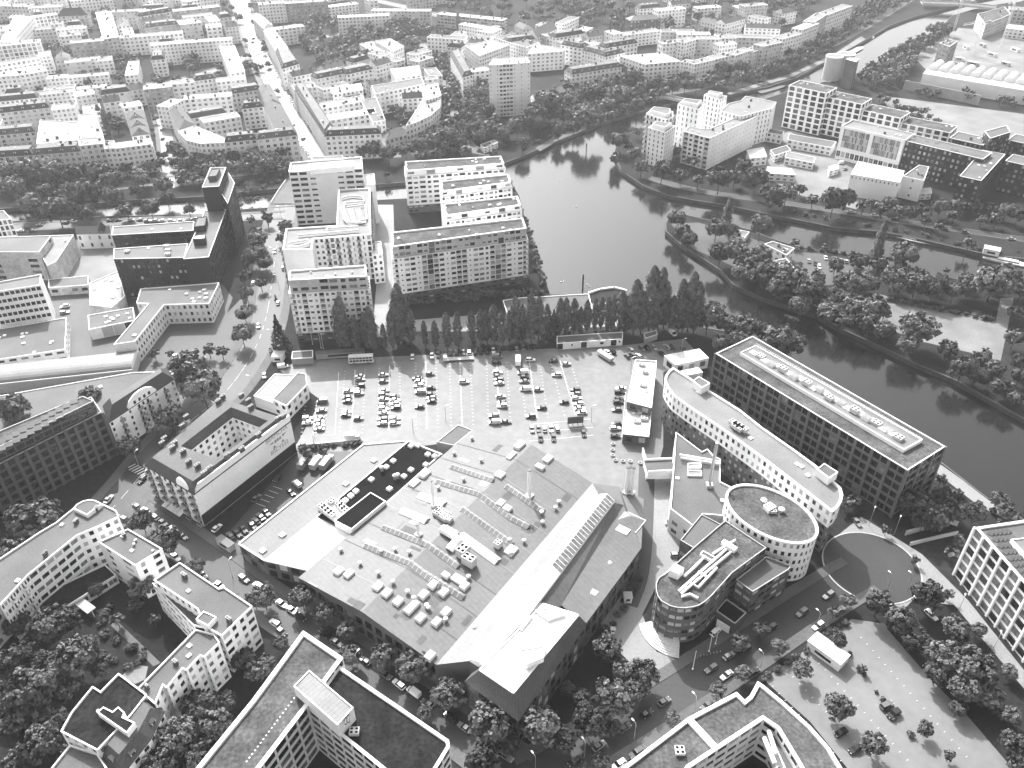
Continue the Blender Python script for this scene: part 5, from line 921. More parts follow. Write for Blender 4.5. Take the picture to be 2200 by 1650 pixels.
 ('-30,12 60,14', 18, 12, G, 'gravel_light', 'flat', 'hazy grey block beyond the bright offices'), ('60,18 130,14', 17, 12, O, 'gravel_light', 'flat', 'hazy pale block beyond the angled office wing'), ('555,10 612,6', 20, 12, O, 'roof_white', 'flat', 'pale windowed block at the end of the street'), ('612,8 704,2', 19, 12, 'midgrey', 'gravel_light', 'flat', 'grey long block at the far end of the park'), ('704,16 770,8', 12, 12, W, 'roof_white', 'flat', 'bright low block at the far end of the park'), ('395,4 470,-6', 17, 12, O, 'roof_white', 'flat', 'bright block beyond the long grey slab'), ('150,2 240,-6', 17, 12, O, 'roof_white', 'flat', 'bright terrace row at the far end of the park'),
 ('1660,560 1690,555 1706,575 1672,585', 7, 0, 'brick_mid', 'gravel', 'flat', 'small brick clubhouse with round stair tower on the island'), ('1642,524 1660,518 1707,533 1690,548', 7, 0, W, 'gravel', 'flat', 'white clubhouse with roof terraces on the island'), ('1580,492 1610,498 1598,514 1570,505', 3.5, 0, O, 'gravel_light', 'flat', 'flat boathouse roof on the island shore'),
])
TW = bld('apartment_tower', 'thirteen storey pale apartment tower with dotted windows above the river trees', '1050,140 1060,126 1131,122 1139,134', 40, 'offwhite', 'roof_white', par=.6, floors=13, ind=True, pats=['s.sWWWWs.s.s'], bay=3.2, edge={0: ['s'], 2: ['s']}, n=5, fr='parapet')
LAND = [(P(*map(float, a.split(','))), n) for a, n in (q.split(':') for q in '''1775,1408:the white guard hut|1872,1218:the turning circle|1462,1330:the round brick office|1000,1480:the white head house|777,779:the double decker bus|1560,800:the white shed|1490,535:the moored motor boat|1680,560:the white clubhouse|1690,590:the brick clubhouse|1800,570:the club car park|1950,777:the moored sailing boat|2000,690:the playing field|2150,700:the sandy path|1600,505:the flat boathouse roof|2128,545:the white tent hall|2175,566:the excursion boat|1960,517:the work barge|1880,400:the gymnasium|2090,420:the ribbed roof wing|1750,400:the sandy yard|1560,350:the long white bar|1400,320:the slim balcony tower|1500,250:the footbridge|1330,330:the peninsula tip|1095,270:the pale apartment tower|1050,310:the white pavilion|1180,210:the barn like hall|1290,190:the mansard house|1420,165:the bright corner house|1560,150:the ribbon windowed houses|1700,120:the grey balcony slab|1790,165:the round silos|1900,60:the far canal bend|2040,170:the wave roofed hall|2060,240:the sports ground|1900,270:the terraced white building|300,385:the curved white house|130,385:the stepped white gable|20,385:the old row house|362,390:the side street|450,360:the rounded bright roof house|590,350:the turret corner house|620,420:the canal road bridge|470,480:the dark brick tower|240,500:the gate house|60,520:the grey works|330,760:the angled workshop|200,870:the felt hall|110,1090:the pier office|310,930:the curved gable house|370,1060:the mural house street front|230,1200:the corner tower wing|330,1250:the satellite dish block|430,1400:the long terraced wing|200,1560:the planted roof house|640,1400:the big corner office|800,1560:the planted office wing|150,1290:the covered garden walk|560,1180:the yard bus shelter|640,985:the parked lorries|1850,1120:the crescent building end|2000,1150:the garage ramp|2100,1350:the framed office front|1930,1420:the parking strip|1700,1600:the stepped office|870,300:the low dark roofed house|760,310:the dark attic house|920,200:the curved pale roof house|820,130:the white modern school|700,120:the mansard street corner|960,110:the blank end wall house|780,60:the bright long house|1000,60:the long low school|1200,90:the church like hall|1390,60:the dark square villa|1450,40:the plain white block|1560,70:the grey chapel|1660,40:the small villa|180,180:the low white school|60,180:the bright school block|240,250:the hipped roof wings|430,130:the long bright slab|500,170:the cluttered roof house|540,90:the bright street bend|300,60:the dark plastered house|100,60:the grid windowed office|1540,760:the long office end|1620,760:the long office corner|1380,720:the small hut|1270,740:the garage row|2100,800:the island quay|2170,620:the island canal shore'''.split('|'))]

def infill(px, n, seed, hs=(12, 18), mats=('offwhite', 'offwhite', 'cream', 'white', 'lightgrey')):
    poly = PS(px); xs = [p.x for p in poly]; ys = [p.y for p in poly]; rg = random.Random(seed); done = 0
    TONE = {'offwhite': 'pale', 'cream': 'stucco', 'white': 'white', 'lightgrey': 'grey'}; RN = {'gravel_light': 'flat grey roof', 'roof_white': 'bright flat roof', 'tile': 'dark tiled roof', 'tile_dark': 'black tiled roof', 'gravel': 'dark flat roof'}
    for _ in range(n * 60):
        if done >= n: break
        x, y = rg.uniform(min(xs), max(xs)), rg.uniform(min(ys), max(ys))
        if not inpoly(x, y, poly): continue
        c = Vector((x, y)); f = min(FOOT, key=lambda q: (sum(q, Vector((0, 0))) / len(q) - c).length); e = max((f[(i + 1) % len(f)] - f[i] for i in range(len(f))), key=lambda v: v.length).normalized()
        if rg.random() < .4: e = Vector((-e.y, e.x))
        L, D = rg.uniform(13, 34), rg.uniform(9.5, 12.5); nn = Vector((-e.y, e.x)); q = [c - e * L / 2 - nn * D / 2, c + e * L / 2 - nn * D / 2, c + e * L / 2 + nn * D / 2, c - e * L / 2 + nn * D / 2]
        sm = [c + e * L * a + nn * D * b for a in (-.5, -.25, 0, .25, .5) for b in (-.5, 0, .5)]
        if any(is_water(p.x, p.y) for p in sm): continue
        if any(inpoly(p.x, p.y, f2) for f2 in FOOT for p in sm if (f2[0] - c).length < 90): continue
        if any(inpoly(v.x, v.y, q) for f2 in FOOT if (f2[0] - c).length < 90 for v in f2): continue
        if any(min((p - r_).length for r_ in pts) < w_ + 1 for pts, w_ in ROADS for p in sm): continue
        h = rg.uniform(*hs); wl_ = rg.choice(mats); rk = rg.choice(['flat', 'flat', 'mans', 'gable', 'flat']); rf = rg.choice(['gravel_light', 'roof_white', 'gravel', 'gravel_light'] if rk == 'flat' else ['tile', 'tile_dark']); near = min(LAND, key=lambda k: (k[0] - c).length)[1]
        lb = '%s rear house with %s near %s' % (TONE[wl_], RN[rf], near)
        bld('rear_house', lb, q, h, wl_, rf, rk, floors=max(3, round(h / 3.3)), bay=rg.uniform(3.4, 4.6), pats='w', seed=seed + done, n=3, par=.4, mh=3.2, mi=2.0, glass=(['glass', 'glass_light', 'blind'], [4, 4, 3]), group='rear houses near ' + near); done += 1
infill('-40,5 520,5 545,60 600,180 640,290 470,296 330,300 -40,320', 62, 1)
infill('640,180 930,130 950,210 860,270 700,285', 14, 2)
infill('960,100 1230,70 1330,110 1330,140 1200,150 1140,120 1060,140 1000,170', 16, 3)
infill('560,0 960,0 960,25 700,45 600,50', 10, 4); infill('1420,75 1640,70 1630,110 1500,125 1440,125', 8, 5); infill('1360,-10 1640,-10 1640,60 1400,60', 8, 6, (8, 14))
# ================================================================== TREES
def leaf(M, c, n, s, rg, mi=0, el=1.0):
    t = n.cross(Vector((rg.uniform(-1, 1), rg.uniform(-1, 1), rg.uniform(-1, 1)))); t = t.normalized() if t.length > 1e-4 else Vector((1, 0, 0)); b = n.cross(t)
    t *= s; b *= s * el; M.poly([c - t * .9 - b * .5, c + t * .2 - b, c + t - b * .1, c + t * .3 + b, c - t * .8 + b * .6] if el == 1 else [c - t - b, c + t - b, c + t + b, c - t + b], mi)
def rv(rg):
    while True:
        v = Vector((rg.uniform(-1, 1), rg.uniform(-1, 1), rg.uniform(-1, 1)))
        if .05 < v.length < 1: return v
def crown_broad(seed, lobes=21, clumps=11, leaves=16, ls=.062, zs=.9):
    rg = random.Random(seed); M = MB()
    for i in range(lobes):
        a = 2.4 * i + rg.uniform(-.4, .4); zz = -.55 + 1.25 * (i + .5) / lobes; rad = math.sqrt(max(.05, 1 - zz * zz)) * rg.uniform(.42, .74)
        c = Vector((rad * math.cos(a), rad * math.sin(a), zz * .72)); lr = rg.uniform(.24, .46); mi = rg.choices([0, 1, 2], [6, 2, 2])[0]
        for _ in range(clumps):
            d = rv(rg).normalized(); d.z = d.z * .8 + .15; cc = c + d * lr * rg.uniform(.72, 1.0); cr_ = lr * .34
            for _ in range(leaves):
                n = (d * .55 + cc * .75 + rv(rg) * .95 + Vector((0, 0, .25))).normalized(); p = cc + rv(rg) * cr_; leaf(M, Vector((p.x, p.y, p.z * zs)), n, ls * rg.uniform(.7, 1.3), rg, mi)
    for _ in range(90): p = rv(rg) * .55; leaf(M, Vector((p.x, p.y, p.z * .8)), rv(rg).normalized(), .16, rg, 2)  # inner leaves take the darkest slot: crown shade put into their colour
    return M
def crown_poplar(seed, n=1500):
    rg = random.Random(seed); M = MB()
    ph = [rg.uniform(0, 6.28) for _ in range(4)]
    for i in range(n):
        z = rg.random() ** .85; a = rg.uniform(0, 6.283); prof = (math.sin(math.pi * min(1, z * .93 + .06)) ** .55) * .115 * (1 + .22 * math.sin(z * 23 + 3 * a + ph[0]) + .15 * math.sin(a * 2 + ph[1]))
        r_ = prof * math.sqrt(rg.uniform(.25, 1)); d = Vector((math.cos(a), math.sin(a), .5)); leaf(M, Vector((r_ * math.cos(a), r_ * math.sin(a), .03 + z * .97)), (d * 1.4 + rv(rg) * .7).normalized(), .017 * rg.uniform(.7, 1.4), rg, rg.choices([0, 1, 2], [5, 4, 1])[0])
    return M
def crown_conifer(seed):
    rg = random.Random(seed); M = MB()
    for i in range(1100):
        z = rg.random() ** 1.3; a = rg.uniform(0, 6.283); r_ = (1 - z) * .30 * (.8 + .25 * math.sin(z * 40)) * math.sqrt(rg.uniform(.4, 1)); leaf(M, Vector((r_ * math.cos(a), r_ * math.sin(a), z)), (Vector((math.cos(a), math.sin(a), .4)) + rv(rg)).normalized(), .026, rg, 0)
    return M
def crown_willow(seed):
    rg = random.Random(seed); M = MB()
    for i in range(150):
        a = rg.uniform(0, 6.283); u = math.sqrt(rg.random()); r_ = u * .95; top = .75 * math.sqrt(max(0, 1 - (r_ * .85) ** 2)); L = rg.uniform(.5, 1.25)
        for k in range(10):
            p = Vector((r_ * math.cos(a) + rg.gauss(0, .03), r_ * math.sin(a) + rg.gauss(0, .03), top - L * k / 10)); leaf(M, p, (Vector((math.cos(a), math.sin(a), .3)) + rv(rg) * .6).normalized(), .075, rg, rg.choice([0, 0, 1]))
    return M
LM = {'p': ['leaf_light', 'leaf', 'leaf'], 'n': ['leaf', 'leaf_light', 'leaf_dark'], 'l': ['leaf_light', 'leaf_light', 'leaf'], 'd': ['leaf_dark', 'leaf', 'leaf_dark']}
CROWN = {}
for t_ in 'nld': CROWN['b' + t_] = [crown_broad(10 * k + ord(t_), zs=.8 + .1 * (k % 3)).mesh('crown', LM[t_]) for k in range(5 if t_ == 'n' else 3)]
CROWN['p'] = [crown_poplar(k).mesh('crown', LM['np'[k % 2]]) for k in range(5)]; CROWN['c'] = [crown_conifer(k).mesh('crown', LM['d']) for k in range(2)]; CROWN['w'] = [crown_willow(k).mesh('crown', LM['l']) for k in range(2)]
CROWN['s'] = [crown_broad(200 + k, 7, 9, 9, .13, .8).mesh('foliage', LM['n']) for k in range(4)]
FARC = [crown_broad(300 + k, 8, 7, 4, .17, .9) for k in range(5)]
def trunk_mesh(seed, limbs=4):
    rg = random.Random(seed); M = MB(); M.tube([(0, 0, 0), (.02, .01, .5), (0, .02, 1)], [.075, .06, .045], 7)
    for k in range(limbs):
        a = k * 6.283 / limbs + rg.uniform(-.4, .4); M.tube([(0, .01, .75), (.25 * math.cos(a), .25 * math.sin(a), 1.15), (.55 * math.cos(a), .55 * math.sin(a), 1.5)], [.04, .03, .012], 5)
    return M.mesh('trunk', 'bark')
TRUNK = [trunk_mesh(k) for k in range(3)]
TREES = []                                   # (apparent size, world x, y, radius m, kind, label, group)
def grow(kind, x, y, r_, label, group, rg):
    k = kind[0]; rz = rg.uniform(0, 6.28)
    if k == 's':
        t = thing('bush', label, 'bush', (x, y, 0), rz, group); part('foliage', rg.choice(CROWN['s']), t, (0, 0, r_ * .62), 0, (r_, r_, r_ * rg.uniform(.8, 1.0))); part('stem', TRUNK[0], t, (0, 0, 0), 0, (r_, r_, r_ * .5)); return
    if k in 'pc':
        h = r_; w_ = h * (rg.uniform(.88, 1.15) if k == 'p' else 1); t = thing('poplar_tree' if k == 'p' else 'conifer_tree', label, 'tree', (x, y, 0), rz, group)
        part('crown', rg.choice(CROWN[k]), t, (0, 0, h * .06), 0, (w_, w_, h * .95)); part('trunk', TRUNK[1], t, (0, 0, 0), 0, (h * .16, h * .16, h * .3)); return
    cl = .5 * r_ + .6; sz = r_ * rg.uniform(.9, 1.12); t = thing('willow_tree' if k == 'w' else 'broadleaf_tree', label, 'tree', (x, y, 0), rz, group)
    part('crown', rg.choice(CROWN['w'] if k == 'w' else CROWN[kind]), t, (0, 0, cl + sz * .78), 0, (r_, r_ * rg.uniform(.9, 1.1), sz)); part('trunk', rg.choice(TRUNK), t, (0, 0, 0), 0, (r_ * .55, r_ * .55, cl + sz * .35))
RT = random.Random(77)
def trees(label, group, data, kind=None):
    for q in data.split():
        a = q.split(','); x, y, r_ = map(float, a[:3]); k = a[3] if len(a) > 3 else (kind or RT.choice(['bn', 'bn', 'bn', 'bl', 'bd']))
        py = y
        for _ in range(3):
            s = SCALE(py); rm = r_ / s; zc = (1.3 * rm + .6) if k != 's' else .6 * rm; p = P(x, y, zc); d = ray(x, y); py = 825 + F_PX * (( -p.y * sp + CAM_H * cp) / (p.y * cp + CAM_H * sp))
        TREES.append((r_, p.x, p.y, rm, k, label, group))
def poplars(label, group, data, kind='p'):
    for i_, q in enumerate(sorted(data.split(), key=lambda q: float(q.split(',')[0]))):
        x, t, b = map(float, q.split(',')); p = P(x, b); lo, hi = 2., 60.
        for _ in range(30):
            m_ = (lo + hi) / 2; z = m_ - CAM_H; yy = 825 + F_PX * (-p.y * sp - z * cp) / (p.y * cp - z * sp)
            if yy > t: lo = m_
            else: hi = m_
        grow(kind, p.x, p.y, lo, (label % (str(i_ + 1) + ('st' if i_ % 10 == 0 and i_ != 10 else 'nd' if i_ % 10 == 1 and i_ != 11 else 'rd' if i_ % 10 == 2 and i_ != 12 else 'th'))) if '%s' in label else label + min(LAND, key=lambda q: (q[0] - p).length)[1], group, RT)
def scatter(label, group, px, n, r0, r1, kinds=('bn', 'bn', 'bl', 'bd'), z=0):
    poly = PS(px); xs = [p.x for p in poly]; ys = [p.y for p in poly]; rg = random.Random(len(px) * 13 + n); got = []; tries = 0
    while len(got) < n and tries < n * 30:
        tries += 1; x, y = rg.uniform(min(xs), max(xs)), rg.uniform(min(ys), max(ys)); rm = rg.uniform(r0, r1)
        if not inpoly(x, y, poly) or is_water(x, y) or is_water(x, y - rm * .6): continue
        if any(inpoly(x, y, f) for f in FOOTX): continue
        if any(min((Vector((x, y)) - p).length for p in pts) < w_ for pts, w_ in ROADS): continue
        if any((x - a) ** 2 + (y - b) ** 2 < ((rm + c) * .62) ** 2 for a, b, c in got): continue
        got.append((x, y, rm)); k = rg.choice(kinds); s = F_PX / (y * cp + CAM_H * sp); TREES.append((rm * s, x, y, rm, k, label, group))
FOOTX = [inset(f if ccw(f) else f[::-1], -2.2) for f in FOOT]
trees('dark leafy tree in the white apartment courtyard garden', 'courtyard garden trees', '68,1115,55 25,1190,40 107,1337,46 158,1413,48 64,1485,58 84,1600,45 30,1550,40 305,1258,30 140,1480,32 20,1420,35 30,1640,30 190,1380,20 100,1425,34,bd 150,1335,26,bd 35,1340,30,bd 110,1550,34,bd 12,1490,34,bd 215,1440,18,bd 250,1330,16,bd 290,1300,18,bd 205,1265,18,bd 60,1400,28,bd 330,1330,14,bd 150,1620,30')
trees('street tree beside the white apartments on the diagonal street', 'street trees by white apartments', '303,1118,28 354,1161,34 422,1215,20 428,1515,40 382,1586,45 458,1561,40 524,1413,28 545,1285,22 555,1441,27 565,1281,30 565,1428,28 604,1383,18 480,1505,28 345,1645,40 430,1630,38')
trees('street tree along the factory hall brick wall', 'street trees along the factory wall', '647,1281,29 698,1316,27 749,1352,24 751,1405,26 825,1408,31 889,1431,40 962,1490,40 914,1530,20 1054,1553,50 1036,1634,36 1159,1556,48 1098,1600,24')
trees('dense garden tree between factory head house and street corner', 'corner garden trees', '1263,1548,40 1316,1561,20 1314,1497,46 1383,1449,34 1306,1393,32 1360,1487,30 1217,1480,18 1210,1590,30 1340,1440,26 1250,1500,22')
trees('small street tree along the road past the brick office', 'street trees by the brick office', '1445,1545,19,bl 1294,1640,22 1542,1484,20,bl 1596,1446,19,bl 1589,1380,22 1637,1350,20 1676,1388,19,bl 1725,1436,23,bl 1793,1314,15 1823,1288,17,bl 1803,1375,18')
trees('parking lot tree on the guard hut lot', 'parking lot trees', '1803,1518,32,bl 1877,1597,30,bl 1989,1566,17 2040,1622,14 1856,1436,9')
trees('leafy tree in the green strip beside the framed office', 'trees by the framed office', '1889,1296,30 1938,1332,33 1994,1278,36 2037,1276,13 1961,1380,24 2055,1352,30 2103,1352,18,bl 2037,1413,40,bl 2098,1439,44 2017,1446,30 2073,1472,38 2174,1538,24 2177,1597,30 2170,1441,18,bl 2130,1500,28 2060,1520,20 2190,1640,24 1998,1400,22')
trees('shady tree between the long office and the turning circle', 'trees behind the long office', '2147,1075,20 2164,1098,24 2187,1118,20 1971,1090,36,bd 2022,1072,28,bd 2052,1095,30,bd 2098,1098,26,bd 2022,1029,14 2009,1110,34,bd 1838,1075,15 1818,1080,16 1905,1138,11 2060,1161,14 2047,1187,16 1966,1202,11 1985,1120,24,bd')
trees('leafy tree near the industrial yard and mural house', 'trees by the industrial yard', '433,830,46 407,797,40 364,891,30 351,922,20 277,960,27 193,848,25 30,879,36 660,975,13,bd 695,972,10,bd 655,990,9,bd')
trees('small round yard tree by the angled workshop', 'small yard trees', '365,759,9 392,758,8 421,756,9 448,751,15,bd 476,754,15,bd 331,759,12')
trees('street tree on the main road by the dark brick complex', 'street trees on the main road', '540,471,10 552,502,16 553,514,22 573,466,15 614,486,17 550,543,26 570,563,18 522,593,15 529,629,17 524,670,20 519,716,24 560,609,14 604,510,14 530,560,16')
trees('bank tree between the poplars and the long office', 'river bank trees near the office', '1523,675,38 1561,693,28 1604,698,30 1637,710,20 1548,738,20,bl 1673,731,34 1704,740,27 1585,730,20,bl')
trees('waterside tree on the island', 'island trees', '1456,469,22 1467,494,20 1482,514,18 1540,489,24 1568,492,18,bl 1635,484,27,bl 1548,542,25 1586,542,25 1612,563,28 1632,593,28 1594,583,22 1637,548,24 1655,583,32 1698,593,38 1737,629,33 1678,619,28 1782,667,28 1844,604,33,bl 1943,545,31,bl 1897,563,14 1920,593,28 1971,604,30 2009,614,28 2052,621,24 2085,609,24 2136,604,42 2162,591,33 1839,655,28 1879,662,30,bl 1864,688,28 1895,705,24 1976,700,40,bl 2037,749,22 2070,789,27 2139,792,24 2098,807,20 2182,723,22 2182,670,18 1709,520,11 1774,531,10,bl 2033,581,8 2149,830,22 2182,851,20 1720,655,24 1760,640,22 1815,690,22 1950,740,24 1870,610,22 2050,800,16 2120,760,14 2195,780,22')
trees('tree on the far bank of the narrow canal', 'trees along the north canal bank', '1655,415,27,bd 1691,410,24 1747,428,15 1793,428,31,bd 1818,420,25,bd 1856,441,16,bl 1876,438,15 1897,448,16 1915,433,18 1935,450,15 1956,456,17 1981,448,16 1991,469,15 2022,443,18 2052,461,16 2062,438,16 2096,441,16 2131,446,15 2164,451,18 2190,458,20 2019,484,12 2083,520,15 1670,432,15 1720,405,14 2140,470,14 2110,470,13')
trees('riverside tree below the tower on the wide basin', 'riverside trees near the tower', '1263,245,38,bl 1179,216,33 1200,280,17 1151,237,27 1123,305,18 1110,270,20,bl 1232,270,20 1314,246,15 1370,222,20 1332,206,24 1294,195,22 1265,196,20 1362,170,24 1395,188,19 1446,180,19 1497,180,17 1538,160,19 1548,180,14 1160,265,20 1400,215,14 1345,235,14 1230,215,22 1210,240,20')
trees('peninsula tree around the white apartment towers', 'peninsula trees', '1332,302,21 1324,340,15,w 1364,330,16,w 1378,358,17,bd 1423,363,26,bd 1464,376,18 1454,323,14,bd 1487,346,15 1546,381,28,bd 1579,379,17 1625,379,27,bd 1599,358,20,bd 1533,257,13 1370,282,12 1350,312,12 1500,385,14')
trees('park tree along the canal below the old town houses', 'canal park trees', '60,372,34 20,362,28 110,367,30 165,378,32 210,362,24 240,388,26 300,372,20 350,398,22 30,402,28 65,433,26 120,447,34,bd 180,417,34,bd 185,458,22 240,420,24 270,448,17 322,444,21 405,448,14 360,425,18,bd 440,345,18 470,340,19 500,332,18 540,335,21 580,338,19 608,326,17 400,350,16 385,375,15 520,355,16 565,360,15 60,490,9 150,430,20 95,410,22 290,405,16 800,320,20 835,330,18 870,318,20 905,305,22 935,300,22,bl 960,290,24 985,300,20 1015,275,18 900,335,16 940,330,15 1000,325,14 830,375,9,w 1060,330,12 775,325,14')
scatter('park tree in the wooded city park', 'city park trees', '622,72 700,45 770,50 900,62 1000,105 985,200 950,190 890,128 800,140 700,152 650,112', 95, 4, 7)
scatter('riverside park tree beside the tower', 'riverside park trees', '930,245 1000,175 1046,170 1052,262 1100,305 1060,335 905,335 885,300', 60, 4, 7)
scatter('bank tree on the basin shore behind the tower', 'basin shore trees', '1120,300 1150,240 1260,170 1420,165 1560,150 1640,130 1640,150 1540,190 1430,215 1280,258', 70, 4, 7.5)
scatter('garden tree in the far gardens', 'far garden trees', '860,-20 1360,-20 1350,60 1240,85 1100,68 930,12', 130, 4, 7)
scatter('tree among the villa gardens', 'villa garden trees', '1380,60 1500,30 1640,-10 1760,-10 1720,50 1600,95 1480,100', 75, 4, 7)
scatter('tree on the far canal embankment', 'far canal embankment trees', '1560,196 1640,150 1720,105 1830,40 1920,-10 1990,-10 1900,40 1780,115 1690,165', 90, 3.5, 6)
scatter('tree between silos and wave roofed hall', 'silo grove trees', '1840,180 1890,140 2020,65 2050,75 1960,130 1945,175 1900,205', 60, 4, 6.5)
scatter('courtyard tree among the old town blocks', 'old town courtyard trees', '-20,15 545,15 630,300 -20,310', 230, 2.4, 5.2)
scatter('courtyard tree inside the middle town blocks', 'middle town courtyard trees', '640,170 960,130 1000,170 900,300 700,290', 45, 3, 5.5)
scatter('canal park tree on the town bank', 'town canal bank trees', '-20,345 630,325 640,385 -20,436', 75, 3.5, 6.5)
scatter('yard tree near the sports ground wall', 'sports ground trees', '1950,195 2200,225 2200,240 1950,208', 16, 2.5, 4); scatter('shrub like tree on the terraced roof slope side', 'terrace slope trees', '1880,215 1990,250 2030,280 1990,285 1900,235', 16, 2.5, 4)
scatter('dense hedge tree on the island shore', 'island shore trees', '1560,575 1700,600 1880,560 2190,640 2180,660 1900,640 1800,690 1640,638', 40, 3, 5.2)
scatter('leafy tree on the island quay', 'island quay trees', '1640,630 1760,662 1920,735 2060,800 2200,885 2200,830 2060,770 1900,690 1700,610', 14, 2.6, 4.5)
poplars('%s slim poplar of the car park row, counted from the apartment block', 'poplar row by the car park', '665,657,726 708,654,723 744,634,754 769,675,756 802,657,756 828,693,754 845,667,749 864,609,736 884,660,738 914,688,746 937,688,749 962,670,751 985,670,749 1015,667,738 1034,665,738 1046,667,738 1062,655,738 1080,667,741 1108,637,733 1141,632,736 1123,655,731 1157,639,728 1175,655,723 1202,642,721 1215,642,718 1232,644,716 1260,647,713 1277,644,711 1290,642,708 1304,642,711 1314,637,711 1332,627,713 1360,606,718 1393,578,713 1413,581,705 1456,606,713 1477,591,713 1490,612,715 1440,640,712 1376,630,716 1425,610,706 735,650,750 790,668,754 855,640,742 1095,668,736 1246,662,714 1345,640,714 1465,625,712 1404,600,712')
poplars('dark slender conifer near ', 'conifers near the poplar row', '606,672,756 1189,667,726 593,626,645 780,650,680', 'c')
poplars('lone tall poplar near ', 'scattered poplars', '1558,432,500 1877,485,570 165,205,258 225,215,285 238,225,300 870,45,80 880,48,85 985,25,70 1310,45,80 1335,48,85 1425,90,118 1440,88,118 1238,105,130 940,50,78')
poplars('slender dark conifer near ', 'town conifers', '160,60,105 555,130,160 1600,15,45', 'c')
# low bushes
def bushes(label, group, data):
    for q in data.split():
        x, y, r_ = map(float, q.split(',')); p = P(x, y); TREES.append((r_, p.x, p.y, r_ / SCALE(y), 's', label, group))
def bush_line(label, group, px, step, r0, r1, seed=1, spread=0.):
    rg = random.Random(seed); p = PS(px)
    for a, b in zip(p, p[1:]):
        n = max(1, int((b - a).length / step))
        for i in range(n):
            q = a.lerp(b, (i + rg.random()) / n) + Vector((rg.uniform(-spread, spread), rg.uniform(-spread, spread))); rm = rg.uniform(r0, r1); s = F_PX / (q.y * cp + CAM_H * sp); TREES.append((rm * s, q.x, q.y, rm, 's', label, group))
bush_line('bush on the planted quay beside the apartment slab', 'quay bushes', '1092,395 1140,520 1170,618', 2.6, 1.6, 2.6, 1, 1.5); bush_line('bush in the planted strip below the long apartment slab', 'apartment strip bushes', '850,660 960,648 1070,640 1165,628', 2.6, 1.8, 3.2, 2, 3)
bush_line('shrub along the parking lot planting strip', 'parking strip shrubs', '1820,1400 1870,1470 1915,1540 1960,1590', 3, .7, 1.3, 3, .4); bush_line('shrub in the hedge on the road side of the parking lot', 'road hedge shrubs', '1640,1462 1700,1420 1740,1395 1770,1370 1825,1335', 1.8, .9, 1.4, 4, .3)
bush_line('shrub beside the path of the framed office', 'office path shrubs', '1945,1320 2000,1380 2060,1450', 2.4, .8, 1.5, 5, 1.2); bush_line('garden shrub by the courtyard path', 'garden path shrubs', '190,1390 270,1440 320,1420 250,1380 215,1345 250,1290', 2.6, 1.0, 1.9, 6, 1.0)
bush_line('shrub on the island canal shore', 'island shore shrubs', '1720,533 1780,541 1850,552 1905,578 2000,594', 3, 1.2, 2.2, 7, 1); bush_line('shrub on the north canal bank', 'canal bank shrubs', '1640,440 1800,478 1950,498 2100,535 2200,545', 5, 1, 2, 8, 2); bush_line('hedge shrub at the playing field edge', 'playing field hedge', '1880,640 1990,662 2140,690', 2.4, 1.4, 2.0, 9, .5)
bush_line('shrub at the factory east wall', 'factory wall shrubs', '1380,1240 1345,1300 1290,1375', 2.4, .9, 1.7, 10, .6); bush_line('shrub behind the poplar row', 'poplar row shrubs', '760,742 900,736 1050,726 1200,718 1340,708', 4, 1, 2, 11, 2); bush_line('bush on the dark bank beside the yard hedge', 'yard hedge bushes', '640,965 700,962 780,955', 2.2, 1.2, 2.0, 12, .6)
bush_line('shrub on the river bank of the basin', 'basin bank shrubs', '1120,322 1200,290 1290,258 1390,230', 5, 1.4, 2.8, 13, 2); bush_line('bush on the canal embankment near the bridge', 'canal bridge bushes', '440,405 520,398 600,390 480,440 560,432', 4, 1.5, 3, 14, 3); bush_line('bush at the waterside promenade', 'promenade bushes', '2030,1045 2090,1085 2150,1120', 3.2, 1.5, 2.6, 15, 2)
def name_tree(x, y, rm, k, lb):
    p = Vector((x, y)); w_ = min(LAND, key=lambda q: (q[0] - p).length)[1]
    if k == 's': return '%s bush near %s' % ('large leafy' if rm > 2.2 else 'low leafy' if rm > 1.4 else 'small leafy', w_)
    return '%s %s near %s' % ('very broad' if rm > 7 else 'broad' if rm > 5.4 else 'medium sized' if rm > 4.2 else 'slim' if rm > 3 else 'small', {'bn': 'leafy tree', 'bl': 'pale leafy tree', 'bd': 'dark leafy tree'}.get(k, 'weeping willow'), w_)
def plant_all():
    rg = random.Random(5); TREES.sort(key=lambda t: -t[0]); cnt = {'t': 0, 's': 0}; J = MB()
    for ps, x, y, rm, k, lb, gp in TREES:
        c = 's' if k == 's' else 't'
        if cnt[c] < 300: cnt[c] += 1; nm_ = name_tree(x, y, rm, k, lb); grow(k, x, y, rm, nm_, ('bushes' if k == 's' else 'trees') + nm_[nm_.index(' near'):], rg); continue
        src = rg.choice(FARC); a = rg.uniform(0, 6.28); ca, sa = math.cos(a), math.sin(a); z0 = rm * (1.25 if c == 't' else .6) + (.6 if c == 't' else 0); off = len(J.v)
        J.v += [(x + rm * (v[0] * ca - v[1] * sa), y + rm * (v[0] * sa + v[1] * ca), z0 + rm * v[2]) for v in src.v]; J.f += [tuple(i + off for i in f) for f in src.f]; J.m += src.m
        if c == 't': J.tube([(x, y, 0), (x, y, z0)], [rm * .06, rm * .04], 5, 3)
    if J.f: o = J.build('distant_trees', LM['n'] + ['bark'], kind='stuff'); tag(o, 'mass of far tree crowns filling gardens between the distant houses', 'trees')
plant_all()
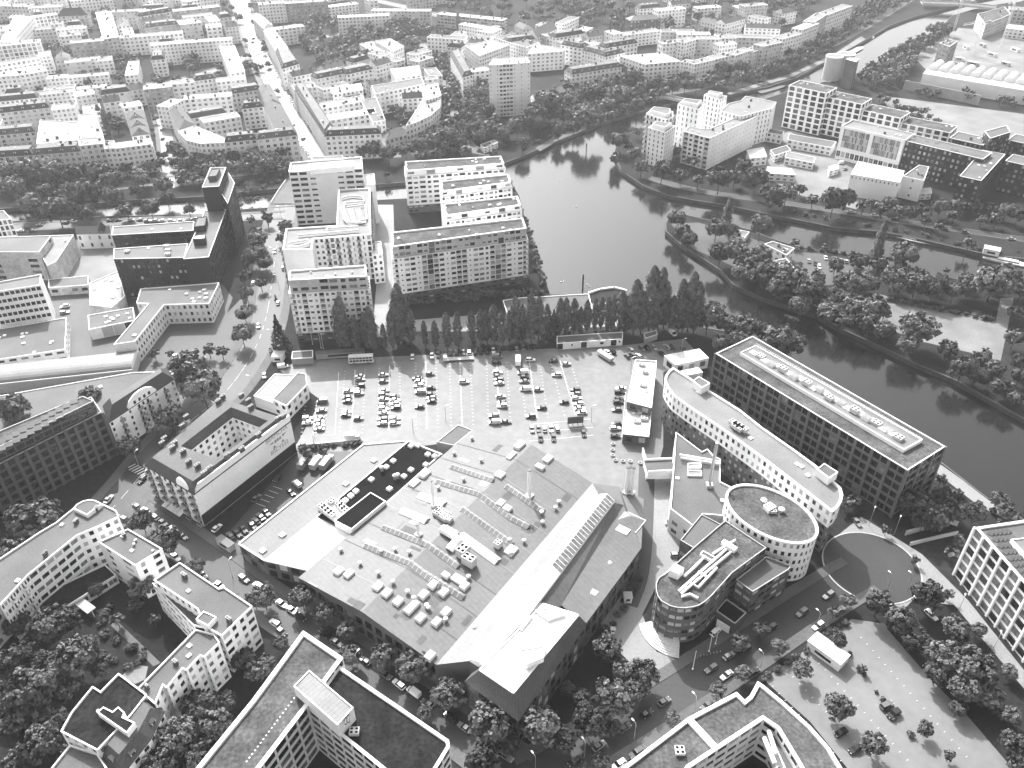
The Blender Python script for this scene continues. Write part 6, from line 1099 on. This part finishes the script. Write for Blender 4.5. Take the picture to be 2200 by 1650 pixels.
# ================================================================== VEHICLES
def car_meshes(kind):
    B = MB(); G = MB()
    if kind == 'van': L, Wd, hb, ht = 4.9, .95, 1.0, 1.95; cab = (-2.4, 1.75, -2.35, .95, .92, .84)
    elif kind == 'suv': L, Wd, hb, ht = 4.5, .93, .98, 1.68; cab = (-2.1, .95, -1.85, .35, .88, .72)
    elif kind == 'wagon': L, Wd, hb, ht = 4.6, .9, .88, 1.46; cab = (-2.15, .95, -1.85, .2, .84, .66)
    else: L, Wd, hb, ht = 4.25, .88, .88, 1.46; cab = (-1.85, .9, -1.35, .15, .82, .64)
    if kind == 'sedan': L = 4.6; cab = (-1.7, .9, -1.05, .15, .82, .64)
    xs = [(-L / 2, .82, .42, hb * .86), (-L / 2 + .18, .97, .24, hb * .98), (-L * .2, 1, .2, hb), (L * .18, 1, .2, hb), (L / 2 - .35, .95, .22, hb * .84), (L / 2, .76, .36, hb * .66)]
    rings = []
    for x, k, zb, zt in xs: w_ = Wd * k; rings.append([(x, -w_ * .9, zb), (x, -w_, (zb + zt) / 2), (x, -w_ * .9, zt), (x, w_ * .9, zt), (x, w_, (zb + zt) / 2), (x, w_ * .9, zb)])
    for a, b in zip(rings, rings[1:]):
        for i in range(6): j = (i + 1) % 6; B.poly([a[i], b[i], b[j], a[j]][::-1])
    B.poly(rings[0]); B.poly(rings[-1][::-1])
    x0, x1, t0, t1, wb, wt = cab; z0, z1 = hb * .97, ht
    lo = [(x0, -wb, z0), (x1, -wb, z0), (x1, wb, z0), (x0, wb, z0)]; hi = [(t0, -wt, z1), (t1, -wt, z1), (t1, wt, z1), (t0, wt, z1)]
    for i in range(4): j = (i + 1) % 4; (B if kind == 'van' and i in (0, 2, 3) else G).poly([lo[i], lo[j], hi[j], hi[i]])
    k = .03; B.poly([(a[0], a[1], z1 + k) for a in hi])
    for i in range(4): j = (i + 1) % 4; B.poly([hi[i], hi[j], (hi[j][0], hi[j][1], z1 + k), (hi[i][0], hi[i][1], z1 + k)])
    if kind == 'van': G.poly([(.9, -.96, 1.15), (1.6, -.95, 1.1), (1.15, -.88, 1.7), (.8, -.88, 1.7)]); G.poly([(.9, .96, 1.15), (1.6, .95, 1.1), (1.15, .88, 1.7), (.8, .88, 1.7)][::-1])
    else:                                    # pillars
        for s_ in (-1, 1):
            xm = (x0 + x1) / 2 + .1; tm = (t0 + t1) / 2; B.poly([(xm - .06, s_ * (wb + .012), z0), (xm + .06, s_ * (wb + .012), z0), (tm + .06, s_ * (wt + .012), z1), (tm - .06, s_ * (wt + .012), z1)])
    return B, G, L, Wd
def wheel_mesh():
    M = MB(); n = 10; r0 = .33
    for k, (y0, y1, rr, mi) in enumerate(((-.11, .11, r0, 0),)):
        a = [(rr * math.cos(6.283 * i / n), y0, rr * math.sin(6.283 * i / n)) for i in range(n)]; b = [(p[0], y1, p[2]) for p in a]
        for i in range(n): j = (i + 1) % n; M.poly([a[i], a[j], b[j], b[i]], 0)
        M.poly(a, 0); M.poly(b[::-1], 0)
    for y in (-.115, .115): M.poly([(.2 * math.cos(6.283 * i / 8), y, .2 * math.sin(6.283 * i / 8)) for i in range(8)], 1)
    return M.mesh('wheel', ['tyre', 'metal'])
WHEEL = wheel_mesh(); _h = MB(); _h.box(0, 0, 0, .12, .36, .16); HEAD = _h.mesh('headlight', 'lamp_glass')
CARM = {}
for kd in ('hatch', 'sedan', 'wagon', 'suv', 'van'):
    b_, g_, L_, W_ = car_meshes(kd); gm = g_.mesh('windows', 'car_glass')
    for c_, nm in (('w', 'car_white'), ('s', 'car_silver'), ('g', 'car_grey'), ('d', 'car_black')): CARM[kd, c_] = (b_.mesh('body', nm), gm, L_, W_)
CN = {'w': 'white', 's': 'silver', 'g': 'grey', 'd': 'black'}; RC = random.Random(9)
def car(x, y, ang, col, kind, where, group, zb=.1):
    bm, gm, L_, W_ = CARM[kind, col]; t = thing('van' if kind == 'van' else 'car', '%s %s %s' % (CN[col], {'hatch': 'hatchback', 'wagon': 'estate car', 'suv': 'off-road car'}.get(kind, kind), where), 'van' if kind == 'van' else 'car', (x, y, zb), ang, group)
    part('body', bm, t); part('windows', gm, t)
    for sx in (-.31, .31):
        for sy in (-1, 1): part('wheel', WHEEL, t, (L_ * sx, sy * (W_ - .08), .33))
    for sy in (-1, 1): part('headlight', HEAD, t, (L_ / 2 - .12, sy * W_ * .56, .56))
def cars(where, group, data, head, zb=.12, jit=.04):
    """head: heading as two photo points, or 'x' row heading"""
    a, b = PS(head); e = b - a; an = math.atan2(e.y, e.x)
    for q in data.split():
        f = q.split(','); p = P(float(f[0]), float(f[1]), .7); c = f[2][0]; k = {'v': 'van', 'u': 'suv', 't': 'wagon', 'e': 'sedan', 'h': 'hatch'}[f[2][1]] if len(f[2]) > 1 else RC.choice(['hatch', 'sedan', 'wagon', 'hatch', 'suv'])
        if c == 'w' and RC.random() < .3: c = 's'
        if c == 'd' and RC.random() < .25: c = 'g'
        car(p.x, p.y, an + RC.uniform(-jit, jit) + (math.pi if RC.random() < .5 else 0), c, k, where, group, zb)
HX = '900,850 950,848'
cars('in the car park row nearest the mural house', 'cars in the car park', '692,862,gv 690,882,d 686,898,g 686,906,w 686,914,w 685,922,d 661,899,w 660,908,w', '660,900 690,898'); cars('in the first double row of the car park', 'cars in the car park', '748,840,w 745,854,d 746,862,d 744,885,w 743,892,d 773,808,w 774,815,w 773,829,d 771,838,g 771,845,w 770,899,d', HX)
cars('in the second double row of the car park', 'cars in the car park', '824,805,w 824,819,d 825,839,w 824,848,g 824,857,w 824,870,d 824,878,w 823,887,w 822,900,g 821,910,w 848,852,d 849,859,w 849,867,w 850,876,d 848,899,w 848,909,w', HX); cars('in the third double row of the car park', 'cars in the car park', '901,819,w 900,828,w 903,842,wv 901,874,d 926,833,d 926,847,d 926,855,d 927,862,d 924,803,d 896,812,g', HX)
cars('alone in the middle of the car park', 'cars in the car park', '997,820,w', HX); cars('in the fourth double row of the car park', 'cars in the car park', '1067,779,d 1068,766,wv 1069,800,w 1070,808,g 1071,815,g 1072,823,w 1076,851,w 1078,865,d 1079,872,w 1061,893,d 1062,907,wv 1087,906,d', HX)
cars('in the fifth double row of the car park', 'cars in the car park', '1140,773,w 1123,800,wv 1127,810,d 1126,819,d 1129,836,wv 1157,837,w 1164,876,d 1140,894,d', HX); cars('in the sixth double row of the car park', 'cars in the car park', '1188,775,d 1217,782,w 1196,805,w 1236,837,d 1237,846,d 1239,855,w 1243,867,w 1246,877,w 1250,886,w 1212,864,d', HX)
cars('beside the narrow pale block in the car park', 'cars in the car park', '1333,834,w 1331,842,d 1329,857,d 1328,864,d 1325,880,d 1324,910,d 1322,920,w 1322,937,d', HX); cars('near the big dark screen in the car park', 'cars in the car park', '1143,922,w 1157,921,d 1170,921,w 1184,921,w 1197,920,w 1161,941,d 1189,940,d 1254,931,d', '1160,940 1157,920')
cars('under the poplars at the car park edge', 'cars along the poplars', '886,766,w 928,764,w 941,762,d 967,757,d 981,757,d 995,757,d 1008,757,w 1021,756,d 1033,756,d 1046,755,d 1060,753,w 1072,753,d 1096,747,d 1110,749,w 1124,747,g 1137,747,d 1148,746,d', '1000,765 999,750')
cars('in the east corner of the car park', 'cars in the east corner', '1305,756,w 1316,755,d 1355,752,w 1347,765,d 1358,762,d 1371,764,w 1379,749,d 1391,749,d 1405,747,w 1432,745,w 1445,747,d 1421,759,d 1469,750,d 1445,716,wv', '1410,752 1398,741')
cars('in the yard below the mural wall', 'cars in the mural yard', '572,1101,d 560,1110,d 550,1119,g 543,1129,d 523,1137,d 510,1146,d 495,1151,d', '550,1130 535,1115'); cars('along the foot of the mural wall', 'cars in the mural yard', '597,1027,d 551,1070,g 466,1134,w', '540,1080 580,1045'); cars('standing across the mural yard', 'cars in the mural yard', '638,1040,wv 625,1057,d', '630,1035 645,1048')
cars('parked on the diagonal street by the white apartments', 'cars on the diagonal street', '293,1087,d 312,1096,w 332,1110,w 351,1123,d 373,1138,w 393,1152,d 377,1197,w 435,1235,w 471,1257,w 524,1243,d 555,1258,w 605,1297,w 627,1311,w 591,1339,w 605,1357,d 698,1360,d 723,1380,d 645,1325,d', '480,1225 600,1312'); cars('parked under street trees by the factory', 'cars on the diagonal street', '828,1449,g 857,1470,w 889,1487,wv 968,1539,d 998,1563,w 1059,1609,g 1087,1624,w 785,1420,d 918,1512,d', '880,1490 1010,1585')
cars('driving on the road past the pier office', 'cars on the main road', '305,1030,d 233,1072,w', '280,1050 225,1110'); cars('at the corner by the courtyard garden', 'cars on the main road', '263,1113,g', '260,1110 290,1125')
cars('parked on the road past the brick office', 'cars on the road past the brick office', '1287,1602,w 1236,1635,d 1389,1533,d 1427,1507,g 1528,1436,g 1561,1450,w 1566,1409,w 1618,1444,d 1518,1516,g 1367,1617,g 1329,1642,w 1342,1563,d 1658,1347,d 1723,1316,gu 1758,1344,w 1780,1278,w 1803,1311,w 1600,1395,d 1480,1560,d', '1390,1530 1560,1420')
cars('at the garage of the brick office', 'cars by the brick office', '1538,1357,w', '1530,1365 1550,1345'); cars('on the guard hut parking lot', 'cars on the guard hut lot', '1905,1515,du 1920,1533,du 1807,1573,d 1837,1609,d', '1890,1525 1925,1508'); cars('under the trees by the framed office', 'cars by the framed office', '2001,1321,w 2131,1490,d', '1990,1310 2012,1330'); cars('beside the turning circle', 'cars by the framed office', '1841,1122,w', '1830,1110 1850,1132')
cars('in the lane behind the workshop block', 'cars in the works lane', '1442,1122,w 1467,1142,w 1454,1192,w', '1430,1123 1455,1122'); cars('in the island club parking', 'cars on the island', '1774,553,w 1795,559,w 1807,560,g 1818,561,w 1830,564,d 1842,565,w 1760,573,w 1785,577,d 1800,578,d 1738,560,w 1752,566,d', '1800,565 1797,555')
cars('on the road along the north canal bank', 'cars on the canal road', '2074,498,g 2174,513,w 1922,471,d 1880,462,w 2030,492,d 1830,455,s', '1900,478 2200,520'); cars('parked along the town canal quay', 'cars on the canal quay', '235,473,d 254,472,d 282,472,d 300,472,d 316,474,w 331,474,s 347,474,w 369,474,w 390,473,w 417,470,w 44,495,w 26,496,w 69,495,g 84,483,d 158,475,w 140,478,d', '150,482 420,472')
cars('in the industrial yard', 'cars in the industrial yard', '139,658,w 139,671,w 58,794,w 112,784,w 127,782,d 76,793,d 97,789,d', '120,665 155,660'); cars('by the small yard trees', 'cars in the industrial yard', '375,765,w 414,766,w', '405,775 412,760'); cars('on the main road by the apartments', 'cars on the main street', '568,807,d 609,575,w 544,607,w 597,650,w 590,540,d 555,700,d', '598,500 585,600'); cars('turning at the bus station', 'cars on the main street', '608,787,wv', '590,790 625,785')
def street_rows():
    pts = smooth(PS('505,-40 520,20 560,130 612,232 690,340')); rg = random.Random(4); c = 0
    for sd in (-1, 1):
        for off in (6.9,):
            ln = offs(pts, sd * off)
            for a, b in zip(ln, ln[1:]):
                L = (b - a).length; k = int(L / 5.6); e = b - a
                for i in range(k):
                    if rg.random() < .35 or a.y > 950: continue
                    q = a.lerp(b, (i + .5) / k); car(q.x, q.y, math.atan2(e.y, e.x), rg.choice('wwsgdd'), rg.choice(['hatch', 'sedan', 'wagon']), 'parked along the bright far street', 'cars on the bright street', .1); c += 1
    for x, y, col in ((545, 84, 'd'), (543, 92, 'd'), (580, 150, 'd'), (630, 270, 'w'), (652, 300, 'd')): p = P(x, y); car(p.x, p.y, math.atan2(105, 35), col, 'hatch', 'driving on the bright far street', 'cars on the bright street', .1)
    for x, y in ((372, 320), (375, 335), (350, 300), (352, 330), (380, 360), (348, 280)): p = P(x, y); car(p.x, p.y, 1.5, rg.choice('wsgd'), 'hatch', 'parked in the bright side street', 'cars in the side street', .1)
    for x, y in ((1660, 335), (1672, 345), (1762, 318), (1768, 322), (1775, 326), (1715, 355), (1722, 358), (1730, 360), (1815, 365), (1808, 352), (1700, 316), (1712, 318)): p = P(x, y); car(p.x, p.y, rg.uniform(0, 3), rg.choice('wwsd'), rg.choice(['hatch', 'van']), 'in the sandy yard below the terraced building', 'cars in the sandy yard', .1)
    for i in range(9): p = P(30 + i * 55 + rg.uniform(-8, 8), 404 - i * 2.4); car(p.x, p.y, 0, rg.choice('wsgd'), 'hatch', 'on the canal park road', 'cars on the canal park road', .1)
street_rows()
# bay markings on the car park
def bays():
    M = MB(); z = .075
    def ln(a, b, w_=.16):
        e = (b - a).normalized(); n = Vector((e.y, -e.x)) * w_ / 2; M.poly([(*(a + n), z), (*(b + n), z), (*(b - n), z), (*(a - n), z)])
    for s in ('672,935 681,860', '754,932 763,795', '835,925 837,785', '917,920 915,775', '993,913 988,775', '1073,912 1067,775', '1154,898 1137,775', '1236,890 1203,775'):
        a, b = PS(s); ln(a, b, .14); e = (b - a).normalized(); n = Vector((e.y, -e.x)); k = int((b - a).length / 2.5)
        for i in range(k + 1):
            q = a + e * (2.5 * i)
            for sd in (-1, 1): ln(q + n * sd * 5, q + n * sd * 4.2); ln(q, q + n * sd * .5)
    for s in ('1336,940 1345,830', '1137,930 1275,918', '1140,912 1270,900', '1137,948 1275,935', '728,800 719,934', '719,934 690,936'):
        a, b = PS(s); ln(a, b, .14)
    for s, (o0, o1) in (('1660,1475 1830,1660', (0, 1)), ('1690,1440 1880,1640', (0, 1)), ('1760,1425 1965,1650', (0, 1)), ('1850,1370 2080,1630', (0, 1))):
        a, b = PS(s); e = (b - a).normalized(); n = Vector((e.y, -e.x)); k = int((b - a).length / 2.6)
        for i in range(0, k + 1, 1): q = a + e * (2.6 * i); ln(q - n * .35, q + n * .35, .07); ln(q - e * .12, q + e * .12, .07)
    for s in ('560,1085 600,1045', '520,1165 560,1120'):
        a, b = PS(s); e = (b - a).normalized(); n = Vector((e.y, -e.x)); k = int((b - a).length / 2.5)
        for i in range(k + 1): q = a + e * (2.5 * i); ln(q - n * 2.2, q + n * 2.2, .12)
    for i in range(6): a, b = PS('%d,%d %d,%d' % (271 + i * 6, 1007 + i * 3, 291 + i * 6, 997 + i * 3)); ln(a, b, .5)
    M.build('bay_marking', 'paint', kind='structure')
bays()
# ================================================================== STREET FURNITURE, BOATS, CRANES
def lamp_mesh():
    M = MB(); M.tube([(0, 0, 0), (0, 0, 7.2), (.25, 0, 7.9), (1.2, 0, 8.1)], [.11, .08, .07, .06], 6); return M.mesh('pole', 'metal')
LP = lamp_mesh(); _m = MB(); _m.box(0, 0, 0, .9, .35, .16); LH = _m.mesh('lamp_head', 'white')
def lamp(x, y, rz, label, group):
    p = P(x, y); t = thing('street_lamp', label, 'street lamp', (*p, .1), rz, group); q_ = part('pole', LP, t); part('lamp_head', LH, q_, (1.4, 0, 8.05))
for x, y in ((1150, 1660), (1255, 1628), (1362, 1590), (1490, 1532), (1632, 1440), (1752, 1352), (1905, 1270), (1948, 1270)): lamp(x, y, 2.2, 'slim street lamp on the road past the brick office', 'lamps on the road past the brick office')
for x, y in ((600, 620), (588, 740), (590, 560), (545, 840), (420, 965), (605, 470)): lamp(x, y, 2.9, 'tall curved street lamp on the main road', 'lamps on the main road')
for x, y in ((677, 965), (676, 940), (888, 930), (958, 905), (1270, 905), (830, 752), (1003, 738), (1463, 760), (1355, 800)): lamp(x, y, .3, 'thin lamp mast in the car park', 'lamps in the car park')
for x, y in ((300, 1005), (500, 1240), (640, 1350), (770, 1440), (1920, 1150), (2055, 1320), (2130, 1400), (1866, 1130)): lamp(x, y, 1., 'street lamp beside a tree lined pavement', 'lamps on tree lined pavements')
def bus():
    p = P(777, 779); a, b = PS('700,785 860,777'); e = b - a; t = thing('double_decker_bus', 'pale double decker bus waiting by the poplars', 'bus', (*p, .1), math.atan2(e.y, e.x))
    M = MB(); M.box(0, 0, .45, 11.4, 2.5, 3.5, 0, 0, None, .975); M.build('body', 'cream', t)
    for z, h_ in ((1.3, .9), (2.75, .75)):
        for i in range(7):
            for s_ in (-1, 1): q = MB(); q.box(-4.6 + i * 1.5, s_ * 1.24, z, 1.3, .05, h_); q.build('window', 'car_glass', t)
    q = MB(); q.box(5.66, 0, 1.2, .08, 2.2, 1.2); q.box(5.62, 0, 2.7, .08, 2.2, .8); q.build('windscreen', 'car_glass', t)
    for x in (-3.4, 3.2):
        for s_ in (-1, 1): part('wheel', WHEEL, t, (x, s_ * 1.15, .48), 0, (1.45, 1.3, 1.45))
bus()
def truck(x, y, head, L, label, box=True, m='white', nm='truck', zb=.1, h=2.6):
    p = P(x, y); a, b = PS(head); e = b - a; t = thing(nm, label, 'truck', (*p, zb), math.atan2(e.y, e.x))
    M = MB(); M.box(L / 2 - .9, 0, .5, 1.8, 2.3, 1.9, 0, 0, None, .9); M.build('cab', 'offwhite', t); M = MB(); M.box(L / 2 - .1, 0, 1.35, .2, 2.0, .8); M.build('windscreen', 'car_glass', t)
    M = MB(); M.box(-.9, 0, .7, L - 2, 2.4, h if box else .3, 0, 0); M.build('cargo_box' if box else 'flat_bed', m, t)
    for xx in (-L * .35, L * .33):
        for s_ in (-1, 1): part('wheel', WHEEL, t, (xx, s_ * 1.08, .42), 0, (1.3, 1.3, 1.3))
truck(985, 774, '1030,772 950,776', 14, 'long flatbed lorry parked in front of the poplar cars', False, 'lightgrey'); truck(1113, 780, '1113,790 1113,770', 7, 'white box lorry near the poplar end of the car park'); truck(655, 1000, '650,1008 668,985', 7.5, 'grey lorry backed against the dark hedge', True, 'midgrey'); truck(681, 1000, '676,1008 694,985', 7.5, 'lorry between two others at the dark hedge', True, 'lightgrey'); truck(703, 1000, '698,1008 716,985', 8, 'lorry with pale tarpaulin at the hedge end', True, 'concrete'); truck(758, 945, '745,946 770,945', 6, 'small lorry at the factory loading gate', True, 'white')
truck(1300, 770, '1310,778 1285,762', 9, 'long covered trailer standing across the shaded car park bays', True, 'lightgrey', 'trailer', h=1.6)
# big dark projection screen
a, b = P(1219, 915), P(1253, 912); e = (b - a).normalized(); t = thing('projection_screen', 'big dark open air projection screen standing in the car park', 'screen', (*((a + b) / 2), .08), math.atan2(e.y, e.x)); L = (b - a).length
M = MB(); M.box(0, 0, 1, L, .3, 3.4); M.build('panel', 'darkgrey', t)
for i in range(4): M = MB(); M.box(-L / 2 + .3 + i * (L - .6) / 3, .25, 0, .15, .6, 4.2); M.build('support', 'steel_dark', t)
# kiosk, guard hut, bollards, skips
def hut(x, y, sx, sy, h, head, label, name='kiosk', m='white', rm='roof_white'):
    p = P(x, y); a, b = PS(head); e = b - a; t = thing(name, label, 'hut', (*p, .08), math.atan2(e.y, e.x)); M = MB(); M.box(0, 0, 0, sx, sy, h); M.build('wall', m, t); M = MB(); M.box(0, 0, h, sx + .4, sy + .4, .2); M.build('roof', rm, t)
    for s_ in (-1, 1): M = MB(); M.box(0, s_ * (sy / 2 + .02), 1, sx * .5, .06, 1.1); M.build('window', 'glass', t)
hut(1775, 1408, 11, 5, 3.4, '1752,1390 1800,1425', 'white guard hut at the parking lot entrance', 'guard_hut'); hut(1762, 955, 3, 2, 2.4, '740,950 770,948', 'small booth', 'kiosk') if False else None
hut(487, 1175, 7, 2.4, 2.8, '475,1165 505,1185', 'long bus stop shelter at the yard entrance', 'bus_shelter', 'lightgrey', 'gravel_light'); hut(1348, 1290, 2.5, 2.5, 2.4, '1340,1290 1356,1290', 'small pale cabin beside the factory wall', 'cabin'); hut(2128, 545, 8, 5, 3.2, '2115,543 2140,548', 'white tent hall on the canal quay', 'tent_hall'); hut(1316, 1360, 1.2, 1, 2, '1310,1360 1322,1360', 'small white cabinet by the factory lawn', 'cabinet'); hut(732, 766, 22, 2.6, 2.8, '690,768 770,762', 'long roofed bus stop canopy beside the bus', 'bus_shelter', 'midgrey', 'gravel'); hut(600, 772, 5, 5, 2.8, '590,772 610,772', 'round looking white kiosk at the bus turning loop', 'kiosk')
hut(1730, 1270, 6, 5, .4, '1715,1275 1745,1255', 'pale entrance canopy at the brick office side', 'canopy') if False else None
# boats and barges
def boat(x, y, head, L, w_, label, cabin=True, deck='white', hull='white', name='boat', cat='boat'):
    p = P(x, y, WZ); a, b = PS(head, WZ); e = b - a; t = thing(name, label, cat, (*p, WZ + .02), math.atan2(e.y, e.x)); H = MB(); n = 12; pr = [(-.5, .8), (-.3, 1), (0, 1), (.25, .85), (.4, .5), (.5, 0)]
    top = [(q[0] * L, q[1] * w_ / 2) for q in pr] + [(q[0] * L, -q[1] * w_ / 2) for q in pr[-2::-1]]; top = [Vector(q) for q in top]; top = top if ccw(top) else top[::-1]
    lo = [q * .88 for q in top]; N = len(top)
    for i in range(N): j = (i + 1) % N; H.poly([(*lo[i], -.3), (*lo[j], -.3), (*top[j], .9), (*top[i], .9)])
    H.tess(top, .9, 1); H.build('hull', [hull, deck], t)
    if cabin: C = MB(); C.box(-L * .08, 0, .9, L * .38, w_ * .62, 1.0, 0, 0, 1, .85); C.build('cabin', ['white', deck], t); C = MB(); C.box(-L * .08, 0, 1.2, L * .36, w_ * .64, .35); C.build('cabin_window', 'car_glass', t)
boat(1950, 777, '1920,760 1985,792', 12, 3.2, 'white sailing boat moored at the island quay', True, 'concrete'); boat(1478, 535, '1465,525 1495,545', 7, 2.4, 'small motor boat moored at the island tip'); boat(1560, 590, '1545,580 1575,600', 7, 2.2, 'open white boat under the island trees', False); boat(1470, 478, '1465,474 1480,480', 6, 2.2, 'small yacht at the island landing stage')
boat(2175, 566, '2120,554 2240,578', 30, 5, 'long pale excursion boat at the canal quay', True, 'offwhite', 'offwhite', 'excursion_boat'); boat(1960, 517, '1930,508 2005,526', 22, 5, 'work barge with small crane on the canal', True, 'lightgrey', 'darkgrey', 'barge', 'barge'); boat(1840, 108, '1820,118 1860,98', 30, 8, 'dark open barge moored on the far canal', False, 'midgrey', 'darkgrey', 'barge', 'barge'); boat(1660, 193, '1600,205 1690,180', 34, 6, 'long low barge under the far quay trees', False, 'darkgrey', 'darkgrey', 'barge', 'barge'); boat(1875, 82, '1868,88 1882,76', 7, 2.6, 'small white boat on the far canal')
p = P(1252, 618, WZ); t = thing('river_beacon', 'dark wooden beacon post standing in the basin', 'post', (*p, WZ - .5)); M = MB(); M.cyl(0, 0, 0, 7.5, .45, n=8); M.build('post', 'bark', t); M = MB(); M.box(0, 0, 6.2, 1.3, 1.3, .5); M.cyl(0, 0, 7.5, 8.6, .5, .1, 8); M.build('top_mark', 'steel_dark', t)
# floating reeds / swans seen as pale dots near the beacon
for i, (x, y) in enumerate(((1205, 606), (1211, 605), (1262, 612), (1266, 616), (1150, 520), (1202, 388), (1137, 380), (1239, 444))):
    q = P(x, y, WZ); t = thing('swan', 'white swan swimming on the basin', 'swan', (*q, WZ), i * 1.3, 'swans on the basin'); M = MB(); M.tube([(-.5, 0, .15), (0, 0, .25), (.4, 0, .2)], [.08, .3, .12], 6); M.tube([(.35, 0, .2), (.55, 0, .6), (.75, 0, .62)], [.09, .07, .05], 5); M.build('body', 'white', t)
# tower cranes on the building site
def crane(x, y, h, jib, rz, label):
    p = P(x, y); t = thing('tower_crane', label, 'crane', (*p, 0), rz, 'tower cranes on the site'); M = MB()
    for sx in (-.7, .7):
        for sy in (-.7, .7): M.box(sx, sy, 0, .18, .18, h)
    k = int(h / 2)
    for i in range(k):
        for sy in (-.7, .7): M.tube([(-.7, sy, i * 2), (.7, sy, i * 2 + 2)], .08, 4); M.tube([(sy, -.7, i * 2), (sy, .7, i * 2 + 2)], .08, 4)
    M.build('mast', 'offwhite', t); J = MB(); J.box(jib / 2 - 6, 0, h, jib + 12, .16, .16); J.box(jib / 2, .6, h, jib, .14, .14); J.box(jib / 2, 0, h + 1.4, jib, .14, .14)
    for i in range(int(jib / 2)): J.tube([(i * 2, 0, h), (i * 2 + 1, 0, h + 1.4), (i * 2 + 2, 0, h)], .07, 4)
    J.tube([(0, 0, h + 5), (jib * .6, 0, h + 1.4)], .06, 4); J.box(0, 0, h, .5, .5, 5); J.build('jib', 'offwhite', t); C = MB(); C.box(-9, 0, h - 1.5, 3, 1.6, 2); C.build('counterweight', 'concrete', t); C = MB(); C.box(1, 1.2, h - 2, 1.4, 1.2, 1.8); C.build('cabin', 'white', t)
crane(2034, 118, 48, 30, 2.6, 'white tower crane beside the unfinished concrete tower'); crane(2150, 100, 40, 34, .6, 'tower crane with long jib over the building site'); crane(2090, 120, 30, 26, 3.6, 'shorter tower crane inside the building site')
for i, (x, y, s) in enumerate(((2060, 130, 8), (2090, 140, 10), (2130, 120, 9), (2160, 140, 8), (2180, 110, 10), (2110, 100, 7), (2075, 105, 6))):
    hut(x, y, s, 3, 2.6, '%d,%d %d,%d' % (x, y, x + 20, y + 3 + i), ('stack of site containers', 'white site cabin', 'grey site cabin', 'long site container', 'short site container', 'site office cabin', 'small tool container')[i] + ' on the building site', 'site_cabin', ('white', 'lightgrey')[i % 2])
# flag poles, stairs wall, ramp walls by the framed office
for i, x in enumerate((548, 556)): pass
for i, (x, y) in enumerate(((1488, 1438), (1523, 1400), (1537, 1384), (672, 740), (690, 748), (695, 750))):
    p = P(x, y); t = thing('flag_pole', 'bare white flag pole beside the brick office' if i < 3 else 'bare white flag pole by the apartment block', 'flag pole', (*p, .05), 0, 'flag poles'); M = MB(); M.cyl(0, 0, 0, 9, .09, .05, 6); M.cyl(0, 0, 0, .3, .25, n=8); M.build('pole', 'white', t)
def wallthing(px, h, label, m='concrete', t=.4, name='retaining_wall'):
    p = PS(px); o = p[0]; r = thing(name, label, 'wall', (*o, 0))
    for a, b in zip(p, p[1:]): M = MB(); d = b - a; M.box((a.x + b.x) / 2, (a.y + b.y) / 2, 0, d.length + t, t, h, math.atan2(d.y, d.x)); M.build('segment', m, r, (o.x, o.y, 0))
wallthing('1945,1150 1985,1138 2020,1127 2040,1125 2055,1130', 2.2, 'curved retaining wall of the garage ramp near the turning circle'); wallthing('1955,1172 2010,1158 2055,1148', 1.6, 'straight retaining wall of the garage ramp'); wallthing('1380,975 1388,1005 1388,1030', 3, 'white gate wall between car park and works lane', 'white'); wallthing('640,962 700,957 770,950', 1.6, 'pale yard wall above the dark hedge', 'offwhite'); wallthing('1345,627 1320,620 1290,624 1265,632', 1.2, 'pale curved pier wall of the waterside hall', 'white', .8)
bridge('link_bridge', 'white glazed link bridge between works lane gate and workshop block', '1388,1003 1447,1000', 7, 'white', 6.5, True, 3.0)
for i in range(7):
    p = P(1505 + i * 7, 1412 - i * 1.6); t = thing('bollard', 'small steel bollard in the row by the brick office front', 'bollard', (*p, .05), 0, 'bollards by the brick office'); M = MB(); M.cyl(0, 0, 0, .9, .12, n=8); M.build('post', 'metal', t)
for i, (x, y) in enumerate(((1317, 955), (1316, 968), (1316, 980), (1322, 990), (1338, 992), (1354, 993), (1375, 996))):
    p = P(x, y); t = thing('planter', 'pale round planter beside the car park kiosk corner', 'planter', (*p, .05), 0, 'planters at the car park corner'); M = MB(); M.cyl(0, 0, 0, .7, .7, .85, 10); M.build('pot', 'concrete', t); M = MB(); M.cyl(0, 0, .7, .9, .6, .2, 8); M.build('plant', 'leaf', t)
# ------------------------------------------------------------------ haze: closed box of pale air round camera and town
def haze():
    M = MB(); M.box(0, 1300, -5, 6000, 4200, 228); o = M.build('haze', 'earth', kind='stuff'); o.data.materials.clear()
    m = bpy.data.materials.new('haze_air'); m.use_nodes = True; n = m.node_tree.nodes; n.clear(); v = n.new('ShaderNodeVolumePrincipled'); v.inputs['Color'].default_value = (.9, .9, .9, 1); v.inputs['Density'].default_value = HAZE; v.inputs['Anisotropy'].default_value = .35
    out = n.new('ShaderNodeOutputMaterial'); m.node_tree.links.new(v.outputs[0], out.inputs['Volume']); o.data.materials.append(m); tag(o, 'thin pale haze over the far town', 'haze')
HAZE = .00010
haze()
